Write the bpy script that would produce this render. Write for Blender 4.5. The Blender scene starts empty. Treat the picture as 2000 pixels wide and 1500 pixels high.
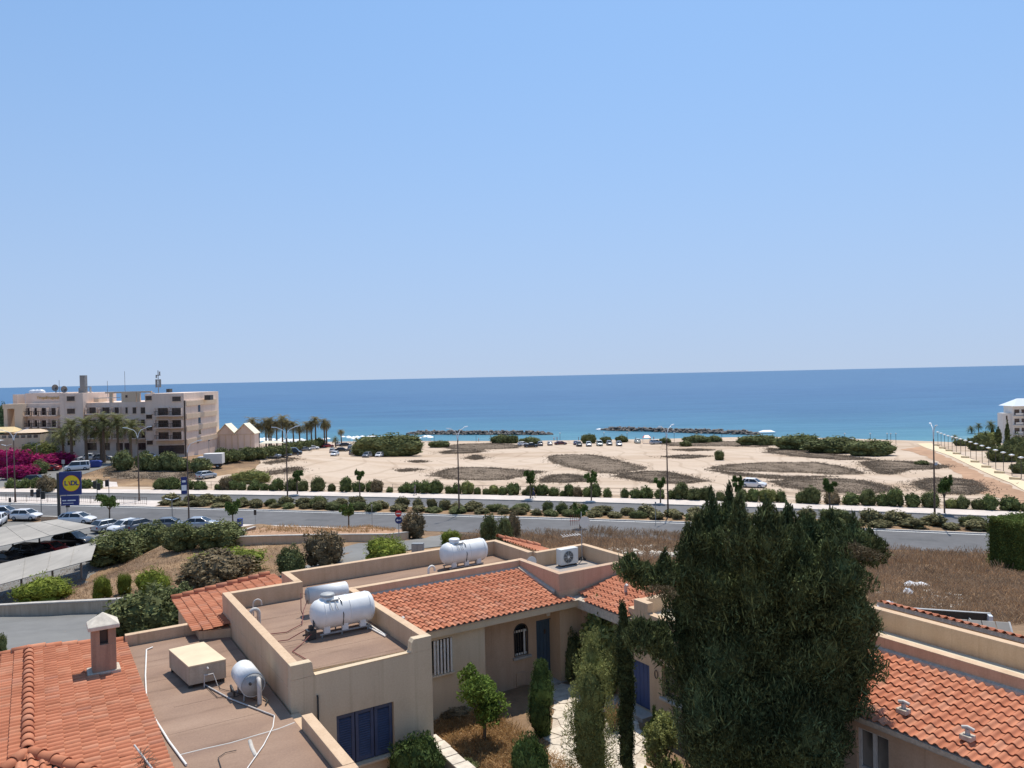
import bpy, bmesh, math, random
import numpy as np
from mathutils import Vector, Matrix, geometry
from mathutils import noise as mnoise

random.seed(7); RNG = np.random.default_rng(7)
SC = bpy.context.scene
COL = SC.collection

# ------------------------------------------------------------------ camera, sky, sun, exposure
FPX = 1502.0; ROLL = math.atan(.022); PITCH = math.atan(15 * math.cos(ROLL) / FPX); CZ = 28.0
cam = bpy.data.cameras.new('camera'); cam.sensor_width = 36; cam.lens = FPX / 2000 * 36
cam.clip_start = .1; cam.clip_end = 90000
camo = bpy.data.objects.new('camera', cam); COL.objects.link(camo)
camo.matrix_world = (Matrix.Translation((0, 0, CZ)) @ Matrix.Rotation(math.radians(90) - PITCH, 4, 'X')
                     @ Matrix.Rotation(-ROLL, 4, 'Z'))
SC.camera = camo

SUN_EL = math.radians(67); SUN_AZ = math.radians(16)          # azimuth from +Y towards +X
world = bpy.data.worlds.new('World'); SC.world = world; world.use_nodes = True
wn = world.node_tree; bg = wn.nodes['Background']
sky = wn.nodes.new('ShaderNodeTexSky'); sky.sky_type = 'NISHITA'; sky.sun_disc = False
sky.sun_elevation = SUN_EL; sky.sun_rotation = SUN_AZ
sky.altitude = 20; sky.air_density = 1.0; sky.dust_density = .2; sky.ozone_density = 2.5
SKY_STRENGTH = .105
tcw = wn.nodes.new('ShaderNodeTexCoord'); sepw = wn.nodes.new('ShaderNodeSeparateXYZ'); wn.links.new(tcw.outputs['Generated'], sepw.inputs[0])
def wmath(op, a, b=None, c=None):
    n = wn.nodes.new('ShaderNodeMath'); n.operation = op
    for i, v in enumerate((a, b, c)):
        if v is None: continue
        if isinstance(v, (int, float)): n.inputs[i].default_value = v
        else: wn.links.new(v, n.inputs[i])
    return n.outputs[0]
zup = wmath('MAXIMUM', sepw.outputs[2], 0.)
cmbw = wn.nodes.new('ShaderNodeCombineXYZ'); wn.links.new(sepw.outputs[0], cmbw.inputs[0]); wn.links.new(sepw.outputs[1], cmbw.inputs[1])
wn.links.new(wmath('MULTIPLY_ADD', zup, .65, .35), cmbw.inputs[2])           # thin clear air: the bright band of the model's horizon is replaced by sea haze
wn.links.new(cmbw.outputs[0], sky.inputs[0])
tint = wn.nodes.new('ShaderNodeMix'); tint.data_type = 'RGBA'; tint.blend_type = 'MULTIPLY'; tint.inputs[0].default_value = 1
wn.links.new(sky.outputs[0], tint.inputs[6]); tint.inputs[7].default_value = (1.13, 1.39, 1.44, 1)
hz = wn.nodes.new('ShaderNodeMix'); hz.data_type = 'RGBA'
wn.links.new(wmath('POWER', wmath('SUBTRACT', 1., zup), 3.2), hz.inputs[0])
wn.links.new(tint.outputs[2], hz.inputs[6]); hz.inputs[7].default_value = tuple(v / SKY_STRENGTH / 1.275 for v in (.495, .612, .80)) + (1,)
wn.links.new(hz.outputs[2], bg.inputs[0]); bg.inputs[1].default_value = SKY_STRENGTH

sun = bpy.data.lights.new('sun', 'SUN'); sun.energy = 3.8; sun.angle = math.radians(.53); sun.color = (1, .94, .84)
suno = bpy.data.objects.new('sun', sun); COL.objects.link(suno)
SV = Vector((math.sin(SUN_AZ) * math.cos(SUN_EL), math.cos(SUN_AZ) * math.cos(SUN_EL), math.sin(SUN_EL)))
suno.rotation_euler = (-SV).to_track_quat('-Z', 'Y').to_euler(); suno.location = (0, 0, 200)

SC.view_settings.view_transform = 'Standard'; SC.view_settings.look = 'None'
SC.view_settings.exposure = 0.35; SC.view_settings.gamma = 1; SC.view_settings.use_curve_mapping = False

# ------------------------------------------------------------------ survey: bearings of the photograph -> points of the place
def ray(px, py):
    u = (px - 1000) / FPX; v = (750 - py) / FPX
    a = u * math.cos(ROLL) + v * math.sin(ROLL); b = -u * math.sin(ROLL) + v * math.cos(ROLL)
    return (a, math.cos(PITCH) + b * math.sin(PITCH), -math.sin(PITCH) + b * math.cos(PITCH))
def on_z(px, py, z):
    r = ray(px, py); t = (z - CZ) / r[2]; return (r[0] * t, r[1] * t)
def on_y(px, py, Y):
    r = ray(px, py); t = Y / r[1]; return (r[0] * t, CZ + r[2] * t)
TH = math.radians(32); CT, ST = math.cos(TH), math.sin(TH)    # the houses' axes: a to the right, b to the back
def ab(x, y): return (x * CT + y * ST, -x * ST + y * CT)
def xy(a, b): return (a * CT - b * ST, a * ST + b * CT)
def on_zab(px, py, z): return ab(*on_z(px, py, z))
def on_b(px, py, b):
    r = ray(px, py); t = b / (-r[0] * ST + r[1] * CT); return ((r[0] * CT + r[1] * ST) * t, CZ + r[2] * t)
def on_a(px, py, a):
    r = ray(px, py); t = a / (r[0] * CT + r[1] * ST); return ((-r[0] * ST + r[1] * CT) * t, CZ + r[2] * t)

# ------------------------------------------------------------------ materials
def new_mat(name):
    m = bpy.data.materials.new(name); m.use_nodes = True
    return m, m.node_tree.nodes, m.node_tree.links, m.node_tree.nodes['Principled BSDF']
def ramp(nd, stops):
    r = nd.new('ShaderNodeValToRGB'); e = r.color_ramp.elements
    while len(e) < len(stops): e.new(.5)
    for i, (p, c) in enumerate(stops): e[i].position = p; e[i].color = (*c, 1)
    return r
def plain(name, c, rough=.6, metal=0., var=.12, scale=6., bump=0., spec=.5, coord='Object', stretch=None, big=0.):
    """base colour with uneven wear: two noises, optional relief"""
    m, nd, lk, p = new_mat(name)
    tc = nd.new('ShaderNodeTexCoord'); mp = nd.new('ShaderNodeMapping'); lk.new(tc.outputs[coord], mp.inputs[0])
    if stretch: mp.inputs['Scale'].default_value = stretch
    n = nd.new('ShaderNodeTexNoise'); n.inputs['Scale'].default_value = scale; n.inputs['Detail'].default_value = 6; n.inputs['Roughness'].default_value = .65
    lk.new(mp.outputs[0], n.inputs[0])
    lo = tuple(x * (1 - var) for x in c); hi = tuple(min(1, x * (1 + var)) for x in c)
    r = ramp(nd, [(.3, lo), (.7, hi)]); lk.new(n.outputs[0], r.inputs[0])
    out = r.outputs[0]
    if big:
        n2 = nd.new('ShaderNodeTexNoise'); n2.inputs['Scale'].default_value = scale * .13; n2.inputs['Detail'].default_value = 4
        lk.new(tc.outputs[coord], n2.inputs[0])
        r2 = ramp(nd, [(.35, (1 - big,) * 3), (.65, (1 + big * .4,) * 3)]); lk.new(n2.outputs[0], r2.inputs[0])
        mx = nd.new('ShaderNodeMix'); mx.data_type = 'RGBA'; mx.blend_type = 'MULTIPLY'; mx.inputs[0].default_value = 1
        lk.new(out, mx.inputs[6]); lk.new(r2.outputs[0], mx.inputs[7]); out = mx.outputs[2]
    lk.new(out, p.inputs['Base Color'])
    p.inputs['Roughness'].default_value = rough; p.inputs['Metallic'].default_value = metal
    p.inputs['Specular IOR Level'].default_value = spec
    if bump:
        b = nd.new('ShaderNodeBump'); b.inputs['Strength'].default_value = bump; b.inputs['Distance'].default_value = .02
        lk.new(n.outputs[0], b.inputs['Height']); lk.new(b.outputs[0], p.inputs['Normal'])
    return m
def leafy(name, stops, rough=.7, trans=.22, spec=.08, clump=1.1):
    m, nd, lk, p = new_mat(name)
    g = nd.new('ShaderNodeNewGeometry'); oi = nd.new('ShaderNodeObjectInfo')
    ad = nd.new('ShaderNodeMath'); ad.operation = 'MULTIPLY_ADD'; ad.inputs[1].default_value = .3; ad.inputs[2].default_value = -.15
    lk.new(oi.outputs['Random'], ad.inputs[0])
    a2 = nd.new('ShaderNodeMath'); a2.operation = 'ADD'; lk.new(g.outputs['Random Per Island'], a2.inputs[0]); lk.new(ad.outputs[0], a2.inputs[1])
    cn = nd.new('ShaderNodeTexNoise'); cn.inputs['Scale'].default_value = clump; cn.inputs['Detail'].default_value = 3; lk.new(g.outputs['Position'], cn.inputs[0])     # sprays of younger and older leaves
    a3 = nd.new('ShaderNodeMath'); a3.operation = 'MULTIPLY_ADD'; a3.inputs[1].default_value = 1.5; lk.new(cn.outputs[0], a3.inputs[0])
    a4 = nd.new('ShaderNodeMath'); a4.operation = 'MULTIPLY_ADD'; a4.inputs[1].default_value = .75; a4.inputs[2].default_value = -.62; lk.new(a2.outputs[0], a4.inputs[0]); lk.new(a4.outputs[0], a3.inputs[2])
    r = ramp(nd, stops); lk.new(a3.outputs[0], r.inputs[0])
    lk.new(r.outputs[0], p.inputs['Base Color']); p.inputs['Roughness'].default_value = rough; p.inputs['Specular IOR Level'].default_value = spec
    tr = nd.new('ShaderNodeBsdfTranslucent'); lk.new(r.outputs[0], tr.inputs[0])
    mx = nd.new('ShaderNodeMixShader'); mx.inputs[0].default_value = trans
    lk.new(p.outputs[0], mx.inputs[1]); lk.new(tr.outputs[0], mx.inputs[2]); lk.new(mx.outputs[0], nd['Material Output'].inputs[0])
    return m
def streaked(name, c, dark, scale=1.2, bump=.2):
    """render with rain streaks and blotches that run down the wall"""
    m, nd, lk, p = new_mat(name)
    tc = nd.new('ShaderNodeTexCoord'); mp = nd.new('ShaderNodeMapping'); mp.inputs['Scale'].default_value = (3.2, 3.2, .35)
    lk.new(tc.outputs['Object'], mp.inputs[0])
    n = nd.new('ShaderNodeTexNoise'); n.inputs['Scale'].default_value = scale; n.inputs['Detail'].default_value = 7; n.inputs['Roughness'].default_value = .6
    lk.new(mp.outputs[0], n.inputs[0])
    r = ramp(nd, [(.36, dark), (.62, c)]); lk.new(n.outputs[0], r.inputs[0])
    n2 = nd.new('ShaderNodeTexNoise'); n2.inputs['Scale'].default_value = 26; n2.inputs['Detail'].default_value = 4; lk.new(tc.outputs['Object'], n2.inputs[0])
    mx = nd.new('ShaderNodeMix'); mx.data_type = 'RGBA'; mx.blend_type = 'OVERLAY'; mx.inputs[0].default_value = .18
    lk.new(r.outputs[0], mx.inputs[6]); lk.new(n2.outputs[0], mx.inputs[7]); lk.new(mx.outputs[2], p.inputs['Base Color'])
    mp2 = nd.new('ShaderNodeMapping'); mp2.inputs['Scale'].default_value = (7, 7, .22); lk.new(tc.outputs['Object'], mp2.inputs[0])
    n3 = nd.new('ShaderNodeTexNoise'); n3.inputs['Scale'].default_value = scale; n3.inputs['Detail'].default_value = 4; lk.new(mp2.outputs[0], n3.inputs[0])
    r3 = ramp(nd, [(.60, (1, 1, 1)), (.74, (.70, .67, .63))]); lk.new(n3.outputs[0], r3.inputs[0])
    n4 = nd.new('ShaderNodeTexNoise'); n4.inputs['Scale'].default_value = scale * .9; n4.inputs['Detail'].default_value = 6; n4.inputs['Roughness'].default_value = .7; lk.new(tc.outputs['Object'], n4.inputs[0])
    r4 = ramp(nd, [(.33, (.84, .82, .79)), (.48, (1, 1, 1))]); lk.new(n4.outputs[0], r4.inputs[0])
    for rr_ in (r3, r4):
        my = nd.new('ShaderNodeMix'); my.data_type = 'RGBA'; my.blend_type = 'MULTIPLY'; my.inputs[0].default_value = .5
        lk.new(mx.outputs[2], my.inputs[6]); lk.new(rr_.outputs[0], my.inputs[7]); mx = my
    lk.new(mx.outputs[2], p.inputs['Base Color'])
    p.inputs['Roughness'].default_value = .9; p.inputs['Specular IOR Level'].default_value = .2
    b = nd.new('ShaderNodeBump'); b.inputs['Strength'].default_value = bump; b.inputs['Distance'].default_value = .01
    lk.new(n2.outputs[0], b.inputs['Height']); lk.new(b.outputs[0], p.inputs['Normal'])
    return m
M = {}
def tile_mat(name, stops):
    m, nd, lk, p = new_mat(name)
    oi = nd.new('ShaderNodeObjectInfo'); g = nd.new('ShaderNodeNewGeometry')
    ad = nd.new('ShaderNodeMath'); ad.operation = 'ADD'; lk.new(oi.outputs['Random'], ad.inputs[0]); lk.new(g.outputs['Random Per Island'], ad.inputs[1])
    fr = nd.new('ShaderNodeMath'); fr.operation = 'FRACT'; lk.new(ad.outputs[0], fr.inputs[0])
    r = ramp(nd, stops); lk.new(fr.outputs[0], r.inputs[0])
    tc = nd.new('ShaderNodeTexCoord'); n = nd.new('ShaderNodeTexNoise'); n.inputs['Scale'].default_value = 1.7; n.inputs['Detail'].default_value = 8; n.inputs['Roughness'].default_value = .7
    lk.new(g.outputs['Position'], n.inputs[0])
    r2 = ramp(nd, [(.34, (.72, .69, .67)), (.56, (1, 1, 1))]); lk.new(n.outputs[0], r2.inputs[0])
    mx = nd.new('ShaderNodeMix'); mx.data_type = 'RGBA'; mx.blend_type = 'MULTIPLY'; mx.inputs[0].default_value = .8
    lk.new(r.outputs[0], mx.inputs[6]); lk.new(r2.outputs[0], mx.inputs[7]); lk.new(mx.outputs[2], p.inputs['Base Color'])
    p.inputs['Roughness'].default_value = .8; p.inputs['Specular IOR Level'].default_value = .25
    return m
M['tile'] = tile_mat('terracotta_tile', [(0, (.46, .165, .085)), (.4, (.50, .185, .098)), (.75, (.54, .21, .112)), (.92, (.56, .25, .145)), (1, (.46, .19, .115))])
M['render_tan'] = streaked('tan_render', (.60, .43, .285), (.55, .385, .25))
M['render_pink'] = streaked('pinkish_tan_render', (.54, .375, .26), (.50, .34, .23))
M['render_cream'] = streaked('cream_render', (.63, .50, .345), (.59, .465, .32), scale=.8, bump=.1)
M['render_old'] = streaked('weathered_grey_render', (.50, .41, .31), (.40, .32, .24))
M['roofing'] = None
M['mortar'] = plain('mortar', (.50, .42, .33), .95, var=.25, scale=14, bump=.5)
M['white_tank'] = plain('white_glass_fibre', (.80, .79, .765), .36, var=.07, scale=3, big=.12)
M['grey_metal'] = plain('dull_galvanised_metal', (.36, .36, .35), .55, .15, var=.15)
M['dark_metal'] = plain('dark_metal', (.055, .052, .05), .5, .3)
M['brown_metal'] = plain('brown_painted_pole', (.12, .075, .055), .5)
M['lamp_grey'] = plain('lamp_pole_grey', (.24, .23, .22), .5, .2)
M['lamp_white'] = plain('lamp_head_white', (.72, .74, .76), .3)
M['pvc'] = plain('grey_plastic_pipe', (.50, .46, .42), .5, var=.18)
M['white_pipe'] = plain('white_plastic_pipe', (.78, .74, .68), .45)
M['rubber'] = plain('black_rubber', (.02, .02, .02), .7)
M['red_hose'] = plain('red_hose', (.20, .05, .04), .6)
M['ac_white'] = plain('ac_casing', (.66, .66, .62), .45, var=.06)
M['blue_door'] = plain('blue_grey_paint', (.050, .085, .125), .45, var=.18, stretch=(8, 8, .6), scale=3)
M['blue_door2'] = plain('blue_paint', (.055, .085, .20), .45, var=.15, stretch=(8, 8, .6), scale=3)
M['shutter'] = plain('blue_shutter_paint', (.055, .075, .14), .5, var=.16, scale=5)
M['white_bar'] = plain('white_painted_metal', (.66, .63, .58), .45)
M['frame_dark'] = plain('dark_frame', (.05, .035, .03), .5)
M['stone'] = plain('pale_paving_stone', (.60, .52, .42), .9, var=.22, scale=5, bump=.3)
M['concrete'] = plain('concrete', (.45, .41, .36), .9, var=.2, scale=4, bump=.2, big=.15)
M['kerb'] = plain('pale_kerb', (.56, .52, .47), .9, var=.12, scale=3)
M['pave'] = plain('pale_pavement', (.60, .52, .46), .9, var=.09, scale=1.5, big=.12)
M['paint'] = plain('road_paint', (.74, .73, .70), .8, var=.12, scale=4)
M['asphalt'] = plain('asphalt', (.112, .108, .108), .85, var=.16, scale=.7, bump=.15, big=.16)
M['asphalt_pale'] = plain('pale_asphalt', (.185, .178, .165), .9, var=.12, scale=.6, bump=.15, big=.14)
M['canopy'] = plain('dusty_canopy_sheet', (.34, .31, .27), .9, var=.14, scale=1.2, big=.15, stretch=(1, .2, 1))
M['hotel'] = streaked('pink_cream_hotel_render', (.76, .61, .51), (.71, .565, .47), scale=.25, bump=.05)
M['hotel_band'] = streaked('sand_hotel_render', (.68, .53, .39), (.63, .485, .35), scale=.25, bump=.05)
M['hotel_white'] = plain('white_hotel_render', (.72, .69, .65), .9, var=.06, scale=.5)
M['hotel_roof'] = plain('pale_roof_sheet', (.74, .68, .52), .8, var=.08, scale=.5)
M['yellow_cloth'] = plain('yellow_awning', (.68, .52, .28), .9, var=.1, scale=.6)
M['gold'] = plain('gold_letters', (.55, .36, .12), .35, .4)
def glass(name, c, rough=.08):
    m, nd, lk, p = new_mat(name); p.inputs['Base Color'].default_value = (*c, 1); p.inputs['Roughness'].default_value = rough
    p.inputs['Specular IOR Level'].default_value = .6
    n = nd.new('ShaderNodeTexNoise'); n.inputs['Scale'].default_value = 1.3
    r = ramp(nd, [(.4, tuple(x * .6 for x in c)), (.6, tuple(x * 1.5 for x in c))]); lk.new(n.outputs[0], r.inputs[0]); lk.new(r.outputs[0], p.inputs['Base Color'])
    return m
M['glass'] = glass('dark_window_glass', (.022, .024, .028))  # opaque pane: the darkness of the rooms behind is put into its colour
M['hotel_glass'] = glass('brown_window_glass', (.045, .03, .028), .2)
M['car_glass'] = glass('car_glass', (.018, .022, .026), .05)
M['pane_pale'] = glass('curtained_window_glass', (.20, .18, .155), .06)
M['sign_blue'] = plain('sign_blue', (.012, .030, .16), .4, var=.05)
M['sign_yellow'] = plain('sign_yellow', (.80, .58, .01), .4, var=.04)
M['sign_red'] = plain('sign_red', (.58, .02, .02), .4, var=.04)
M['sign_white'] = plain('sign_white', (.75, .75, .75), .4, var=.04)
M['bark'] = plain('bark', (.14, .10, .07), .95, var=.3, scale=9, bump=.6)
M['palm_bark'] = plain('palm_bark', (.16, .11, .075), .95, var=.35, scale=6, bump=.6)
M['rock'] = plain('breakwater_rock', (.17, .145, .125), .9, var=.5, scale=.5, bump=.4)
M['plastic_blue'] = plain('blue_plastic', (.02, .05, .25), .5)
M['white_bag'] = plain('white_sheet', (.80, .80, .80), .6, var=.04)
M['rubble'] = plain('pale_rubble', (.58, .52, .44), .95, var=.3, scale=2)
def L3c(name, base, lo=.55, hi=1.7, **kw):
    return leafy(name, [(0, tuple(v * lo for v in base)), (.55, base), (.92, tuple(v * hi for v in base)), (1, tuple(v * hi * 1.25 for v in base))], **kw)
M['cypress'] = L3c('cypress_leaf', (0.0840, 0.0994, 0.0405), .45, 2.2, trans=.15, clump=1.6)
M['render_brown'] = streaked('sooty_brown_render', (.40, .27, .19), (.27, .18, .13))
M['cypress_dead'] = L3c('dry_cypress_leaf', (.17, .13, .075), trans=.1)
M['juniper'] = L3c('juniper_leaf', (0.0824, 0.1197, 0.0364), trans=.15)
M['lemon'] = L3c('lemon_leaf', (0.1775, 0.2516, 0.0546), trans=.3)
M['olive'] = L3c('olive_leaf', (0.2343, 0.2448, 0.0858), trans=.25)
M['oleander'] = L3c('oleander_leaf', (0.1349, 0.1632, 0.0598), trans=.2)
M['medianleaf'] = L3c('dusty_shrub_leaf', (0.1775, 0.1605, 0.0780), trans=.18)
M['scrub'] = L3c('scrub_leaf', (0.1392, 0.1523, 0.0624), trans=.18)
M['scrub_light'] = L3c('bright_scrub_leaf', (0.1917, 0.2244, 0.0390), trans=.3)
M['scrub_brown'] = L3c('brown_scrub_leaf', (0.1917, 0.1469, 0.0858), trans=.18)
M['streettree'] = L3c('street_tree_leaf', (0.1065, 0.1523, 0.0442), trans=.2)
M['hedgeleaf'] = L3c('hedge_leaf', (0.1349, 0.1700, 0.0442), trans=.2)
M['bougain'] = leafy('bougainvillea_bract', [(0, (.06, .07, .03)), (.16, (.30, .018, .10)), (.7, (.46, .03, .165)), (1, (.58, .07, .25))], trans=.3)
M['redflower'] = leafy('red_flower', [(0, (.06, .09, .03)), (.4, (.38, .05, .03)), (1, (.5, .08, .05))], trans=.3)
M['palmleaf'] = L3c('palm_leaf', (0.1633, 0.1659, 0.0702), trans=.25)
M['palmleaf_dry'] = L3c('dry_palm_leaf', (0.2130, 0.1768, 0.0806), trans=.25)
M['drygrass'] = L3c('dry_grass_blade', (0.3904, 0.2640, 0.1652), .65, 1.35, trans=.25, rough=.95)
M['drygrass_gold'] = L3c('golden_dry_grass', (.40, .255, .12), .7, 1.3, trans=.3, rough=.95)
M['drygrass_grey'] = L3c('grey_dry_weed', (.19, .15, .112), .7, 1.35, trans=.2, rough=.95)
def paint_mat(name, c, metal=.3):
    m, nd, lk, p = new_mat(name); p.inputs['Base Color'].default_value = (*c, 1); p.inputs['Metallic'].default_value = metal
    p.inputs['Roughness'].default_value = .35; p.inputs['Coat Weight'].default_value = .6; p.inputs['Coat Roughness'].default_value = .08
    n = nd.new('ShaderNodeTexNoise'); n.inputs['Scale'].default_value = 2; r = ramp(nd, [(.3, tuple(x * .9 for x in c)), (.7, c)])
    lk.new(n.outputs[0], r.inputs[0]); lk.new(r.outputs[0], p.inputs['Base Color'])
    return m
PAINT = {'white': paint_mat('white_car_paint', (.76, .76, .77), 0), 'silver': paint_mat('silver_car_paint', (.42, .44, .47), .5),
         'grey': paint_mat('grey_car_paint', (.16, .17, .19), .4), 'black': paint_mat('black_car_paint', (.012, .013, .016), .2),
         'red': paint_mat('red_car_paint', (.32, .012, .018), .1), 'maroon': paint_mat('maroon_car_paint', (.10, .015, .025), .2),
         'blue': paint_mat('blue_car_paint', (.03, .06, .16), .3), 'pale': paint_mat('pale_green_car_paint', (.55, .60, .55), .1)}
M['headlight'] = plain('headlight', (.6, .62, .64), .1, var=.02); M['taillight'] = plain('taillight', (.30, .01, .01), .2, var=.02)
M['rim'] = plain('wheel_rim', (.35, .36, .37), .35, .7)

# ------------------------------------------------------------------ mesh helpers
def link(o, parent=None):
    COL.objects.link(o)
    if parent is not None: o.parent = parent
    return o
def tag(o, label=None, cat=None, group=None, kind=None):
    if label: o['label'] = label
    if cat: o['category'] = cat
    if group: o['group'] = group
    if kind: o['kind'] = kind
    return o
def thing(name, label, cat, loc=(0, 0, 0), rz=0, group=None, scale=None):
    o = bpy.data.objects.new(name, None); o.empty_display_size = .3; o.location = loc; o.rotation_euler = (0, 0, rz)
    if scale: o.scale = (scale,) * 3
    return link(tag(o, label, cat, group))
def mobj(name, me, parent=None, loc=(0, 0, 0), rot=(0, 0, 0), scale=(1, 1, 1)):
    o = bpy.data.objects.new(name, me); o.location = loc; o.rotation_euler = rot
    o.scale = scale if hasattr(scale, '__len__') else (scale,) * 3
    return link(o, parent)
def copy_tree(o, parent=None):
    c = o.copy(); link(c, parent)
    for ch in o.children: copy_tree(ch, c)
    return c
def np_mesh(name, V, Fq, mat, smooth=False):
    me = bpy.data.meshes.new(name); V = np.asarray(V, dtype=np.float32); Fq = np.asarray(Fq, dtype=np.int32)
    n, k = Fq.shape
    me.vertices.add(len(V)); me.vertices.foreach_set('co', V.ravel())
    me.loops.add(n * k); me.loops.foreach_set('vertex_index', Fq.ravel())
    me.polygons.add(n); me.polygons.foreach_set('loop_start', np.arange(0, n * k, k, dtype=np.int32))
    try: me.polygons.foreach_set('loop_total', np.full(n, k, dtype=np.int32))
    except Exception: pass
    me.update(calc_edges=True); me.validate()
    if smooth: me.polygons.foreach_set('use_smooth', np.ones(n, dtype=bool))
    if mat: me.materials.append(mat)
    return me
class MB:
    def __init__(s): s.v = []; s.f = []; s.sm = []
    def add(s, vs, fs, smooth=False):
        o = len(s.v); s.v += [tuple(v) for v in vs]; s.f += [tuple(i + o for i in f) for f in fs]; s.sm += [smooth] * len(fs); return s
    def box(s, x0, x1, y0, y1, z0, z1):
        x0, x1 = min(x0, x1), max(x0, x1); y0, y1 = min(y0, y1), max(y0, y1); z0, z1 = min(z0, z1), max(z0, z1)
        return s.add([(x0, y0, z0), (x1, y0, z0), (x1, y1, z0), (x0, y1, z0), (x0, y0, z1), (x1, y0, z1), (x1, y1, z1), (x0, y1, z1)],
                     [(3, 2, 1, 0), (4, 5, 6, 7), (0, 1, 5, 4), (1, 2, 6, 5), (2, 3, 7, 6), (3, 0, 4, 7)])
    def hexa(s, p):   # 8 corners, bottom ring then top ring
        return s.add(p, [(3, 2, 1, 0), (4, 5, 6, 7), (0, 1, 5, 4), (1, 2, 6, 5), (2, 3, 7, 6), (3, 0, 4, 7)])
    def tube(s, pts, r, seg=8, caps=True):
        pts = [Vector(p) for p in pts]; n = len(pts); rs = r if hasattr(r, '__len__') else [r] * n
        base = []; up = None
        for i, p in enumerate(pts):
            d = (pts[min(i + 1, n - 1)] - pts[max(i - 1, 0)])
            d = d.normalized() if d.length > 1e-9 else Vector((0, 0, 1))
            if up is None: up = Vector((0, 0, 1)) if abs(d.z) < .9 else Vector((1, 0, 0))
            t = d.cross(up).normalized(); bvec = t.cross(d).normalized(); up = bvec
            base.append([p + (t * math.cos(2 * math.pi * k / seg) + bvec * math.sin(2 * math.pi * k / seg)) * rs[i] for k in range(seg)])
        vs = [v for ring in base for v in ring]; fs = []
        for i in range(n - 1):
            for k in range(seg): fs.append((i * seg + k, i * seg + (k + 1) % seg, (i + 1) * seg + (k + 1) % seg, (i + 1) * seg + k))
        s.add(vs, fs, True)
        if caps: s.add(base[0], [tuple(range(seg))[::-1]]); s.add(base[-1], [tuple(range(seg))])
        return s
    def lathe(s, prof, seg=16, axis='Z', org=(0, 0, 0)):   # prof: (r, h)
        vs = []; fs = []
        for r, h in prof:
            for k in range(seg):
                c, sn = math.cos(2 * math.pi * k / seg) * r, math.sin(2 * math.pi * k / seg) * r
                p = (c, sn, h) if axis == 'Z' else ((h, c, sn) if axis == 'X' else (sn, h, c))
                vs.append((p[0] + org[0], p[1] + org[1], p[2] + org[2]))
        for i in range(len(prof) - 1):
            for k in range(seg): fs.append((i * seg + k, i * seg + (k + 1) % seg, (i + 1) * seg + (k + 1) % seg, (i + 1) * seg + k))
        s.add(vs, fs, True)
        s.add(vs[:seg], [tuple(range(seg))[::-1]]); s.add(vs[-seg:], [tuple(range(seg))])
        return s
    def prism(s, poly, z0, z1):
        n = len(poly); vs = [(x, y, z0) for x, y in poly] + [(x, y, z1) for x, y in poly]
        return s.add(vs, [tuple(range(n))[::-1], tuple(range(n, 2 * n))] + [(i, (i + 1) % n, n + (i + 1) % n, n + i) for i in range(n)])
    def prism_y(s, poly, y0, y1):   # poly in (x, z)
        n = len(poly); vs = [(x, y0, z) for x, z in poly] + [(x, y1, z) for x, z in poly]
        return s.add(vs, [tuple(range(n)), tuple(range(n, 2 * n))[::-1]] + [((i + 1) % n, i, n + i, n + (i + 1) % n) for i in range(n)])
    def mesh(s, name, mat):
        me = bpy.data.meshes.new(name); me.from_pydata(s.v, [], s.f); me.update()
        me.polygons.foreach_set('use_smooth', s.sm)
        if mat: me.materials.append(mat)
        return me
    def build(s, name, mat, parent=None, loc=(0, 0, 0), rot=(0, 0, 0), bevel=0):
        o = mobj(name, s.mesh(name, mat), parent, loc, rot)
        if bevel:
            b = o.modifiers.new('bevel', 'BEVEL'); b.width = bevel; b.segments = 2; b.limit_method = 'ANGLE'; b.angle_limit = math.radians(40)
        return o
def wall_mesh(u0, u1, z0, z1, th, holes):
    """a wall in the x-z plane, front face at y=0, back at y=th, with real openings"""
    us = sorted({u0, u1, *[h[0] for h in holes], *[h[1] for h in holes]}); zs = sorted({z0, z1, *[h[2] for h in holes], *[h[3] for h in holes]})
    mb = MB(); nu, nz = len(us) - 1, len(zs) - 1
    def solid(i, j):
        if not (0 <= i < nu and 0 <= j < nz): return False
        cu, cz = (us[i] + us[i + 1]) / 2, (zs[j] + zs[j + 1]) / 2
        return not any(h[0] < cu < h[1] and h[2] < cz < h[3] for h in holes)
    for i in range(nu):
        for j in range(nz):
            if not solid(i, j): continue
            a, b, c, d = us[i], us[i + 1], zs[j], zs[j + 1]
            mb.add([(a, 0, c), (b, 0, c), (b, 0, d), (a, 0, d)], [(0, 1, 2, 3)]); mb.add([(a, th, c), (b, th, c), (b, th, d), (a, th, d)], [(3, 2, 1, 0)])
            if not solid(i - 1, j): mb.add([(a, 0, c), (a, 0, d), (a, th, d), (a, th, c)], [(0, 1, 2, 3)])
            if not solid(i + 1, j): mb.add([(b, 0, c), (b, 0, d), (b, th, d), (b, th, c)], [(3, 2, 1, 0)])
            if not solid(i, j - 1): mb.add([(a, 0, c), (b, 0, c), (b, th, c), (a, th, c)], [(3, 2, 1, 0)])
            if not solid(i, j + 1): mb.add([(a, 0, d), (b, 0, d), (b, th, d), (a, th, d)], [(0, 1, 2, 3)])
    return mb

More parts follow.
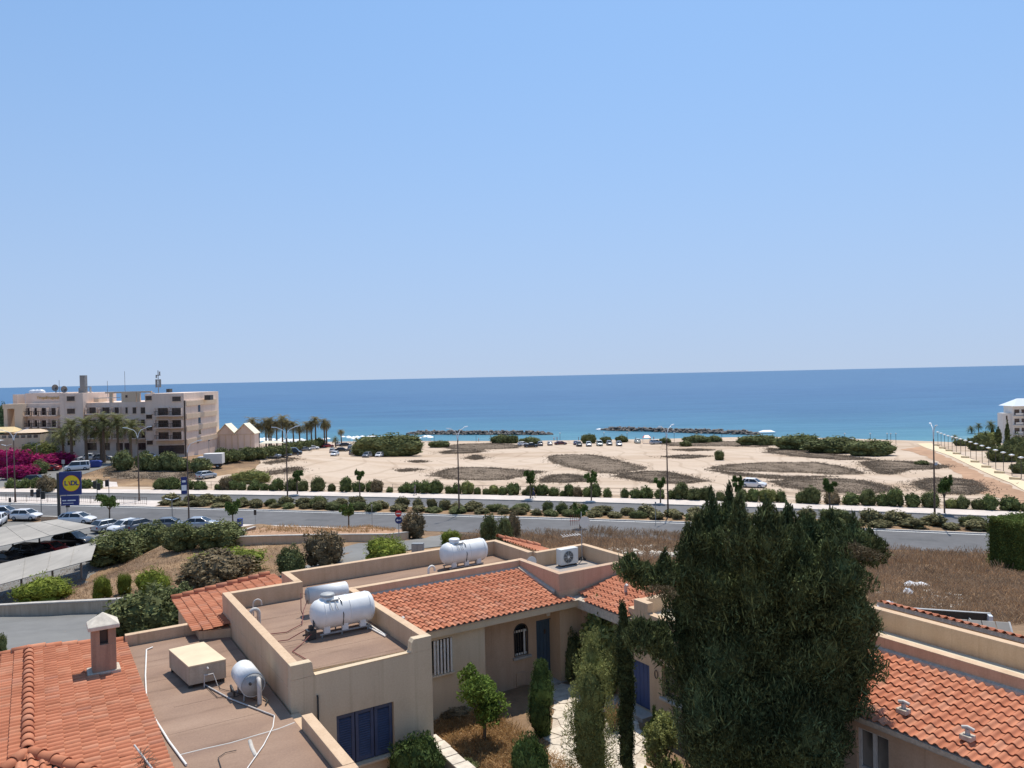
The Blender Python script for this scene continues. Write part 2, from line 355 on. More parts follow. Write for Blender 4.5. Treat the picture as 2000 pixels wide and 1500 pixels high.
# ------------------------------------------------------------------ foliage
def ico(sub):
    bm = bmesh.new(); bmesh.ops.create_icosphere(bm, subdivisions=sub, radius=1); V = np.array([v.co[:] for v in bm.verts]); Fc = np.array([[v.index for v in f.verts] for f in bm.faces]); bm.free(); return V, Fc
ICO = {1: ico(1), 2: ico(2), 3: ico(3)}
def vnoise(P, scale, seed):
    out = np.empty(len(P)); off = Vector((seed * 7.13, seed * 3.7, seed * 1.9))
    for i, p in enumerate(P): out[i] = mnoise.noise(Vector(p) * scale + off)
    return out
def leaf_mesh(name, blobs, n, size, mat, seed=0, aspect=.45, up=0., core=.72, lump=.28, fill=.35, skip_low=True, flame=False):
    """crown as thousands of leaf faces spread through lumpy blobs, with an inner core of leaf faces that blocks light"""
    rng = np.random.default_rng(seed + 11); B = np.array(blobs, dtype=float)
    area = (B[:, 3] * B[:, 4] + B[:, 4] * B[:, 5] + B[:, 3] * B[:, 5]); idx = rng.choice(len(B), n, p=area / area.sum())
    d = rng.normal(size=(n, 3)); d /= np.linalg.norm(d, axis=1)[:, None]
    if skip_low: d[:, 2] = np.where(d[:, 2] < -.55, -d[:, 2], d[:, 2])
    fx = 3.1
    lum = (np.sin(d[:, 0] * fx * 1.7 + idx * 1.3 + seed) + np.sin(d[:, 1] * fx * 2.1 + idx * 2.1) + np.sin(d[:, 2] * fx * 2.6 + idx * .7)
           + .8 * np.sin(d[:, 0] * 9 + d[:, 2] * 7 + idx) + .8 * np.sin(d[:, 1] * 8 - d[:, 2] * 9 + seed)) / 4
    r = 1 + lump * lum - fill * rng.random(n) ** 2 + .10 * rng.random(n) ** 6
    dd = d * r[:, None]
    if flame: dd[:, :2] *= (1 - .62 * np.clip(dd[:, 2:3], 0, 1) ** 1.1)
    P = B[idx, :3] + dd * B[idx, 3:6]
    ax = rng.normal(size=(n, 3)) + d * .7; ax[:, 2] += up; ax /= np.linalg.norm(ax, axis=1)[:, None]
    sd = np.cross(ax, rng.normal(size=(n, 3))); sd /= np.linalg.norm(sd, axis=1)[:, None]
    ln = size * (.55 + .9 * rng.random(n)); wd = ln * aspect
    V = np.empty((n, 4, 3)); V[:, 0] = P - ax * ln[:, None] * .5; V[:, 1] = P + sd * wd[:, None] * .5; V[:, 2] = P + ax * ln[:, None] * .5; V[:, 3] = P - sd * wd[:, None] * .5
    V = V.reshape(-1, 3); Fq = np.arange(n * 4).reshape(n, 4)
    if core:      # inner core added to block light: loose overlapping leaf faces, each its own piece
        cv, cf = ICO[3 if len(B) < 20 else 2]; Vs = [V]; Fs = [Fq]; o = len(V)
        for b in B:
            tri = cv[cf]; cen = tri.mean(1, keepdims=True); q = cen + (tri - cen) * 1.7 + rng.normal(size=tri.shape) * .05; q = q * (core * (1 + rng.uniform(-.16, .10, size=(len(cf), 1, 1))))
            if flame: q = np.concatenate([q[..., :2] * (1 - .62 * np.clip(q[..., 2:3] / core, 0, 1) ** 1.1), q[..., 2:3]], -1)
            q = b[:3] + q * b[3:6]; k4 = np.concatenate([q, q[:, 2:3] + (q[:, 0:1] - q[:, 1:2]) * .25], 1); Vs.append(k4.reshape(-1, 3)); Fs.append(np.arange(len(cf) * 4).reshape(-1, 4) + o); o += len(cf) * 4
        V = np.vstack(Vs); Fq = np.vstack(Fs)
    return np_mesh(name, V, Fq, mat)
def blades_mesh(name, pts, hts, wid, mat, seed=0, lean=.35, per=1):
    """upright grass blades (two triangles each) at world points"""
    rng = np.random.default_rng(seed + 5); pts = np.repeat(np.asarray(pts, float), per, axis=0); h = np.repeat(np.asarray(hts, float), per) * (.5 + .8 * rng.random(len(pts)))
    n = len(pts); pts = pts + np.column_stack([rng.normal(size=n) * .12, rng.normal(size=n) * .12, np.zeros(n)])
    an = rng.random(n) * math.tau; sx = np.cos(an) * wid * .5; sy = np.sin(an) * wid * .5; lx, ly = rng.normal(size=n) * lean * h, rng.normal(size=n) * lean * h
    V = np.empty((n, 4, 3)); V[:, 0] = pts - np.column_stack([sx, sy, np.full(n, .03)]); V[:, 1] = pts + np.column_stack([sx, sy, np.full(n, -.03)])
    V[:, 2] = pts + np.column_stack([sx * .5 + lx, sy * .5 + ly, h]); V[:, 3] = pts + np.column_stack([-sx * .5 + lx, -sy * .5 + ly, h * .9])
    return np_mesh(name, V.reshape(-1, 3), np.arange(n * 4).reshape(n, 4), mat)
# ------------------------------------------------------------------ terrain
def poly_line(c):
    def f(x):
        x = np.asarray(x, float); xx = np.clip(x, -95, 66); return np.polyval(c, xx) - .27 * (x - xx)
    return f
L1 = poly_line([-3.123e-06, -.000438, -.28345, 100.64])          # town edge of the median
L3 = poly_line([-1.4353e-06, -.00080208, -.292645, 114.07])      # kerb of the seaward pavement
def L0(x): return L1(x) - 10.8                                    # town edge of the near carriageway
def L2(x): return L1(x) + 5.2                                     # sea edge of the median
def L4(x): return L3(x) + 4.2                                     # back of the seaward pavement
ROADZ = 9.5; G = 17.3
SHORE = [(-420, 385), (-250, 366), (-133, 352), (-117, 351), (-70, 349), (-35, 342), (0, 333), (65, 327), (108, 324), (141, 303), (167, 281), (230, 264), (420, 235)]
CP = [(-90, 190, 10), (-60, 190, 9.9), (-118, 185, 10.2), (-150, 190, 10.3), (-90, 160, 10), (-60, 150, 9.7), (-75, 214, 8.0), (-68, 233, 5.2), (-100, 262, 4.5), (-150, 260, 5),
      (0, 142, 7.2), (42, 137, 7.1), (-30, 150, 7.8), (0, 170, 6.2), (40, 170, 5.9), (-30, 175, 6.4), (90, 160, 5.8), (90, 125, 7.5), (0, 220, 4.2), (60, 220, 4.1), (110, 220, 3.8),
      (-40, 230, 4.4), (0, 262, 3), (60, 260, 2.9), (-60, 272, 3.2), (125, 245, 2.6), (170, 200, 4), (210, 160, 6)]
CP += [(x, float(L4(x)), 9.5) for x in (-140, -90, -60, -30, 0, 30, 60, 90)] + [(x, y, 0.) for x, y in SHORE] + [(x, y - 26, 1.7) for x, y in SHORE] + [(x, y + 45, -3.) for x, y in SHORE]
CPa = np.array(CP, float)
def tps_fit(P, lam=.5):
    n = len(P); d = np.hypot(P[:, None, 0] - P[None, :, 0], P[:, None, 1] - P[None, :, 1]) / 100
    K = np.where(d > 0, d * d * np.log(d + 1e-12), 0) + lam * .001 * np.eye(n)
    T = np.column_stack([np.ones(n), P[:, 0] / 100, P[:, 1] / 100]); A = np.block([[K, T], [T.T, np.zeros((3, 3))]])
    return np.linalg.solve(A, np.concatenate([P[:, 2], np.zeros(3)]))
TPS = tps_fit(CPa)
def far_h(x, y):
    x = np.clip(x, -260, 260); y = np.clip(y, 80, 400)
    d = np.hypot(x[:, None] - CPa[None, :, 0], y[:, None] - CPa[None, :, 1]) / 100
    K = np.where(d > 0, d * d * np.log(d + 1e-12), 0)
    return np.clip(K @ TPS[:-3] + TPS[-3] + TPS[-2] * x / 100 + TPS[-1] * y / 100, -4, 11)
def sstep(a, b, v): t = np.clip((v - a) / (b - a), 0, 1); return t * t * (3 - 2 * t)
LOTB = ([40, 58, 70, 82, 94.5, 130], [-46, -42, -40, -41, -33, -33])
def H(x, y):
    x = np.atleast_1d(np.asarray(x, float)); y = np.atleast_1d(np.asarray(y, float))
    beyond = y - L4(x); hf = ROADZ + (far_h(x, y) - ROADZ) * sstep(0, 10, beyond)
    dr = np.maximum(0, (L0(x) - 1.8 - y) * .96)
    bx = np.interp(y, *LOTB); dl = np.hypot(np.maximum(0, x - bx), np.maximum(0, 58 - y))
    d = np.minimum(dr, dl)
    bump = (np.sin(x * .31 + 1) * np.sin(y * .27) * .16 + np.sin(x * .83) * np.sin(y * .71 + 2) * .07) * sstep(2, 8, d)
    hn = ROADZ + .155 * d + 1.1 * sstep(0, 5, d) * sstep(-20, -34, x) + bump
    hn = np.minimum(hn, G)
    return np.where(beyond > 0, hf, hn)
def h1(x, y): return float(H(x, y)[0])
def at(px, py):
    r = ray(px, py); lo, hi = 30., 900.
    for n in (220, 40, 20):
        t = np.linspace(lo, hi, n); k = np.nonzero(CZ + r[2] * t <= H(r[0] * t, r[1] * t))[0]; i = max(1, int(k[0]) if len(k) else n - 1); lo, hi = t[i - 1], t[i]
    x, y = r[0] * hi, r[1] * hi
    return Vector((x, y, h1(x, y)))
def mpp(p): return p[1] / FPX            # metres that one photograph pixel spans at that depth

def earth_mat():
    m, nd, lk, p = new_mat('dry_earth')
    g = nd.new('ShaderNodeNewGeometry')
    n = nd.new('ShaderNodeTexNoise'); n.inputs['Scale'].default_value = .13; n.inputs['Detail'].default_value = 9; n.inputs['Roughness'].default_value = .62; lk.new(g.outputs['Position'], n.inputs[0])
    r = ramp(nd, [(.32, (.16, .10, .062)), (.47, (.235, .155, .095)), (.6, (.32, .205, .115)), (.72, (.44, .32, .21))]); lk.new(n.outputs[0], r.inputs[0])
    n2 = nd.new('ShaderNodeTexNoise'); n2.inputs['Scale'].default_value = 2.6; n2.inputs['Detail'].default_value = 8; n2.inputs['Roughness'].default_value = .75; lk.new(g.outputs['Position'], n2.inputs[0])
    mx = nd.new('ShaderNodeMix'); mx.data_type = 'RGBA'; mx.blend_type = 'OVERLAY'; mx.inputs[0].default_value = .55; lk.new(r.outputs[0], mx.inputs[6]); lk.new(n2.outputs[0], mx.inputs[7])
    lk.new(mx.outputs[2], p.inputs['Base Color']); p.inputs['Roughness'].default_value = .97; p.inputs['Specular IOR Level'].default_value = .1
    b = nd.new('ShaderNodeBump'); b.inputs['Strength'].default_value = .6; b.inputs['Distance'].default_value = .1; lk.new(n2.outputs[0], b.inputs['Height']); lk.new(b.outputs[0], p.inputs['Normal'])
    return m
def sand_mat():
    m, nd, lk, p = new_mat('pale_sandy_ground')
    g = nd.new('ShaderNodeNewGeometry'); mp = nd.new('ShaderNodeMapping'); mp.inputs['Scale'].default_value = (.45, 1, 1); lk.new(g.outputs['Position'], mp.inputs[0])
    n = nd.new('ShaderNodeTexNoise'); n.inputs['Scale'].default_value = .06; n.inputs['Detail'].default_value = 9; n.inputs['Roughness'].default_value = .6; n.inputs['Distortion'].default_value = .8; lk.new(mp.outputs[0], n.inputs[0])
    r = ramp(nd, [(.30, (.38, .275, .19)), (.42, (.475, .36, .262)), (.55, (.525, .412, .312)), (.72, (.55, .44, .34))]); lk.new(n.outputs[0], r.inputs[0])
    n2 = nd.new('ShaderNodeTexNoise'); n2.inputs['Scale'].default_value = 1.1; n2.inputs['Detail'].default_value = 7; lk.new(g.outputs['Position'], n2.inputs[0])
    mx = nd.new('ShaderNodeMix'); mx.data_type = 'RGBA'; mx.blend_type = 'OVERLAY'; mx.inputs[0].default_value = .13; lk.new(r.outputs[0], mx.inputs[6]); lk.new(n2.outputs[0], mx.inputs[7])
    # wheel tracks
    wv = nd.new('ShaderNodeTexWave'); wv.inputs['Scale'].default_value = .09; wv.inputs['Distortion'].default_value = 14; wv.inputs['Detail'].default_value = 1; wv.inputs['Detail Scale'].default_value = .25; lk.new(mp.outputs[0], wv.inputs[0])
    rw = ramp(nd, [(.0, (.80, .775, .75)), (.07, (1, 1, 1))]); lk.new(wv.outputs[0], rw.inputs[0])
    m2 = nd.new('ShaderNodeMix'); m2.data_type = 'RGBA'; m2.blend_type = 'MULTIPLY'; m2.inputs[0].default_value = .7; lk.new(mx.outputs[2], m2.inputs[6]); lk.new(rw.outputs[0], m2.inputs[7])
    lk.new(m2.outputs[2], p.inputs['Base Color']); p.inputs['Roughness'].default_value = .95; p.inputs['Specular IOR Level'].default_value = .15
    b = nd.new('ShaderNodeBump'); b.inputs['Strength'].default_value = .4; b.inputs['Distance'].default_value = .1; lk.new(n2.outputs[0], b.inputs['Height']); lk.new(b.outputs[0], p.inputs['Normal'])
    return m
def sea_mat():
    m, nd, lk, p = new_mat('sea_water')
    g = nd.new('ShaderNodeNewGeometry'); sp = nd.new('ShaderNodeSeparateXYZ'); lk.new(g.outputs['Position'], sp.inputs[0])
    a = nd.new('ShaderNodeMath'); a.operation = 'MULTIPLY_ADD'; a.inputs[1].default_value = .22; a.inputs[2].default_value = -322; lk.new(sp.outputs[0], a.inputs[0])
    s = nd.new('ShaderNodeMath'); s.operation = 'ADD'; lk.new(sp.outputs[1], s.inputs[0]); lk.new(a.outputs[0], s.inputs[1])
    nb = nd.new('ShaderNodeTexNoise'); nb.inputs['Scale'].default_value = .012; nb.inputs['Detail'].default_value = 5; lk.new(g.outputs['Position'], nb.inputs[0])
    s2 = nd.new('ShaderNodeMath'); s2.operation = 'MULTIPLY_ADD'; s2.inputs[1].default_value = 190; lk.new(nb.outputs[0], s2.inputs[0]); lk.new(s.outputs[0], s2.inputs[2])
    dv = nd.new('ShaderNodeMath'); dv.operation = 'DIVIDE'; dv.inputs[1].default_value = 1400; lk.new(s2.outputs[0], dv.inputs[0])
    r = ramp(nd, [(.045, (.20, .32, .33)), (.075, (.075, .205, .265)), (.13, (.056, .165, .25)), (.24, (.048, .132, .238)), (.55, (.050, .125, .238)), (1, (.060, .138, .25))])
    lk.new(dv.outputs[0], r.inputs[0])
    # wind patches
    mp = nd.new('ShaderNodeMapping'); mp.inputs['Scale'].default_value = (.25, 1, 1); lk.new(g.outputs['Position'], mp.inputs[0])
    nw = nd.new('ShaderNodeTexNoise'); nw.inputs['Scale'].default_value = .03; nw.inputs['Detail'].default_value = 8; nw.inputs['Roughness'].default_value = .7; lk.new(mp.outputs[0], nw.inputs[0])
    rw = ramp(nd, [(.35, (.78, .83, .87)), (.65, (1.16, 1.13, 1.1))]); lk.new(nw.outputs[0], rw.inputs[0])
    mx = nd.new('ShaderNodeMix'); mx.data_type = 'RGBA'; mx.blend_type = 'MULTIPLY'; mx.inputs[0].default_value = 1; lk.new(r.outputs[0], mx.inputs[6]); lk.new(rw.outputs[0], mx.inputs[7])
    lk.new(mx.outputs[2], p.inputs['Base Color']); p.inputs['Roughness'].default_value = .42; p.inputs['IOR'].default_value = 1.33; p.inputs['Specular IOR Level'].default_value = .22
    n1 = nd.new('ShaderNodeTexNoise'); n1.inputs['Scale'].default_value = .22; n1.inputs['Detail'].default_value = 6; lk.new(mp.outputs[0], n1.inputs[0])
    b = nd.new('ShaderNodeBump'); b.inputs['Strength'].default_value = .8; b.inputs['Distance'].default_value = 1.2; lk.new(n1.outputs[0], b.inputs['Height']); lk.new(b.outputs[0], p.inputs['Normal'])
    return m
M['earth'] = earth_mat(); M['sand'] = sand_mat(); M['sea'] = sea_mat()
M['patch'] = plain('dry_scrub_soil', (.205, .155, .112), .97, var=.3, scale=.45, bump=.5, coord='Object', big=.2, spec=.1)
M['red_earth'] = plain('reddish_earth', (.42, .26, .165), .97, var=.2, scale=.4, bump=.3, big=.15, spec=.1)
M['prom'] = plain('yellow_promenade_paving', (.66, .53, .34), .9, var=.08, scale=.8)

def grid_axis(parts):
    out = []
    for a, b, st in parts: out += list(np.arange(a, b, st))
    return np.array(out + [parts[-1][1]], float)
gx = grid_axis([(-800, -260, 60), (-260, -120, 10), (-120, 120, 2.), (120, 260, 8), (260, 800, 60)])
gy = grid_axis([(-120, 0, 20), (0, 30, 5), (30, 200, 2.), (200, 400, 5), (400, 460, 20)])
X, Y = np.meshgrid(gx, gy); Z = H(X.ravel(), Y.ravel()).reshape(X.shape); Z = np.where(Y > 420, -4, Z)
nx, ny = len(gx), len(gy); I = np.arange(nx * ny).reshape(ny, nx)
quads = np.stack([I[:-1, :-1], I[:-1, 1:], I[1:, 1:], I[1:, :-1]], -1).reshape(-1, 4)
tag(mobj('ground', np_mesh('ground', np.column_stack([X.ravel(), Y.ravel(), Z.ravel()]), quads, M['earth'], True)), kind='structure')
sx = grid_axis([(-60000, -4000, 8000), (-4000, 4000, 400), (4000, 60000, 8000)]); sy = grid_axis([(225, 4000, 250), (4000, 76000, 6000)])
X, Y = np.meshgrid(sx, sy); nx, ny = len(sx), len(sy); I = np.arange(nx * ny).reshape(ny, nx)
tag(mobj('sea', np_mesh('sea', np.column_stack([X.ravel(), Y.ravel(), np.zeros(X.size)]), np.stack([I[:-1, :-1], I[:-1, 1:], I[1:, 1:], I[1:, :-1]], -1).reshape(-1, 4), M['sea'])), kind='structure')

def resample(poly, step):
    out = []
    for i, p in enumerate(poly):
        q = poly[(i + 1) % len(poly)]; n = max(1, int(math.hypot(q[0] - p[0], q[1] - p[1]) / step))
        out += [(p[0] + (q[0] - p[0]) * k / n, p[1] + (q[1] - p[1]) * k / n) for k in range(n)]
    return out
def inside(poly, x, y):
    P = np.array(poly); Q = np.roll(P, -1, 0); x = np.asarray(x)[:, None]; y = np.asarray(y)[:, None]
    c = ((P[:, 1] > y) != (Q[:, 1] > y)) & (x < (Q[:, 0] - P[:, 0]) * (y - P[:, 1]) / (Q[:, 1] - P[:, 1] + 1e-12) + P[:, 0])
    return c.sum(1) % 2 == 1
def drape(name, poly, dz, mat, step=3., jit=0., dome=0., smooth=True, kind='structure', skirt=0., parent=None):
    """a sheet of paving or soil laid on the terrain, cut to an outline"""
    b = resample(poly, step)
    if jit: b = [(x + (mnoise.noise(Vector((x * .3, y * .3, 1))) + .5 * mnoise.noise(Vector((x * .9, y * .9, 3)))) * jit, y + (mnoise.noise(Vector((x * .3, y * .3, 9))) + .5 * mnoise.noise(Vector((x * .9, y * .9, 7)))) * jit) for x, y in b]
    P = np.array(b); xs = np.arange(P[:, 0].min(), P[:, 0].max(), step); ys = np.arange(P[:, 1].min(), P[:, 1].max(), step)
    gxx, gyy = np.meshgrid(xs, ys); gxx = gxx.ravel() + .13; gyy = gyy.ravel() + .17
    if len(gxx):
        k = inside(b, gxx, gyy); gxx, gyy = gxx[k], gyy[k]
        dd = np.min(np.hypot(gxx[:, None] - P[None, :, 0], gyy[:, None] - P[None, :, 1]), axis=1) if len(gxx) else np.zeros(0)
        k = dd > step * .35; gxx, gyy, dd = gxx[k], gyy[k], dd[k]
    else: dd = np.zeros(0)
    pts = [Vector(p) for p in b] + [Vector((x, y)) for x, y in zip(gxx, gyy)]; nb = len(b)
    vo, eo, fo, *_ = geometry.delaunay_2d_cdt(pts, [(i, (i + 1) % nb) for i in range(nb)], [list(range(nb))], 1, 1e-5)
    vx = np.array([v.x for v in vo]); vy = np.array([v.y for v in vo]); vz = H(vx, vy) + dz
    if dome:
        de = np.min(np.hypot(vx[:, None] - P[None, :, 0], vy[:, None] - P[None, :, 1]), axis=1); vz += dome * sstep(0, 4, de) * (.7 + .5 * np.array([mnoise.noise(Vector((x * .3, y * .3, 4))) for x, y in zip(vx, vy)]))
    V = list(zip(vx, vy, vz)); Fc = [tuple(f) for f in fo]
    Fc = [f if ((V[f[1]][0] - V[f[0]][0]) * (V[f[2]][1] - V[f[0]][1]) - (V[f[1]][1] - V[f[0]][1]) * (V[f[2]][0] - V[f[0]][0])) > 0 else f[::-1] for f in Fc]
    if skirt:
        o = len(V); V += [(x, y, float(z) - skirt) for (x, y), z in zip(b, H(P[:, 0], P[:, 1]) + dz)]
        T = [(x, y, float(z)) for (x, y), z in zip(b, H(P[:, 0], P[:, 1]) + dz)]; V += T
        Fc += [(o + i, o + (i + 1) % nb, o + nb + (i + 1) % nb, o + nb + i) for i in range(nb)]
    me = bpy.data.meshes.new(name); me.from_pydata(V, [], Fc); me.update(); me.materials.append(mat)
    if smooth: me.polygons.foreach_set('use_smooth', [len(f) == 3 for f in Fc])
    o = mobj(name, me, parent)
    if kind: tag(o, kind=kind)
    return o
def band(f0, f1, x0, x1, st=4.):
    xs = np.arange(x0, x1 + .1, st); return [(x, float(f0(x))) for x in xs] + [(x, float(f1(x))) for x in xs[::-1]]
def gpoly(pxs): return [tuple(at(x, y)[:2]) for x, y in pxs]

# carriageways, median, pavements
XW = (-150, 130)
drape('road', band(L0, lambda x: L1(x) - .25, *XW), .02, M['asphalt'], 5)
o = drape('road', band(lambda x: L2(x) + .25, lambda x: L3(x) - .2, *XW), .02, M['asphalt'], 5)
drape('median', band(lambda x: L1(x) + .05, lambda x: L2(x) - .05, *XW), .14, M['earth'], 4)
def strip(name, f, w, z0, z1, mat, x0, x1, st=3.):
    xs = np.arange(x0, x1, st); mb = MB()
    for i in range(len(xs) - 1):
        a, b = xs[i], xs[i + 1] - .03; ya, yb = float(f(a)), float(f(b)); mb.hexa([(a, ya, z0), (b, yb, z0), (b, yb + w, z0), (a, ya + w, z0), (a, ya, z1), (b, yb, z1), (b, yb + w, z1), (a, ya + w, z1)])
    return tag(mb.build(name, mat), kind='structure')
strip('kerb', lambda x: L1(x) - .22, .26, ROADZ - .1, ROADZ + .16, M['kerb'], *XW)
strip('kerb', lambda x: L2(x) - .04, .26, ROADZ - .1, ROADZ + .16, M['kerb'], *XW)
strip('kerb', lambda x: L3(x) - .2, .25, ROADZ - .1, ROADZ + .155, M['concrete'], *XW)
strip('road_marking', lambda x: L1(x) - .62, .22, ROADZ + .021, ROADZ + .026, M['paint'], *XW)
drape('pavement', band(lambda x: L3(x) + .05, L4, -150, 130), .15, M['pave'], 5)
drape('pavement', band(lambda x: L0(x) - 2.6, lambda x: L0(x) - .02, -62, -17), .13, M['pave'], 3)
M['asphalt_patch'] = plain('asphalt_repair', (.085, .083, .083), .85, var=.14, scale=1.2)
for (px_, py_, w_, l_) in ((620, 1016, 1.2, 3.4), (990, 1028, 1.6, 2.2), (425, 1009, .9, 5.0), (1790, 1054, 1.3, 3.6), (840, 979, 1.0, 4.0), (300, 1003, 1.4, 2.4)):
    x, y = on_z(px_, py_, ROADZ); sl = -.29; drape('road_repair', [(x - l_ / 2, y - sl * l_ / 2 - w_ / 2), (x + l_ / 2, y + sl * l_ / 2 - w_ / 2), (x + l_ / 2, y + sl * l_ / 2 + w_ / 2), (x - l_ / 2, y - sl * l_ / 2 + w_ / 2)], .026, M['asphalt_patch'], 1.)
# planting strip and open sandy ground towards the sea
drape('verge', band(lambda x: L4(x) + .02, lambda x: L4(x) + 3.6, -140, 128), .05, M['sand'], 4)
sand_out = [(-66, float(L4(-66)) + 4), (-20, float(L4(-20)) + 3), (20, float(L4(20)) + 3), (60, float(L4(60)) + 3), (128, float(L4(128)) + 3), (240, 120), (240, 259), (168, 278), (141, 300), (108, 321), (65, 324), (0, 330), (-35, 339), (-70, 346), (-140, 350), (-140, 300), (-98, 262), (-82, 240), (-72, 205), (-58, 178), (-54, 158)]
drape('sandy_ground', sand_out, .05, M['sand'], 5, jit=1.5)
# car park behind the row of carports, streets
drape('car_park', [(-42, 57), (-40, 70), (-41, 82), (-34, 93.5)] + [(x, float(L0(x)) - 2.7) for x in (-36, -45, -60, -75, -90, -110)] + [(-112, 57)], .03, M['asphalt_pale'], 4)
drape('side_street', gpoly([(-40, 1204), (60, 1203), (150, 1201), (240, 1198), (420, 1180), (560, 1120), (640, 1085), (700, 1062), (760, 1058), (830, 1052), (870, 1040), (960, 1047), (860, 1068), (800, 1075), (730, 1092), (680, 1106), (560, 1180), (420, 1250), (240, 1262), (80, 1285), (-40, 1295)]), .06, M['asphalt_pale'], 2)
drape('hotel_street', gpoly([(-60, 962), (20, 951), (110, 942), (165, 926), (235, 904), (250, 893), (190, 885), (120, 892), (60, 905), (-60, 915)]), .05, M['asphalt_pale'], 3)
drape('forecourt', gpoly([(155, 956), (232, 957), (228, 942), (160, 938)]), .05, M['pave'], 2)
drape('promenade', gpoly([(1790, 867), (1818, 866), (1900, 899), (2050, 960), (2140, 1000), (2080, 1000), (1975, 945), (1860, 893)]), .14, M['prom'], 2)
drape('earth_bank', gpoly([(1800, 872), (1860, 899), (1960, 945), (2060, 990), (2060, 998), (1900, 962), (1880, 930), (1830, 900), (1760, 878)]), .09, M['red_earth'], 3, jit=1)

# scrub patches on the sand: outlines seen in the photograph, each a low mound of soil with dry weeds
PATCH = [
 ('long dry scrub mound curving across the middle of the sandy ground', [(1068, 892), (1085, 889), (1150, 888), (1185, 893), (1225, 904), (1265, 914), (1240, 921), (1210, 927), (1160, 925), (1110, 913), (1075, 903)]),
 ('dry scrub mound ending in a point beside the double lamp post', [(1210, 927), (1262, 921), (1300, 922), (1345, 931), (1380, 941), (1330, 946), (1280, 945), (1235, 938), (1200, 931)]),
 ('wide brown scrub patch behind the median lamp post', [(838, 929), (870, 917), (905, 913), (960, 914), (1010, 918), (1068, 922), (1030, 931), (985, 938), (930, 939), (880, 937)]),
 ('small brown scrub mound behind two pavement trees', [(1052, 938), (1075, 929), (1110, 927), (1150, 932), (1145, 942), (1100, 944), (1060, 943)]),
 ('small dark heap of soil in the open sand', [(908, 896), (925, 889), (935, 890), (946, 896), (930, 899)]),
 ('narrow strip of dry scrub in the open sand', [(770, 920), (800, 916), (824, 917), (810, 921), (780, 923)]),
 ('thin strip of dry scrub beyond the narrow one', [(797, 902), (820, 900), (838, 902), (815, 905)]),
 ('flat brown scrub patch by the big bush', [(858, 884), (880, 880), (930, 880), (950, 882), (920, 886), (870, 887)]),
 ('brown ridge of scrub along the hotel side of the sand', [(495, 930), (530, 922), (560, 915), (592, 913), (585, 920), (550, 926), (510, 931)]),
 ('thin brown ridge near the cars by the hedge', [(512, 905), (545, 899), (575, 895), (583, 897), (560, 903), (525, 907)]),
 ('long grey scrub strip between two tracks', [(1385, 915), (1420, 908), (1500, 904), (1600, 904), (1660, 915), (1695, 926), (1640, 928), (1560, 924), (1470, 922), (1400, 920)]),
 ('flat grey scrub strip below the upper track', [(1372, 918), (1420, 922), (1520, 930), (1640, 932), (1560, 936), (1500, 936), (1440, 930)]),
 ('large grey scrub patch behind the pavement fence', [(1500, 941), (1560, 936), (1640, 936), (1690, 940), (1740, 952), (1752, 960), (1700, 966), (1600, 962), (1530, 952)]),
 ('grey scrub patch at the fork of the tracks', [(1676, 904), (1720, 900), (1790, 903), (1860, 912), (1835, 917), (1780, 918), (1740, 928), (1715, 926)]),
 ('oval scrub patch next to the right-hand lamp post', [(1784, 944), (1810, 936), (1860, 935), (1905, 940), (1932, 958), (1900, 968), (1840, 966), (1795, 955)]),
 ('brown scrub below the long green thicket', [(1500, 875), (1560, 880), (1640, 890), (1720, 899), (1640, 899), (1560, 893), (1500, 885)]),
 ('thin scrub line in the right-hand sand', [(1290, 893), (1340, 889), (1390, 892), (1340, 897)]),
 ('thin scrub line beyond the lamp post', [(1310, 879), (1360, 877), (1400, 880), (1350, 882)]),
 ('brown scrub shelf behind the shore cars', [(858, 873), (900, 868), (960, 866), (1020, 870), (1010, 876), (940, 879), (880, 878)]),
 ('brown scrub shelf under the shore bushes', [(1290, 866), (1400, 862), (1500, 866), (1500, 874), (1400, 872), (1310, 872)]),
 ('brown grassy bank between hotel hedge and road', [(205, 916), (260, 908), (330, 908), (395, 922), (388, 935), (330, 938), (250, 934), (205, 930)]),
]
WEED = []
for i, (lab, pxs) in enumerate(PATCH):
    poly = gpoly(pxs); o = drape('scrub_patch', poly, .06, M['patch'], 1.1, jit=2.6, dome=.3, kind='structure')
    P = np.array(poly); ar = abs(np.sum(P[:, 0] * np.roll(P[:, 1], -1) - np.roll(P[:, 0], -1) * P[:, 1])) / 2
    n = int(min(5200, ar * 16)); xs = RNG.uniform(P[:, 0].min() - .5, P[:, 0].max() + .5, n * 3); ys = RNG.uniform(P[:, 1].min() - .5, P[:, 1].max() + .5, n * 3)
    k = inside(poly, xs, ys); xs, ys = xs[k][:n], ys[k][:n]; m_ = len(xs) // 3; xs[:m_] += RNG.normal(size=m_) * 1.6; ys[:m_] += RNG.normal(size=m_) * 1.2
    WEED.append(np.column_stack([xs, ys, H(xs, ys) + .10]))
WEED = np.vstack(WEED)
tag(mobj('dry_weeds', blades_mesh('dry_weeds', WEED, np.full(len(WEED), .24), .10, M['drygrass_grey'], 3, lean=1.2, per=2)),
    'low grey dry weeds covering the scrub mounds in the sand', 'weeds', kind='stuff')
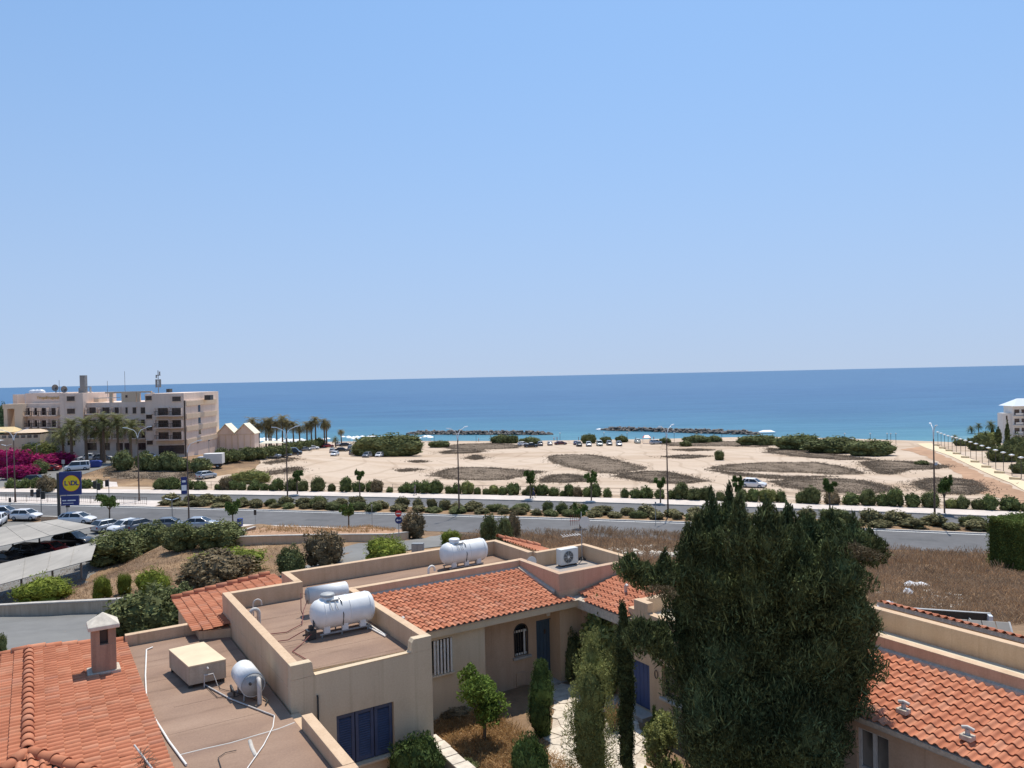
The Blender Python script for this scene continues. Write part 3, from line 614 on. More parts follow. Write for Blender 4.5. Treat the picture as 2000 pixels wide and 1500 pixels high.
# ------------------------------------------------------------------ roof tiles
PITCH_T, EXPO = .21, .30
def tile_mesh(name, pitch=PITCH_T, expo=EXPO, mat=None):
    """an S-shaped clay tile: roll and pan, tapered, with a visible thickness at the lower edge"""
    prof = []
    for k in range(8):
        t = k / 7; prof.append((t * .62 * pitch, .006 + .050 * math.sin(math.pi * t) ** .8))
    prof += [(.75 * pitch, -.005), (.9 * pitch, -.005), (1.02 * pitch, .009)]
    n = len(prof); ln = expo + .06; V = []; Fc = []
    for y, lift, sq in ((0, .036, 1.0), (ln, .0, .92)):
        for x, z in prof: V.append((.31 * pitch + (x - .31 * pitch) * sq, y, z * sq + lift))
    for x, z in prof: V.append((x, 0., z + .036 - .018))
    for x, z in prof: V.append((x, 0., z + .036))
    for i in range(n - 1): Fc += [(i, i + 1, n + i + 1, n + i), (2 * n + i, 2 * n + i + 1, 3 * n + i + 1, 3 * n + i)]
    me = bpy.data.meshes.new(name); me.from_pydata(V, [], Fc); me.update()
    me.polygons.foreach_set('use_smooth', [i % 2 == 0 for i in range(len(Fc))]); me.materials.append(mat or M['tile']); return me
TILES = [tile_mesh('roof_tile')]
CAP = None
def cap_mesh(r=.135, ln=.40):
    mb = MB(); seg = 8; V = []; Fc = []
    for y, rr, z in ((0, r, .02), (ln, r * .88, 0)):
        for k in range(seg + 1):
            a = math.pi * k / seg; V.append((math.cos(a) * rr, y, math.sin(a) * rr + z))
    for k in range(seg + 1):
        a = math.pi * k / seg; V.append((math.cos(a) * (r - .018), 0, math.sin(a) * (r - .018) + .02))
    n = seg + 1
    for k in range(seg): Fc += [(k + 1, k, n + k, n + k + 1), (k, k + 1, 2 * n + k + 1, 2 * n + k)]
    me = bpy.data.meshes.new('ridge_tile'); me.from_pydata(V, [], Fc); me.update(); me.polygons.foreach_set('use_smooth', [i % 2 == 0 for i in range(len(Fc))]); me.materials.append(M['tile']); return me
CAP = cap_mesh()

class House:
    """a building in the houses' own axes (a right, b back, z up)"""
    def __init__(s, name, label, cat, a0, b0, z0=G):
        s.o = (a0, b0, z0); x, y = xy(a0, b0); s.root = thing(name, label, cat, (x, y, z0), TH)
    def L(s, a, b, z): return (a - s.o[0], b - s.o[1], z - s.o[2])
    def box(s, name, mat, a0, a1, b0, b1, z0, z1, parent=None, bevel=.012):
        mb = MB(); mb.box(a0 - s.o[0], a1 - s.o[0], b0 - s.o[1], b1 - s.o[1], z0 - s.o[2], z1 - s.o[2]); return mb.build(name, mat, parent or s.root, bevel=bevel)
    def poly(s, name, mat, pts, z0, z1, parent=None, bevel=.012):
        mb = MB(); mb.prism([(a - s.o[0], b - s.o[1]) for a, b in pts], z0 - s.o[2], z1 - s.o[2]); return mb.build(name, mat, parent or s.root, bevel=bevel)
    def tube(s, name, mat, pts, r, parent=None, seg=8):
        mb = MB(); mb.tube([s.L(*p) for p in pts], r, seg); return mb.build(name, mat, parent or s.root)
    def wall_b(s, name, mat, b, a0, a1, z0, z1, th, holes, parent=None):      # faces -b
        mb = wall_mesh(a0, a1, z0, z1, th, holes); mb.v = [s.L(x, b + y, z) for x, y, z in mb.v]; return mb.build(name, mat, parent or s.root)
    def wall_a(s, name, mat, a, b0, b1, z0, z1, th, holes, parent=None):      # faces -a
        mb = wall_mesh(-b1, -b0, z0, z1, th, [(-h[1], -h[0], h[2], h[3]) for h in holes]); mb.v = [s.L(a + y, -x, z) for x, y, z in mb.v]; return mb.build(name, mat, parent or s.root)
    def tiles(s, name, org, e, u, rise, ncol, nrow, keep=None, cap=300, pitch=PITCH_T, expo=EXPO, deck=True, mesh=None):
        """org: lower corner (a,b,z); e: unit direction along the eave; u: unit direction up the slope (plan); rise per metre of plan"""
        cs = 1 / math.sqrt(1 + rise * rise); E_ = Vector((e[0], e[1], 0)); U = Vector((u[0] * cs, u[1] * cs, rise * cs)); N = E_.cross(U); sgn = 1
        if N.z < 0: N = -N; sgn = -1
        O = Vector(s.L(*org)); w, l = ncol * pitch, nrow * expo
        mb = MB(); c = [O, O + E_ * w, O + E_ * w + U * l, O + U * l]
        if sgn < 0: c = [c[1], c[0], c[3], c[2]]
        mb.hexa([p - N * .12 for p in c] + [p - N * .012 for p in c]) if keep is None else mb.hexa([O, O + E_ * .01, O + E_ * .01 + U * .01, O + U * .01] + [O + N * .01 + p for p in (E_ * 0, E_ * .01, E_ * .01 + U * .01, U * .01)])
        deck_o = mb.build(name, M['mortar'], s.root)
        me = mesh or TILES[0]; cells = []
        rw = Matrix.Rotation(TH, 3, 'Z'); rl = Vector(s.root.location)
        for r in range(nrow):
            for k in range(ncol):
                kk = k if sgn > 0 else k + 1
                P = O + E_ * (kk * pitch) + U * (r * expo)
                cen = O + E_ * ((k + .5) * pitch) + U * ((r + .5) * expo)
                if keep and not keep(cen.x + s.o[0], cen.y + s.o[1]): continue
                wp = rw @ cen + rl; cells.append(((wp - Vector((0, 0, CZ))).length, P, r, k))
        cells.sort(key=lambda q: q[0]); ex = E_ if sgn > 0 else -E_
        base = Matrix((ex, U, N)).transposed().to_4x4(); rest = MB()
        for i, (dist, P, r, k) in enumerate(cells):
            j = Matrix.Rotation(random.uniform(-.012, .012), 4, 'Z') @ Matrix.Rotation(random.uniform(-.014, .014), 4, 'X')
            mtx = Matrix.Translation(P + N * random.uniform(0, .006)) @ base @ j
            if i < cap:
                t = bpy.data.objects.new('roof_tile', me); t.matrix_local = mtx; link(t, deck_o); t.matrix_local = mtx
            else: rest.add([mtx @ v.co for v in me.vertices], [tuple(p.vertices) for p in me.polygons], True)
        if rest.v: tag(rest.build('more_roof_tiles', M['tile'], deck_o), kind='stuff')
        return deck_o
    def caps(s, parent, p0, p1, n=None, ln=.36):
        p0, p1 = Vector(s.L(*p0)), Vector(s.L(*p1)); d = p1 - p0; n = n or max(1, int(d.length / ln)); dn = d.normalized(); sx_ = dn.cross(Vector((0, 0, 1))).normalized(); nz = sx_.cross(dn)
        base = Matrix((sx_, dn, nz)).transposed().to_4x4()
        for i in range(n):
            m = Matrix.Translation(p0 + d * (i / n)) @ base @ Matrix.Rotation(random.uniform(-.03, .03), 4, 'Z')
            t = bpy.data.objects.new('ridge_tile', CAP); link(t, parent); t.matrix_local = m

def roofing_mat(name, c0, c1, c2):
    """painted waterproof roofing: broad stains, faint laps between the rolls, dust and puddle marks"""
    m, nd, lk, p = new_mat(name); tc = nd.new('ShaderNodeTexCoord')
    mp = nd.new('ShaderNodeMapping'); mp.inputs['Scale'].default_value = (.5, 1.1, 1); lk.new(tc.outputs['Object'], mp.inputs[0])
    n = nd.new('ShaderNodeTexNoise'); n.inputs['Scale'].default_value = .9; n.inputs['Detail'].default_value = 5; n.inputs['Roughness'].default_value = .5; n.inputs['Distortion'].default_value = .4; lk.new(mp.outputs[0], n.inputs[0])
    r = ramp(nd, [(.30, c0), (.5, c1), (.7, c2)]); lk.new(n.outputs[0], r.inputs[0])
    n2 = nd.new('ShaderNodeTexNoise'); n2.inputs['Scale'].default_value = 22; n2.inputs['Detail'].default_value = 6; n2.inputs['Roughness'].default_value = .7; lk.new(tc.outputs['Object'], n2.inputs[0])
    mx = nd.new('ShaderNodeMix'); mx.data_type = 'RGBA'; mx.blend_type = 'OVERLAY'; mx.inputs[0].default_value = .3; lk.new(r.outputs[0], mx.inputs[6]); lk.new(n2.outputs[0], mx.inputs[7])
    sp = nd.new('ShaderNodeSeparateXYZ'); lk.new(tc.outputs['Object'], sp.inputs[0])
    wob = nd.new('ShaderNodeMath'); wob.operation = 'MULTIPLY'; wob.inputs[1].default_value = .35; lk.new(n.outputs[0], wob.inputs[0])
    mu = nd.new('ShaderNodeMath'); mu.operation = 'MULTIPLY_ADD'; mu.inputs[1].default_value = .98; lk.new(sp.outputs[1], mu.inputs[0]); lk.new(wob.outputs[0], mu.inputs[2])
    dv = nd.new('ShaderNodeMath'); dv.operation = 'FRACT'; lk.new(mu.outputs[0], dv.inputs[0])
    r2 = ramp(nd, [(0, (.74, .72, .72)), (.10, (.95, .95, .95)), (.5, (1.02, 1.02, 1.02)), (.88, (.97, .97, .97)), (1, (.72, .70, .70))]); lk.new(dv.outputs[0], r2.inputs[0])
    n3 = nd.new('ShaderNodeTexNoise'); n3.inputs['Scale'].default_value = .45; n3.inputs['Detail'].default_value = 3; lk.new(tc.outputs['Object'], n3.inputs[0])
    r3 = ramp(nd, [(.42, (.05, .05, .05)), (.6, (.75, .75, .75))]); lk.new(n3.outputs[0], r3.inputs[0])
    m2 = nd.new('ShaderNodeMix'); m2.data_type = 'RGBA'; m2.blend_type = 'MULTIPLY'; lk.new(r3.outputs[0], m2.inputs[0]); lk.new(mx.outputs[2], m2.inputs[6]); lk.new(r2.outputs[0], m2.inputs[7])
    lk.new(m2.outputs[2], p.inputs['Base Color']); p.inputs['Roughness'].default_value = .85; p.inputs['Specular IOR Level'].default_value = .2
    b = nd.new('ShaderNodeBump'); b.inputs['Strength'].default_value = .3; b.inputs['Distance'].default_value = .03; lk.new(n.outputs[0], b.inputs['Height']); lk.new(b.outputs[0], p.inputs['Normal'])
    return m
M['roofing'] = roofing_mat('brown_roofing', (.235, .152, .110), (.285, .187, .132), (.33, .222, .158))
M['roofing_grey'] = roofing_mat('grey_brown_roofing', (.25, .215, .19), (.33, .285, .25), (.42, .36, .31))
M['roofing_pale'] = plain('pale_painted_roof', (.62, .54, .40), .9, var=.1, scale=3, bump=.2, big=.1)

PZ = 21.1; RF = 20.52; TW = .24
# ================= house A: the middle house with the blue door
A = House('courtyard_house', 'tan flat-roofed house with terracotta tile roof and blue door in the middle', 'house', 5.15, 18.65)
# masses (solid cores set behind the facade walls)
A.box('wall', M['render_tan'], 5.15, 8.93, 18.93, 26.5, 15.2, RF - .02)
A.box('wall', M['render_tan'], 7.6, 16.55, 24.35, 28.05, 15.2, RF - .03, bevel=0)
A.box('wall', M['render_tan'], 15.37, 19.05, 21.8, 25.2, 15.2, RF - .025, bevel=0)
A.box('wall', M['render_cream'], 8.94, 15.36, 22.62, 24.34, 15.2, 20.1, bevel=0)
# front wall of the front block, with the shuttered window
wa0, wz1 = on_b(657, 1398, 18.65); wa1, wz2 = on_b(769, 1371, 18.65); wz0 = on_b(769, 1472, 18.65)[1]; wz1 = (wz1 + wz2) / 2
A.wall_b('front_wall', M['render_cream'], 18.65, 5.15, 8.93, 15.5, RF + .22, .27, [(wa0, wa1, wz0, wz1)])
# parapets of the front block: the front one steps down between two shoulders
mb = MB(); P_ = [(5.15, RF + .22), (8.93, RF + .22), (8.93, PZ), (8.42, PZ), (8.36, PZ - .09), (8.33, RF + .26), (8.28, RF + .225), (5.76, RF + .225), (5.72, RF + .30), (5.69, PZ - .03), (5.66, PZ), (5.15, PZ)]
mb.prism_y([(a - 5.15, z - G) for a, z in P_], 0, TW); mb.build('parapet', M['render_cream'], A.root, bevel=.008)
A.box('parapet', M['render_tan'], 5.15, 5.15 + TW, 18.65 + TW, 26.5, RF - .02, PZ - .002)
A.box('parapet', M['render_tan'], 8.93 - TW, 8.93, 18.65 + TW, 24.35, RF - .02, PZ - .002)
A.box('parapet', M['render_tan'], 5.15 + TW, 7.75, 26.26, 26.5, RF - .02, PZ - .004)
# parapets of the rear strip and the corner block
A.box('parapet', M['render_tan'], 7.51, 7.75, 26.5, 28.05, RF - .03, PZ)
A.box('parapet', M['render_tan'], 7.75, 16.55, 27.81, 28.05, RF - .03, PZ - .003)
A.box('parapet', M['render_tan'], 16.31, 16.55, 25.2, 27.81, RF - .03, PZ)
A.box('parapet', M['render_tan'], 16.55, 19.05, 24.96, 25.2, RF - .03, PZ - .004)
A.box('parapet', M['render_tan'], 18.81, 19.05, 21.8, 24.96, RF - .03, PZ)
A.box('parapet', M['render_pink'], 15.37, 18.81, 21.8, 22.04, RF - .03, PZ - .003)
A.box('parapet', M['render_pink'], 15.37, 15.61, 22.04, 24.59, RF - .03, PZ)
A.box('parapet', M['render_tan'], 8.93, 15.37, 24.35, 24.59, RF - .03, PZ - .004)
A.box('parapet', M['render_tan'], 8.69, 8.93, 24.351, 24.59, RF - .03, PZ - .001)
# roof sheets
rs = A.box('roof_deck', M['roofing'], 5.39, 8.69, 18.89, 26.26, RF - .02, RF + .02, bevel=0)
A.box('roof_deck', M['roofing'], 7.752, 16.31, 24.59, 27.81, RF - .03, RF + .008, bevel=0)
A.box('roof_deck', M['roofing_grey'], 15.612, 18.81, 22.04, 24.96, RF - .025, RF + .014, bevel=0)
for bb_ in (19.7, 20.9, 21.75, 22.9, 24.6):      # welded laps of the roofing felt
    A.box('felt_lap', M['roofing'], 5.40, 8.68 - random.uniform(0, .8), bb_, bb_ + .13, RF + .0201, RF + .0235, bevel=0)
A.box('felt_lap', M['roofing'], 7.76, 16.3, 26.4, 26.52, RF + .0081, RF + .0115, bevel=0)
# louvred shutters: three leaves in a frame
sh = A.box('shutter', M['shutter'], wa0 + .003, wa1 - .003, 18.83, 18.86, wz0 + .003, wz1 - .003, bevel=0)
nleaf = 3; lw = (wa1 - wa0) / nleaf
for k in range(nleaf):
    a0 = wa0 + k * lw; st = .095
    A.box('stile', M['shutter'], a0 + .012, a0 + st, 18.745, 18.80, wz0 + .02, wz1 - .02, sh, bevel=.004); A.box('stile', M['shutter'], a0 + lw - st, a0 + lw - .012, 18.745, 18.80, wz0 + .02, wz1 - .02, sh, bevel=.004)
    A.box('rail', M['shutter'], a0 + st, a0 + lw - st, 18.75, 18.80, wz1 - .13, wz1 - .02, sh, bevel=.004); A.box('rail', M['shutter'], a0 + st, a0 + lw - st, 18.75, 18.80, wz0 + .02, wz0 + .13, sh, bevel=.004)
    nsl = int((wz1 - wz0 - .26) / .062)
    for q in range(nsl):
        z = wz0 + .14 + q * .062; mb = MB(); x0, x1 = a0 + st + .002, a0 + lw - st - .002
        mb.hexa([A.L(x0, 18.752, z), A.L(x1, 18.752, z), A.L(x1, 18.80, z + .040), A.L(x0, 18.80, z + .040), A.L(x0, 18.752, z + .012), A.L(x1, 18.752, z + .012), A.L(x1, 18.80, z + .052), A.L(x0, 18.80, z + .052)])
        mb.build('slat', M['shutter'], sh)
A.box('sill', M['render_cream'], wa0 - .05, wa1 + .05, 18.58, 18.648, wz0 - .07, wz0 - .005)
# long facade: left part flush, right part set back under the eave
la1 = on_b(947, 1250, 21.65)[0]
g0, gz1 = on_b(845, 1252, 21.65); g1, _ = on_b(882, 1252, 21.65); gz0 = on_b(860, 1316, 21.65)[1]; g0 -= .22
A.wall_b('facade_wall', M['render_cream'], 21.65, 8.93, la1, 15.6, 20.02, .24, [(g0 + .08, g1, gz0, gz1)])
DB = 22.35
d0, dz1 = on_b(1047, 1213, DB); d1, _ = on_b(1091, 1208, DB); dz0 = G + .05
v0, vz1 = on_b(1003, 1221, DB); v1, _ = on_b(1031, 1221, DB); vz0 = on_b(1010, 1283, DB)[1]
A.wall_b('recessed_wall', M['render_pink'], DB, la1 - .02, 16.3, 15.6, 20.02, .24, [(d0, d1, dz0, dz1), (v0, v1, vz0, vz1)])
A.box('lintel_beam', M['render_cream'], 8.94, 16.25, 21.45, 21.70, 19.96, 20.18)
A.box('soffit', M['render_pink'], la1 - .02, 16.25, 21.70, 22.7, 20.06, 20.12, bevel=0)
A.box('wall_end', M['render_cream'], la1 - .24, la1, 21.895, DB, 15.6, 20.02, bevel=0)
# window with white bars
gw = A.box('window', M['glass'], g0 + .08, g1, 21.80, 21.82, gz0, gz1, bevel=0)
A.box('sill', M['render_cream'], g0 + .03, g1 + .06, 21.57, 21.648, gz0 - .07, gz0 - .005, gw)
nb = 6
for k in range(nb):
    a = g0 + .26 + k * (g1 - g0 - .30) / (nb - 1); A.box('bar', M['white_bar'], a - .028, a + .028, 21.60, 21.64, gz0 + .01, gz1 - .01, gw, bevel=0)
A.box('curtain', M['white_bar'], g0 + .34, g0 + .46, 21.775, 21.785, gz0 + .02, gz1 - .02, gw, bevel=0)
# arched window
vw = A.box('arched_window', M['glass'], v0, v1, DB + .14, DB + .16, vz0, vz1, bevel=0)
ra = (v1 - v0) / 2; ac = (v0 + v1) / 2; zc = vz1 - ra
for sgn in (-1, 1):      # masonry that rounds the head of the opening
    pts = [(ac + sgn * ra, zc), (ac + sgn * ra, vz1 + .001), (ac, vz1 + .001)] + [(ac + sgn * ra * math.sin(t), zc + ra * math.cos(t)) for t in np.linspace(.12, math.pi / 2, 8)]
    if sgn < 0: pts = pts[::-1]
    mb = MB(); mb.prism_y([(a - A.o[0], z - G) for a, z in pts], DB + .001 - A.o[1], DB + .135 - A.o[1]); mb.build('arch_spandrel', M['render_pink'], vw)
arc = [(ac + ra * .97 * math.cos(t), DB + .02, zc + ra * .97 * math.sin(t)) for t in np.linspace(0, math.pi, 13)]
A.tube('frame', M['frame_dark'], [(v1 - .02, DB + .02, vz0 + .02)] + arc + [(v0 + .02, DB + .02, vz0 + .02)], .028, vw)
for zz in (vz0 + .06, zc + .02): A.box('crossbar', M['white_bar'], v0 + .03, v1 - .03, DB + .05, DB + .08, zz - .035, zz + .035, vw, bevel=0)
A.box('crossbar', M['white_bar'], v1 - .16, v1 - .09, DB + .052, DB + .078, vz0 + .1, zc, vw, bevel=0)
for k in range(4): a = v0 + .1 + k * .1; A.box('bar', M['frame_dark'], a - .01, a + .01, DB + .03, DB + .045, vz0 + .03, zc + .1, vw, bevel=0)
A.box('sill', M['concrete'], v0 - .06, v1 + .08, DB - .10, DB - .002, vz0 - .09, vz0 - .01, vw)
# blue door
dr = A.box('door', M['blue_door'], d0 + .03, d1 - .03, DB + .10, DB + .15, dz0, dz1 - .03)
for k in range(6):
    w_ = (d1 - d0 - .10) / 6; A.box('plank', M['blue_door'], d0 + .05 + k * w_ + .006, d0 + .05 + (k + 1) * w_ - .006, DB + .08, DB + .099, dz0 + .03, dz1 - .08, dr, bevel=.004)
A.box('door_frame', M['blue_door'], d0, d0 + .05, DB + .02, DB + .10, dz0, dz1, dr); A.box('door_frame', M['blue_door'], d1 - .05, d1, DB + .02, DB + .10, dz0, dz1, dr); A.box('door_frame', M['blue_door'], d0 + .05, d1 - .05, DB + .02, DB + .10, dz1 - .06, dz1, dr)
A.box('knocker', M['frame_dark'], d0 + .36, d0 + .43, DB + .05, DB + .08, dz0 + 1.55, dz0 + 1.72, dr); A.box('handle', M['dark_metal'], d1 - .17, d1 - .12, DB + .03, DB + .08, dz0 + .98, dz0 + 1.16, dr)
A.box('wall_lamp', M['white_bar'], d0 + .42, d0 + .56, DB - .09, DB - .002, dz1 + .10, dz1 + .26, bevel=.03)
A.box('meter_box', M['render_pink'], v0 + .05, v0 + .42, DB - .05, DB - .002, vz0 - 1.0, vz0 - .55)
A.box('threshold', M['concrete'], d0 - .15, d1 + .25, DB - .55, DB - .003, G - .2, G + .06)
# tile roofs
ROW = 10; rise = .19
tr = A.tiles('tile_roof', (9.0, 21.36, 20.22), (1, 0), (0, 1), rise, 33, ROW, keep=lambda a, b: a - 15.5 < (b - 21.3) * 0 + max(-.05, .45 - (b - 21.36) * .9) and not (a > 15.30 and b > 21.75))
A.poly('roof_underlay', M['mortar'], [(8.94, 21.42), (15.36, 21.42), (15.36, 24.34), (8.94, 24.34)], 20.18, 20.2, bevel=0)
mb = MB(); mb.hexa([A.L(8.94, 21.40, 20.19), A.L(15.9, 21.40, 20.19), A.L(15.36, 24.34, 20.19), A.L(8.94, 24.34, 20.19), A.L(8.94, 21.40, 20.205), A.L(15.9, 21.40, 20.205), A.L(15.36, 24.34, 20.75), A.L(8.94, 24.34, 20.75)]); mb.build('roof_bed', M['mortar'], A.root)
mb = MB(); mb.hexa([A.L(15.26, 22.0, 20.2), A.L(15.36, 22.0, 20.2), A.L(15.36, 24.34, 20.2), A.L(15.26, 24.34, 20.2), A.L(15.26, 22.0, 20.46), A.L(15.365, 22.0, 20.49), A.L(15.365, 24.34, 20.90), A.L(15.26, 24.34, 20.86)]); mb.build('flashing', M['mortar'], A.root)
mb = MB(); mb.hexa([A.L(8.94, 24.26, 20.6), A.L(15.3, 24.26, 20.6), A.L(15.3, 24.345, 20.6), A.L(8.94, 24.345, 20.6), A.L(8.94, 24.28, 20.82), A.L(15.3, 24.28, 20.82), A.L(15.3, 24.345, 20.86), A.L(8.94, 24.345, 20.86)]); mb.build('flashing', M['mortar'], A.root)
sr = A.tiles('tile_roof', (15.85, 21.74, 20.24), (0, -1), (1, 0), rise, 16, 10, keep=lambda a, b: b > 18.9 and (a > 16.0 or b < 21.2) and not (a > 16.1 + 1e9))
mb = MB(); mb.hexa([A.L(15.9, 18.75, 19.9), A.L(18.8, 18.75, 19.9), A.L(18.8, 21.78, 19.9), A.L(15.9, 21.78, 19.9), A.L(15.9, 18.75, 20.2), A.L(18.8, 18.75, 20.74), A.L(18.8, 21.78, 20.74), A.L(15.9, 21.78, 20.2)]); mb.build('roof_bed', M['mortar'], A.root)
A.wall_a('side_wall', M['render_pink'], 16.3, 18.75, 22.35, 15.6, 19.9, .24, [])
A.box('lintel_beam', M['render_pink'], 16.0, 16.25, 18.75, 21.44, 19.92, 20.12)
# roof at the left, rising from its left eave to the parapet
rl = A.tiles('tile_roof', (4.05, 29.7, 20.28), (0, -1), (1, 0), .10, 21, 12, keep=lambda a, b: (a < 5.13 or b > 26.6) and (a < 7.5) and b > 25.2 + (4.9 - a) * .35)
A.poly('roof_bed', M['render_tan'], [(4.25, 25.55), (5.14, 25.25), (5.14, 26.52), (7.5, 26.52), (7.5, 29.6), (4.25, 29.6)], 19.2, 20.26, bevel=0)
A.box('wall', M['render_tan'], 4.4, 7.45, 26.6, 29.5, 14.5, 19.25, bevel=0); A.box('wall', M['render_tan'], 4.4, 5.14, 25.5, 26.59, 14.5, 19.24, bevel=0)
A.caps(rl, (4.05, 29.72, 20.32), (7.5, 29.72, 20.68))
# small roof beyond the rear parapet
rr = A.tiles('tile_roof', (19.0, 28.3, 20.35), (0, -1), (-1, 0), .32, 14, 7, keep=lambda a, b: a > 16.6 and b > 25.25)
A.caps(rr, (16.75, 28.3, 21.12), (18.9, 28.3, 20.46))
A.poly('roof_bed', M['render_tan'], [(16.56, 25.22), (19.0, 25.22), (19.0, 28.2), (16.56, 28.2)], 15, 20.3, bevel=0)
# pipes and small roof fittings that belong to the house
def pipe_hook(hs, a, b, z, h, r, dirn=(1, 0), m='pvc', name='vent_pipe'):
    pts = [(a, b, z), (a, b, z + h * .72)] + [(a + dirn[0] * .13 * (1 - math.cos(t)), b + dirn[1] * .13 * (1 - math.cos(t)), z + h * .72 + .13 * math.sin(t) * 1.1) for t in np.linspace(.3, math.pi, 7)]
    pts.append((pts[-1][0], pts[-1][1], pts[-1][2] - .06)); return hs.tube(name, M[m], pts, r)
def tile_vent(hs, a, b, z, name='tile_vent'):
    o = hs.tube(name, M['pvc'], [(a, b, z - .05), (a, b, z + .22), (a - .02, b - .06, z + .28), (a - .03, b - .13, z + .25)], .055); return o
a_, b_ = on_zab(506, 1226, RF); pipe_hook(A, a_, b_, RF, .62, .06, (-1, 0)); a_, b_ = on_zab(495, 1205, RF); pipe_hook(A, a_, b_, RF, .55, .026, (1, 0))
tile_vent(A, 9.55, 21.95, 20.36); tile_vent(A, 17.1, 20.3, 20.5)
a_, b_ = on_zab(1000, 1098, PZ - .05); pipe_hook(A, on_zab(837, 1122, RF)[0], on_zab(837, 1122, RF)[1], RF, .22, .045, (1, 0), 'white_pipe')
A.tube('overflow_rod', M['rubber'], [(5.79, 18.63, 20.25), (5.79, 18.60, 20.2), (5.79, 18.60, 18.0)], .022)
A.tube('spare_pipe', M['white_pipe'], [(8.45, 23.2, RF + .06), (8.55, 20.9, RF + .05)], .03); A.tube('spare_pipe', M['white_pipe'], [(8.3, 23.1, RF + .05), (8.5, 20.8, RF + .05)], .025)

# ================= house B: the near house at the left
BF = 19.97
B = House('near_house', 'near house with brown flat roof, chimney and ridged terracotta roof at lower left', 'house', 2.2, 15)
B.poly('wall', M['render_tan'], [(-5, 10), (5.34, 10), (5.34, 18.62), (5.12, 18.62), (5.12, 26.45), (-5, 26.45)], 14.5, BF - .02)
B.poly('roof_deck', M['roofing'], [(1.9, 10.2), (5.08, 10.2), (5.08, 18.6), (5.10, 18.6), (5.10, 26.2), (1.9, 26.2)], BF - .02, BF + .02, bevel=0)
B.box('parapet', M['render_tan'], 2.25, 4.72, 26.22, 26.45, BF - .01, BF + .36)
B.box('parapet', M['concrete'], 4.74, 5.11, 26.2, 26.45, BF - .01, BF + .30)
B.box('parapet', M['render_tan'], 5.09, 5.34, 14.85, 17.62, BF - .01, BF + .33)
B.box('parapet', M['render_tan'], 2.3, 5.34, 14.6, 14.84, BF - .01, BF + .328)
br = .115
t1 = B.tiles('tile_roof', (2.28, 26.42, 20.08), (0, -1), (-1, 0), br, 50, 8, expo=.315, keep=lambda a, b: b > 19.0 - max(0, (a + .25)) * 1.5)
t2 = B.tiles('tile_roof', (-2.78, 26.42, 20.08), (0, -1), (1, 0), br, 50, 8, expo=.315, keep=lambda a, b: b > 19.0 - max(0, (-.25 - a)) * 1.5, cap=150)
t3 = B.tiles('tile_roof', (-3.2, 15.3, 19.98), (1, 0), (0, 1), .11, 28, 13, keep=lambda a, b: b < 18.9 - abs(a + .25) * 1.5, cap=150)
mb = MB(); e_ = 19.0; V_ = [B.L(2.2, 26.42, 20.05), B.L(-.25, 26.42, 20.33), B.L(-2.7, 26.42, 20.05), B.L(2.2, 15.2, 20.05), B.L(-.25, 19.0, 20.33), B.L(-2.7, 15.2, 20.05)]
mb.add(V_ + [(v[0], v[1], 19.9 - G) for v in V_], [(0, 1, 4, 3), (1, 2, 5, 4), (3, 4, 5), (0, 6, 7, 1), (1, 7, 8, 2), (0, 3, 9, 6), (3, 5, 11, 9), (2, 8, 11, 5)]); mb.build('roof_bed', M['mortar'], B.root)
B.caps(t1, (-.25, 18.95, 20.40), (-.25, 26.4, 20.40)); B.caps(t1, (2.1, 15.6, 20.16), (-.2, 18.95, 20.38)); B.caps(t1, (-2.6, 15.6, 20.16), (-.3, 18.95, 20.38)); B.caps(t1, (2.2, 26.45, 20.10), (-.25, 26.45, 20.38)); B.caps(t2, (-2.7, 26.45, 20.1), (-.25, 26.45, 20.38))
# chimney
ca, cb = on_zab(205, 1318, 20.2); cw = .29; ch = 20.2
ztop = on_b(205, 1222, cb + .3)[1]; zcap = on_b(205, 1197, cb + .3)[1]
ck = B.box('chimney', M['render_brown'], ca - cw, ca + cw, cb, cb + .52, 19.9, ztop - .42)
for (x0, x1, y0, y1) in ((-cw, -.10, 0, .52), (.10, cw, 0, .52), (-.10, .10, .34, .52)): B.box('chimney_shaft', M['render_brown'], ca + x0, ca + x1, cb + y0 + .001, cb + y1 - .001, ztop - .42, ztop, ck, bevel=0)
B.box('flue', M['dark_metal'], ca - .098, ca + .098, cb + .16, cb + .33, ztop - .419, ztop - .05, ck, bevel=0)
mb = MB(); cc = [(ca - cw - .09, cb - .09), (ca + cw + .09, cb - .09), (ca + cw + .09, cb + .61), (ca - cw - .09, cb + .61)]; ap = B.L(ca, cb + .26, zcap + .05)
lo = [B.L(x, y, ztop) for x, y in cc]; hi = [B.L(x, y, ztop + .10) for x, y in cc]
mb.add(lo + hi + [ap], [(3, 2, 1, 0), (0, 1, 5, 4), (1, 2, 6, 5), (2, 3, 7, 6), (3, 0, 4, 7), (4, 5, 8), (5, 6, 8), (6, 7, 8), (7, 4, 8)]); mb.build('chimney_cap', plain('stained_pale_cement', (.62, .55, .45), .9, var=.22, scale=5, bump=.3), ck, bevel=.015)
B.box('flashing', M['mortar'], ca - cw - .12, ca + cw + .10, cb - .05, cb + .58, 19.95, 20.30, ck, bevel=.03)
for bb_ in (16.1, 17.9, 19.05, 20.6, 21.9, 22.7, 24.4): B.box('felt_lap', M['roofing'], 2.32 + random.uniform(0, .5), 5.07 - random.uniform(0, .9), bb_, bb_ + .13, BF + .0201, BF + .0238, bevel=0)
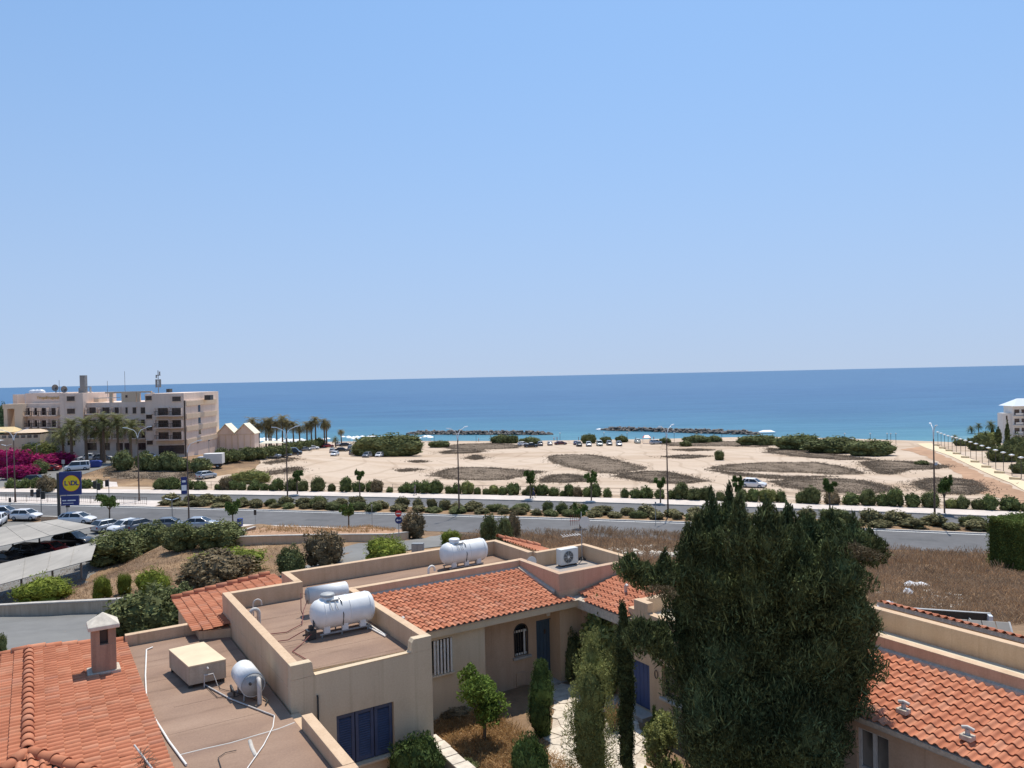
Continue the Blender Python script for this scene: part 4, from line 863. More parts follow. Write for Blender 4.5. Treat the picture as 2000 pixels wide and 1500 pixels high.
# cement seams, white conduit along the tiles, cables
def zr(p, z=BF + .05): a, b = on_zab(p[0], p[1], z); return (a, b, z)
B.tube('cement_seam', M['kerb'], [zr(q_, BF + .012) for q_ in ((352, 1475), (400, 1463), (450, 1452), (490, 1440), (545, 1424), (575, 1412))], .022)
B.tube('cement_seam', M['concrete'], [zr(q_, BF + .008) for q_ in ((488, 1448), (492, 1462), (500, 1478))], .05)
B.tube('conduit', M['white_pipe'], [zr((298, 1264)), zr((286, 1269)), zr((284, 1320)), zr((286, 1365))], .022)
B.tube('conduit', M['white_pipe'], [zr((300, 1400)), zr((330, 1448)), zr((364, 1494))], .026)
B.tube('cable', M['white_pipe'], [zr((536, 1398)), zr((533, 1420)), zr((515, 1455)), zr((482, 1502))], .013); B.tube('cable', M['rubber'], [zr((462, 1465)), zr((440, 1470)), zr((426, 1480)), zr((432, 1500))], .008)
B.tube('pipe', M['pvc'], [zr((401, 1338)), zr((450, 1365)), zr((520, 1392)), zr((536, 1398))], .02); B.tube('cable', M['rubber'], [zr((402, 1340)), zr((425, 1362)), zr((460, 1361)), zr((478, 1352))], .009)
B.tube('cable', M['rubber'], [zr((425, 1332)), zr((430, 1345)), zr((470, 1355)), zr((510, 1372))], .008)

# ================= house C: the house at the right, facing the courtyard
Ch = House('right_house', 'tan house with pale flat roof and terracotta tiles at lower right', 'house', 15.9, 4)
Ch.box('wall', M['render_tan'], 16.35, 18.36, 2, 13.6, 14.5, 20.1, bevel=0); Ch.box('wall', M['render_tan'], 18.361, 20.6, 2, 13.6, 14.5, 20.42, bevel=0)
wb1, wzt = on_a(1672, 1418, 15.95); wb0, _ = on_a(1735, 1440, 15.95); wzb = on_a(1672, 1500, 15.95)[1]
Ch.wall_a('facade_wall', M['render_pink'], 15.95, 2, 12.9, 14.5, 20.08, .3, [(wb0, wb1, wzb - .3, wzt)])
pw = Ch.box('window', M['pane_pale'], 16.12, 16.14, wb0, wb1, wzb - .3, wzt, bevel=0)
wm = (wb0 + wb1) / 2
for (b0, b1, z0, z1) in ((wb0, wb0 + .06, wzb - .3, wzt), (wb1 - .06, wb1, wzb - .3, wzt), (wm - .04, wm + .04, wzb - .3, wzt), (wb0 + .06, wm - .04, wzt - .06, wzt), (wm + .04, wb1 - .06, wzt - .06, wzt), (wb0 + .06, wm - .04, wzb + .02, wzb + .07), (wm + .04, wb1 - .06, wzb + .02, wzb + .07)):
    Ch.box('frame', M['white_bar'], 16.04, 16.10, b0, b1, z0, z1, pw, bevel=0)
Ch.box('eave_beam', M['concrete'], 15.72, 15.94, 2, 12.9, 19.98, 20.16)
rise_c = .19
tc_ = Ch.tiles('tile_roof', (15.55, 12.85, 20.2), (0, -1), (1, 0), rise_c, 46, 9, expo=.31)
Ch.box('parapet', M['render_tan'], 18.35, 18.6, 2, 13.6, 20.3, PZ); Ch.box('parapet', M['render_tan'], 20.4, 20.65, 2, 13.6, 20.3, PZ - .002); Ch.box('parapet', M['render_tan'], 18.6, 20.4, 13.36, 13.6, 20.3, PZ - .004)
Ch.box('roof_deck', M['roofing_pale'], 18.6, 20.4, 2, 13.36, 20.42, 20.52, bevel=0)
mb = MB(); mb.hexa([Ch.L(15.6, 2, 20.1), Ch.L(18.35, 2, 20.1), Ch.L(18.35, 12.88, 20.1), Ch.L(15.6, 12.88, 20.1), Ch.L(15.6, 2, 20.12), Ch.L(18.35, 2, 20.60), Ch.L(18.35, 12.88, 20.60), Ch.L(15.6, 12.88, 20.12)]); mb.build('roof_bed', M['mortar'], Ch.root)
mb = MB(); mb.hexa([Ch.L(18.22, 2, 20.6), Ch.L(18.352, 2, 20.6), Ch.L(18.352, 12.88, 20.6), Ch.L(18.22, 12.88, 20.6), Ch.L(18.27, 2, 20.80), Ch.L(18.352, 2, 20.84), Ch.L(18.352, 12.88, 20.84), Ch.L(18.27, 12.88, 20.80)]); mb.build('flashing', M['mortar'], Ch.root)
tf = Ch.tiles('tile_roof', (21.5, 13.5, 20.93), (0, -1), (-1, 0), .40, 51, 2, cap=80)
Ch.box('wall', M['render_tan'], 20.65, 21.3, 2, 13.5, 14.5, 20.55, bevel=0)
Ch.tube('roof_pin', M['frame_dark'], [(18.9, 13.0, 20.5), (18.9, 13.0, 20.85)], .03)
for (px_, py_) in ((1765, 1385), (1890, 1436)):
    t_ = on_zab(px_, py_, 20.45); vp = thing('x', '', '', (0, 0, 0)) if 0 else None
    o = Ch.tube('tile_vent', M['pvc'], [(t_[0], t_[1], 20.35), (t_[0], t_[1], 20.58)], .05); Ch.tube('hood', M['pvc'], [(t_[0] - .02, t_[1] + .10, 20.59), (t_[0], t_[1], 20.62), (t_[0] + .03, t_[1] - .12, 20.58)], .04, o)
    Ch.box('collar', M['mortar'], t_[0] - .12, t_[0] + .10, t_[1] - .12, t_[1] + .12, 20.36, 20.47, o, bevel=.02)

# ================= house D: the low house with the second blue door, half hidden by the cypress
D = House('low_house', 'low tan house with pale flat roof and dark blue door behind the big cypress', 'house', 16.1, 14)
dd1, ddz1 = on_a(1236, 1286, 16.1); dd0, _ = on_a(1268, 1292, 16.1); dd1 += .18; ddz0 = G + .12
xw1, xz1 = on_a(1292, 1297, 16.1); xz0 = on_a(1292, 1360, 16.1)[1]
D.wall_a('facade_wall', M['render_tan'], 16.1, 13.7, 18.74, 15.5, 20.5, .25, [(dd0, dd1, ddz0, ddz1), (xw1 - .9, xw1, xz0, xz1)])
D.box('wall', M['render_tan'], 16.36, 20.3, 13.7, 18.74, 15.5, 20.24, bevel=0)
D.box('parapet', M['render_tan'], 16.1, 16.35, 18.1, 18.74, 20.5, 20.82); D.box('parapet', M['render_tan'], 16.35, 20.3, 18.5, 18.74, 20.24, 20.80)
D.box('parapet', M['render_tan'], 20.05, 20.3, 13.7, 18.5, 20.24, 20.80)
D.box('roof_deck', M['roofing_pale'], 16.35, 20.05, 13.7, 18.5, 20.24, 20.31, bevel=0)
dd = D.box('door', M['blue_door2'], 16.22, 16.27, dd0 + .02, dd1 - .02, ddz0, ddz1 - .02)
for k in range(5):
    w_ = (dd1 - dd0 - .06) / 5; D.box('plank', M['blue_door2'], 16.20, 16.219, dd0 + .03 + k * w_ + .006, dd0 + .03 + (k + 1) * w_ - .006, ddz0 + .03, ddz1 - .06, dd, bevel=.004)
D.box('window', M['glass'], 16.26, 16.28, xw1 - .9, xw1, xz0, xz1, bevel=0); D.box('sill', M['concrete'], 16.02, 16.098, xw1 - .95, xw1 + .06, xz0 - .08, xz0)
D.box('threshold', M['concrete'], 15.6, 16.098, dd0 - .2, dd1 + .2, G - .2, G + .13)
mb = MB(); c_ = on_a(1282, 1317, 16.08)
mb.tube([D.L(16.07, c_[0] + .07 * math.cos(t), c_[1] + .13 * math.sin(t)) for t in np.linspace(0, math.tau, 13)], .012); mb.build('wall_ornament', M['frame_dark'], D.root)
# ------------------------------------------------------------------ things on the roofs
def W3(a, b, z): x, y = xy(a, b); return (x, y, z)
def tank(label, px, py, z, L=1.85, R=.44, rz=TH, band_x=.15, lid='grey_metal', neck=-.45):
    a, b = on_zab(px, py, z); t = thing('water_tank', label, 'water tank', W3(a, b, z), rz); zc = R + .17
    prof = [(.02, -L / 2), (R * .45, -L / 2 + .015), (R * .75, -L / 2 + .07), (R * .93, -L / 2 + .17), (R, -L / 2 + .30)] + [(R, L / 2 - .14), (R * .95, L / 2 - .06), (R * .80, L / 2 - .01), (.02, L / 2)]
    mb = MB(); mb.lathe(prof, 28, 'X', (0, 0, zc)); mb.build('shell', M['white_tank'], t)
    for xx in (band_x, -L / 2 + .32, L / 2 - .16): mb = MB(); mb.lathe([(R + .002, xx - .012), (R + .012, xx - .008), (R + .012, xx + .008), (R + .002, xx + .012)], 28, 'X', (0, 0, zc)); mb.build('moulded_rib', M['white_tank'], t)
    mb = MB(); mb.lathe([(.19, zc + R - .06), (.19, zc + R + .06), (.175, zc + R + .07)], 20, 'Z', (neck, 0, 0)); n_ = mb.build('neck', M['white_tank'], t)
    mb = MB(); mb.lathe([(.21, zc + R + .06), (.215, zc + R + .11), (.18, zc + R + .14), (.02, zc + R + .15)], 20, 'Z', (neck, 0, 0)); mb.build('lid', M[lid], t)
    for xx in (-.55, 0., .55):
        for yy in (-.26, .26): mb = MB(); mb.box(xx - .09, xx + .09, yy - .06, yy + .06, .12, .34); mb.build('saddle', M['white_tank'], t)
    mb = MB(); mb.box(-.75, .75, -.31, -.26, .08, .12); mb.box(-.75, .75, .26, .31, .08, .12); mb.build('cradle', M['grey_metal'], t)
    for xx in (-.7, -.1, .7):
        for yy in (-.285, .285): mb = MB(); mb.tube([(xx, yy, 0), (xx, yy, .09)], .022, 6); mb.build('foot', M['grey_metal'], t)
    mb = MB(); xx = neck + .30
    mb.tube([(xx, -.12, zc + R * .97), (xx + .02, -.30, zc + R * .82), (xx + .03, -R - .015, zc), (xx + .04, -R * .8, zc - R * .75)], .014, 6); mb.build('hose', M['rubber'], t)
    mb = MB()
    for q in (0, .16): mb.tube([(neck + q - .02, -.20, zc + R * .93), (neck + q - .02, -.33, zc + R * .80), (neck + q + .01, -R - .02, zc + R * .42)], .012, 6)
    mb.tube([(neck - .1, -.21, zc + R * .92), (neck + .26, -.24, zc + R * .93)], .03, 6); mb.build('valve', M['grey_metal'], t)
    return t
tk = tank('big white water tank on the front flat roof beside a boiler', 668, 1232, RF + .02, neck=-.42)
mb = MB(); mb.box(-1.12, -.88, -.32, -.05, .02, .28); mb.box(-1.05, -.95, -.24, -.14, .28, .40); mb.tube([(-1.2, -.1, .12), (-.95, -.3, .22), (-.9, -.18, .5), (-.86, -.1, .62)], .03, 6); mb.build('pump', M['dark_metal'], tk)
mb = MB(); mb.tube([(-1.0, -.1, .3), (-1.25, .05, .16), (-1.6, .0, .05), (-2.0, .12, .04), (-2.4, .35, .03)], .014, 6); mb.tube([(-1.0, -.3, .2), (-1.35, -.5, .03), (-1.75, -.95, .03), (-1.62, -1.75, .03)], .013, 6); mb.build('hose', M['red_hose'], tk)
tank('white water tank standing behind the rear parapet', 905, 1107, RF + .01, L=1.9, R=.43, lid='white_tank', neck=-.38)
def boiler(label, a, b, z, L, R, rz, zc, with_pipe=False):
    t = thing('boiler', label, 'boiler', W3(a, b, z), rz)
    mb = MB(); mb.lathe([(.02, -L / 2 + .02), (R * .96, -L / 2 + .02), (R, -L / 2), (R, L / 2 - .03), (R * .9, L / 2), (.02, L / 2 + .01)], 24, 'X', (0, 0, zc)); mb.build('shell', M['white_tank'], t)
    mb = MB(); mb.lathe([(.02, -L / 2 - .012), (R * .93, -L / 2 - .012), (R * .93, -L / 2 + .018)], 24, 'X', (0, 0, zc)); mb.build('end_cap', M['grey_metal'], t)
    for xx in (-L * .3, L * .3):
        for yy in (-R * .6, R * .6): mb = MB(); mb.tube([(xx, yy, 0), (xx, yy * .9, zc - R * .75)], .022, 6); mb.build('leg', M['grey_metal'], t)
    return t
ba, bb = on_zab(640, 1196, RF); b1 = boiler('long white hot water boiler behind the big tank', ba, bb, RF + .02, 1.3, .26, TH, .62)
mb = MB(); mb.tube([(-.70, .02, .68), (-.84, .05, .72), (-.86, .0, .2), (-.86, -.3, .04)], .014, 6); mb.tube([(-.68, -.1, .5), (-.9, -.4, .3), (-1.1, -.9, .05), (-1.7, -1.35, .04), (-2.3, -1.2, .04)], .014, 6); mb.build('hose', M['red_hose'], b1)
ba, bb = on_zab(487, 1362, BF); b2 = boiler('grey-white boiler with bent flue against the house wall', ba, bb + .12, BF + .02, 1.12, .30, TH + math.pi / 2, .44)
mb = MB(); mb.tube([(-.55, -.12, .58), (-.66, -.12, .58), (-.74, -.10, .52), (-.77, -.10, .40), (-.77, -.10, .02)], .055, 10); mb.build('flue', M['pvc'], b2)
for pts_, r_ in (([(-.55, .08, .5), (-.64, .08, .5)], .035), ([(-.1, .36, .1), (-.2, .40, .25), (.1, .40, .3), (.2, .36, .12)], .03), ([(-.5, -.25, .06), (-.75, -.3, .04), (-.95, -.2, .04)], .02)): mb = MB(); mb.tube(pts_, r_, 7); mb.build('pipe', M['dark_metal'], b2)
# white box on the roof
cs = [on_zab(x, y, 20.6) for x, y in ((329, 1268), (368, 1302), (442, 1287), (398, 1253))]
cxm = sum(c[0] for c in cs) / 4; cym = sum(c[1] for c in cs) / 4
rb = thing('roof_water_box', 'square cream-topped grey water box on the brown roof', 'water box', W3(cxm, cym, BF + .02), TH)
lp = [(c[0] - cxm, c[1] - cym) for c in cs][::1]
area = sum(lp[i][0] * lp[(i + 1) % 4][1] - lp[(i + 1) % 4][0] * lp[i][1] for i in range(4)); lp = lp if area > 0 else lp[::-1]
mb = MB(); mb.prism([(x * .985, y * .985) for x, y in lp], .10, .575); mb.build('casing', M['render_old'], rb, bevel=.01)
mb = MB(); mb.prism([(x * 1.0, y * 1.0) for x, y in lp], .576, .61); mb.build('lid', plain('cream_sheet', (.72, .56, .36), .6, var=.08, scale=2, big=.1), rb, bevel=.006)
for x, y in lp: mb = MB(); mb.box(x * .85 - .05, x * .85 + .05, y * .85 - .05, y * .85 + .05, 0, .10); mb.build('foot', M['dark_metal'], rb)
mb = MB(); fm = ((lp[0][0] + lp[1][0]) / 2, (lp[0][1] + lp[1][1]) / 2); f0, f1 = sorted(lp, key=lambda p: p[1])[:2]; fx, fy = (f0[0] + f1[0]) / 2, (f0[1] + f1[1]) / 2

for pts_, r_ in (([(fx - .02, fy - .02, .5), (fx, fy - .06, .46)], .03), ([(fx - .1, fy - .03, .32), (fx - .1, fy - .08, .32), (fx + .12, fy - .08, .32), (fx + .12, fy - .03, .32)], .018), ([(fx - .1, fy - .08, .32), (fx - .12, fy - .12, .02)], .015), ([(fx + .12, fy - .08, .32), (fx + .2, fy - .25, .02)], .012)): mb = MB(); mb.tube(pts_, r_, 6); mb.build('pipe', M['pvc'], rb)

# air conditioner
a, b = on_zab(1113, 1106, RF); ac = thing('air_conditioner', 'white outdoor air conditioning unit with round fan on the rear roof', 'air conditioner', W3(a, b + .16, RF + .015), TH)
mb = MB(); mb.box(-.42, .42, -.16, .16, .06, .68); mb.build('casing', M['ac_white'], ac, bevel=.015)
mb = MB(); mb.lathe([(.02, -.165), (.235, -.165), (.235, -.159)], 24, 'Y', (-.06, 0, .36)); fan = mb.build('fan', M['dark_metal'], ac)
mb = MB()
for r_ in (.06, .11, .16, .21, .24): mb.tube([(-.06 + r_ * math.cos(t), -.175, .36 + r_ * math.sin(t)) for t in np.linspace(0, math.tau, 21)], .005, 4)
for k in range(8): t = k * math.pi / 4; mb.tube([(-.06, -.175, .36), (-.06 + .24 * math.cos(t), -.175, .36 + .24 * math.sin(t))], .005, 4)
mb.lathe([(.05, -.19), (.05, -.168)], 12, 'Y', (-.06, 0, .36)); mb.build('grille', M['ac_white'], fan)
for xx in (-.28, .28): mb = MB(); mb.box(xx - .05, xx + .05, -.17, .17, 0, .06); mb.build('foot', M['dark_metal'], ac)
# aerials
a, b = on_zab(1137, 1094, RF); an = thing('television_aerial', 'television aerial with white dish on a thin mast behind the air conditioner', 'aerial', W3(a, b, RF), TH - .3)
mb = MB(); mb.tube([(0, 0, 0), (0, 0, 1.95)], .02, 6); mb.build('mast', M['grey_metal'], an)
mb = MB(); mb.tube([(-.05, 0, 1.05), (-.85, -.05, 1.0)], .014, 6)
for k in range(7): mb.tube([(-.1 - k * .12, -.22 + k * .012, 1.05), (-.1 - k * .12, .22 - k * .012, 1.05)], .012, 6)
mb.build('low_antenna', M['white_bar'], an)
mb = MB(); mb.tube([(-.02, 0, 1.62), (-.5, 0, 1.62)], .014, 6)
for k in range(5): mb.tube([(-.1 - k * .09, -.02, 1.42), (-.1 - k * .09, .02, 1.86)], .008, 6)
mb.build('high_antenna', M['red_hose'], an)
mb = MB(); V_ = []; mb.lathe([(.02, .06), (.12, .045), (.20, .01), (.235, -.03)], 18, 'Y', (.1, -.08, 1.55)); mb.build('dish', M['ac_white'], an)
mb = MB(); mb.lathe([(.16, 0), (.13, .05), (.05, .12), (.02, .13)], 12); mb.build('base', M['dark_metal'], an)
ta, tb = on_zab(283, 1502, 20.25); an2 = thing('roof_aerial', 'small spiky aerial on a mast in front of the near tile roof', 'aerial', W3(ta, tb - .1, 20.0), TH + .25)
mb = MB(); mb.tube([(0, 0, 0), (0, 0, .45)], .018, 6); mb.build('mast', M['dark_metal'], an2)
mb = MB(); mb.tube([(-.02, .5, .62), (.02, -.45, .36)], .022, 6); mb.build('boom', M['pvc'], an2)
mb = MB(); rr_ = random.Random(3)
for k in range(44):
    t = k / 44; c = Vector((-.01 + .02 * t, .22 - .42 * t, .52 - .12 * t)); an_ = rr_.uniform(0, math.tau); d_ = Vector((math.cos(an_), rr_.uniform(-.2, .2), math.sin(an_) * .8)) * rr_.uniform(.12, .24); mb.tube([c, c + d_], .005, 4)
for k in range(7): mb.tube([(0, .3 - k * .12, .5), (.25 - .02 * k, .45 - k * .12, .52)], .006, 4)
mb.build('elements', M['palm_bark'], an2)
dsh = thing('satellite_dish', 'small white satellite dish on the rear parapet corner', 'satellite dish', W3(15.75, 24.1, RF + .02), TH)
mb = MB(); mb.lathe([(.02, .07), (.12, .05), (.22, 0), (.23, .01)], 20, 'Y', (0, 0, .46)); mb.build('reflector', M['ac_white'], dsh); mb = MB(); mb.tube([(0, .1, 0), (0, .12, .42)], .025, 6); mb.build('stand', M['grey_metal'], dsh)

# ------------------------------------------------------------------ courtyard
def clip_half(poly, nx_, ny_, c):
    out = []
    for i in range(len(poly)):
        p, q = poly[i], poly[(i + 1) % len(poly)]; dp = p[0] * nx_ + p[1] * ny_ - c; dq = q[0] * nx_ + q[1] * ny_ - c
        if dp <= 0: out.append(p)
        if dp * dq < 0: t = dp / (dp - dq); out.append((p[0] + (q[0] - p[0]) * t, p[1] + (q[1] - p[1]) * t))
    return out
def stones(name, polys, z, cell, mat, parent):
    """crazy paving: irregular flat stones with narrow joints"""
    rr = random.Random(5)
    for poly in polys:
        P = [on_zab(x, y, z) for x, y in poly]; A_ = np.array(P); a0, b0 = A_.min(0) - cell; a1, b1 = A_.max(0) + cell; S_ = []
        for i in range(int((a1 - a0) / cell) + 1):
            for j in range(int((b1 - b0) / cell) + 1): S_.append((a0 + (i + rr.uniform(.05, .95)) * cell, b0 + (j + rr.uniform(.05, .95)) * cell))
        for s_ in S_:
            if not inside(P, [s_[0]], [s_[1]])[0]: continue
            q = [(s_[0] - cell, s_[1] - cell), (s_[0] + cell, s_[1] - cell), (s_[0] + cell, s_[1] + cell), (s_[0] - cell, s_[1] + cell)]
            for o in S_:
                dx, dy = o[0] - s_[0], o[1] - s_[1]; L_ = math.hypot(dx, dy)
                if 0 < L_ < cell * 3: q = clip_half(q, dx / L_, dy / L_, (s_[0] + o[0]) / 2 * dx / L_ + (s_[1] + o[1]) / 2 * dy / L_ - .012)
            if len(q) < 3: continue
            mb = MB(); mb.prism([xy(*p) for p in q], z - .03, z + rr.uniform(0, .015)); mb.build('paving_stone', mat, parent, bevel=.01)
PATHS = [[(1082, 1336), (1125, 1336), (1140, 1380), (1140, 1440), (1160, 1560), (1060, 1560), (1074, 1450), (1082, 1390)], [(1140, 1425), (1262, 1425), (1262, 1560), (1145, 1560)], [(1185, 1340), (1240, 1385), (1250, 1425), (1160, 1425)]]
pb = MB()
for P in PATHS: pb.prism([xy(*on_zab(x, y, G + .02)) for x, y in P][::-1], G - .1, G + .005 + .004 * PATHS.index(P))
pb_o = tag(pb.build('garden_path', M['mortar']), kind='structure')
stones('paving_stone', PATHS, G + .03, .46, M['stone'], pb_o)
gw = thing('garden_wall', 'low pale stone garden wall beside the shuttered house front', 'wall', W3(9.12, 17, G), TH)
mb = MB(); mb.box(-.16, .16, -2.6, 2.3, -.6, .74); mb.build('wall_body', M['concrete'], gw)
for k in range(11): mb = MB(); mb.box(-.2 + random.uniform(-.02, .02), .2 + random.uniform(-.03, .03), -2.6 + k * .445 + .01, -2.6 + (k + 1) * .445 - .01, .742, .80 + random.uniform(0, .015)); mb.build('coping_stone', M['stone'], gw, bevel=.015)
# dry golden grass of the courtyard
def scatter_ab(a0, a1, b0, b1, n, z): a = RNG.uniform(a0, a1, n); b = RNG.uniform(b0, b1, n); return np.column_stack([a * CT - b * ST, a * ST + b * CT, np.full(n, z)])
gp = scatter_ab(9.4, 12.2, 16.5, 21.5, 4800, G); tag(mobj('dry_lawn', blades_mesh('dry_lawn', gp, np.full(len(gp), .13), .018, M['drygrass_gold'], 2, lean=.8, per=3)), 'golden dry grass in the courtyard bed', 'grass', kind='stuff')

# ------------------------------------------------------------------ plants
def bush_blobs(w, h, k, seed, flat=0.):
    rr = random.Random(seed); B_ = [(0, 0, h * .50, w * .36, w * .36, h * .46)]
    for i in range(k):
        a = i * math.tau / k + rr.uniform(-.4, .4); r = w * rr.uniform(.18, .30); s = rr.uniform(.75, 1.15)
        B_.append((math.cos(a) * r, math.sin(a) * r, h * rr.uniform(.36, .66), w * .22 * s, w * .22 * s, h * .30 * s))
        if i % 2 == 0: B_.append((math.cos(a + .4) * w * .24, math.sin(a + .4) * w * .24, h * .20, w * .21, w * .21, h * .24))
    return B_
BUSH = {}
def bush_proto(kind, mat, k=6, n=1500, size=.13, seeds=4, **kw):
    BUSH[kind] = [leaf_mesh(kind + '_leaves', bush_blobs(1., 1., k, s * 3 + 1), n, size, M[mat], seed=s, **kw) for s in range(seeds)]
bush_proto('oleander', 'oleander', 7, 900, .15, up=.8, aspect=.3, core=.7); bush_proto('median', 'medianleaf', 6, 800, .13, core=.74)
bush_proto('scrub', 'scrub', 9, 4200, .07, seeds=3, lump=.35); bush_proto('scrub_light', 'scrub_light', 8, 2600, .085, seeds=3, up=1., aspect=.2, lump=.35); bush_proto('scrub_brown', 'scrub_brown', 8, 3200, .075, seeds=3, lump=.35)
bush_proto('bougain', 'bougain', 8, 3000, .09, seeds=3); bush_proto('juniper', 'juniper', 7, 9000, .055, seeds=2, up=1., aspect=.3, core=.8); bush_proto('far', 'scrub', 9, 2600, .075, seeds=3, lump=.3, core=.8)
bush_proto('pale', 'olive', 8, 3600, .07, seeds=2)
def stem_mesh(h=.5, r=.02, k=4, seed=0, mat='bark'):
    rr = random.Random(seed); mb = MB()
    for i in range(k):
        a = i * math.tau / k + rr.uniform(-.5, .5); mb.tube([(0, 0, -.05), (math.cos(a) * .06, math.sin(a) * .06, h * .4), (math.cos(a) * .16, math.sin(a) * .16, h)], [r, r * .8, r * .4], 5)
    return mb.mesh('stems', M[mat])
STEMS = [stem_mesh(seed=s) for s in range(3)]
def bush(kind, loc, w, h, label, group=None, name='bush', cat='bush', depth=None, leaf='foliage', sd=None):
    t = thing(name, label, cat, loc, random.uniform(0, 6.28), group); i = random.randrange(99) if sd is None else sd
    mobj(leaf, BUSH[kind][i % len(BUSH[kind])], t, scale=(w, depth or w, h)); mobj('stems', STEMS[i % 3], t, scale=(w, w, h)); return t
def pbush(kind, px, py, wpx, hpx, label, depth=None, group=None, name='bush', cat='bush', z=None, rz=None):
    p = Vector((*on_z(px, py, z), z)) if z is not None else at(px, py); k = mpp(p)
    t = bush(kind, p, wpx * k * 1.08, hpx * k * 1.04, label, group, name, cat, depth); 
    if depth: t.rotation_euler = (0, 0, rz or 0)
    return t

# big cypress: many upright tongues of foliage round several stems
CY = 17.5
LOBES = [(1390, 1022, 24, 62), (1425, 1000, 15, 50), (1446, 1045, 30, 75), (1500, 1048, 40, 70), (1540, 1040, 22, 55), (1575, 1065, 32, 65), (1622, 1062, 45, 62), (1665, 1062, 50, 48), (1700, 1070, 34, 34), (1345, 1085, 28, 62), (1362, 1050, 18, 40),
 (1232, 1106, 30, 24), (1262, 1126, 34, 26), (1300, 1120, 30, 42), (1255, 1240, 42, 34), (1290, 1252, 28, 44),
 (1345, 1170, 48, 95), (1400, 1150, 60, 105), (1480, 1150, 75, 115), (1560, 1140, 75, 95), (1630, 1125, 65, 70), (1645, 1185, 55, 75), (1690, 1215, 30, 42), (1668, 1290, 52, 60), (1640, 1350, 52, 60),
 (1350, 1290, 52, 90), (1430, 1280, 85, 120), (1540, 1270, 95, 130), (1610, 1250, 70, 100), (1372, 1400, 55, 90), (1460, 1410, 85, 120), (1560, 1420, 90, 120), (1605, 1430, 50, 100), (1400, 1490, 60, 80), (1520, 1520, 100, 90), (1590, 1510, 50, 70)]
tx, tz = on_y(1500, 1545, CY); tree = thing('cypress_tree', 'big dark cypress tree with ragged top in front of the right-hand roofs', 'tree', (tx, CY, G))
rr = random.Random(2); cb_ = []; k = CY / FPX
for i, (cx_, cy_, rx, ry) in enumerate(LOBES):
    dy = rr.uniform(-1.0, 1.0) * (1 if 1320 < cx_ < 1660 else .4); x, z = on_y(cx_, cy_, CY + dy * .9); kk = (CY + dy * .9) / FPX
    cb_.append((x - tx, dy * .9, z - G, rx * kk, max(rx * kk * .95, .35), ry * kk))
mobj('crown', leaf_mesh('cypress_crown', cb_, 270000, .095, M['cypress'], 4, aspect=.24, up=1.5, core=.64, lump=.36, fill=.45, skip_low=False, flame=True), tree)
spr = np.random.default_rng(5); sb_ = [b for b in cb_]
mobj('sprays', leaf_mesh('cypress_sprays', sb_, 9000, .30, M['cypress'], 17, aspect=.10, up=2.2, core=0, lump=.30, fill=.12, skip_low=False, flame=True), tree)
dead = [(x_, z_) for x_, z_ in (on_y(1665, 1075, CY - .9), on_y(1690, 1085, CY - .9), on_y(1285, 1150, CY - .6))]
mobj('dry_twigs', leaf_mesh('dry_twigs', [(x_ - tx, -.95, z_ - G, .34, .2, .16) for x_, z_ in dead], 1500, .09, M['cypress_dead'], 8, aspect=.15, core=0), tree)
for k_, (ex, ez) in enumerate(((-.9, 5.5), (-.2, 7.2), (.5, 6.8), (1.3, 6.0))):
    mb = MB(); mb.tube([(rr.uniform(-.15, .15), rr.uniform(-.15, .15), -.2), (ex * .35, rr.uniform(-.2, .2), ez * .4), (ex, rr.uniform(-.3, .3), ez)], [.16, .10, .03], 8); mb.build('stem' if k_ else 'trunk', M['bark'], tree)

def column_plant(name, label, cat, px, pyb, z, wpx, pyt, mat, n, size, up, seed, aspect=.35, lump=.22, core=.72, y=None, shape='col'):
    x, yy = on_z(px, pyb, z); k = yy / FPX; h = on_y(px, pyt, yy)[1] - z; w = wpx * k / 2; t = thing(name, label, cat, (x, yy, z)); B_ = []; rr = random.Random(seed); m = max(4, int(h / (w * 1.1)))
    for i in range(m):
        f = (i + .5) / m; s = {'col': min(1, .65 + f * 1.2, (1.12 - f) * 3.2), 'cone': max(.12, 1.05 - f), 'egg': math.sin(math.pi * min(.97, .22 + .76 * f)) ** .8}[shape]
        B_.append((rr.uniform(-.2, .2) * w, rr.uniform(-.2, .2) * w, h * (.06 + .9 * f), w * s, w * s, h / m * rr.uniform(1.2, 1.6)))
    mobj('foliage', leaf_mesh(name + '_leaves', B_, n, size, M[mat], seed, aspect, up, core, lump), t)
    mb = MB(); mb.tube([(0, 0, -.15), (0, 0, h * .55)], [.05, .02], 6); mb.build('trunk', M['bark'], t); return t
column_plant('slim_cypress', 'slim dark column cypress left of the second blue door', 'tree', 1226, 1545, G, 34, 1172, 'cypress', 15000, .055, 1.2, 5, lump=.28)
column_plant('clipped_shrub', 'clipped dark green column shrub beside the stone path', 'shrub', 1057, 1437, G, 48, 1305, 'juniper', 11000, .05, 1.2, 6, core=.8, lump=.16)
column_plant('feathery_shrub', 'tall feathery yellow-green shrub on the stone path', 'shrub', 1163, 1555, G, 104, 1262, 'olive', 20000, .07, .9, 7, aspect=.22, lump=.4, core=.55, shape='egg')
column_plant('small_cypress', 'little cone-shaped conifer by the second door step', 'shrub', 1279, 1440, G, 44, 1388, 'juniper', 5000, .05, 1.2, 8, shape='cone')
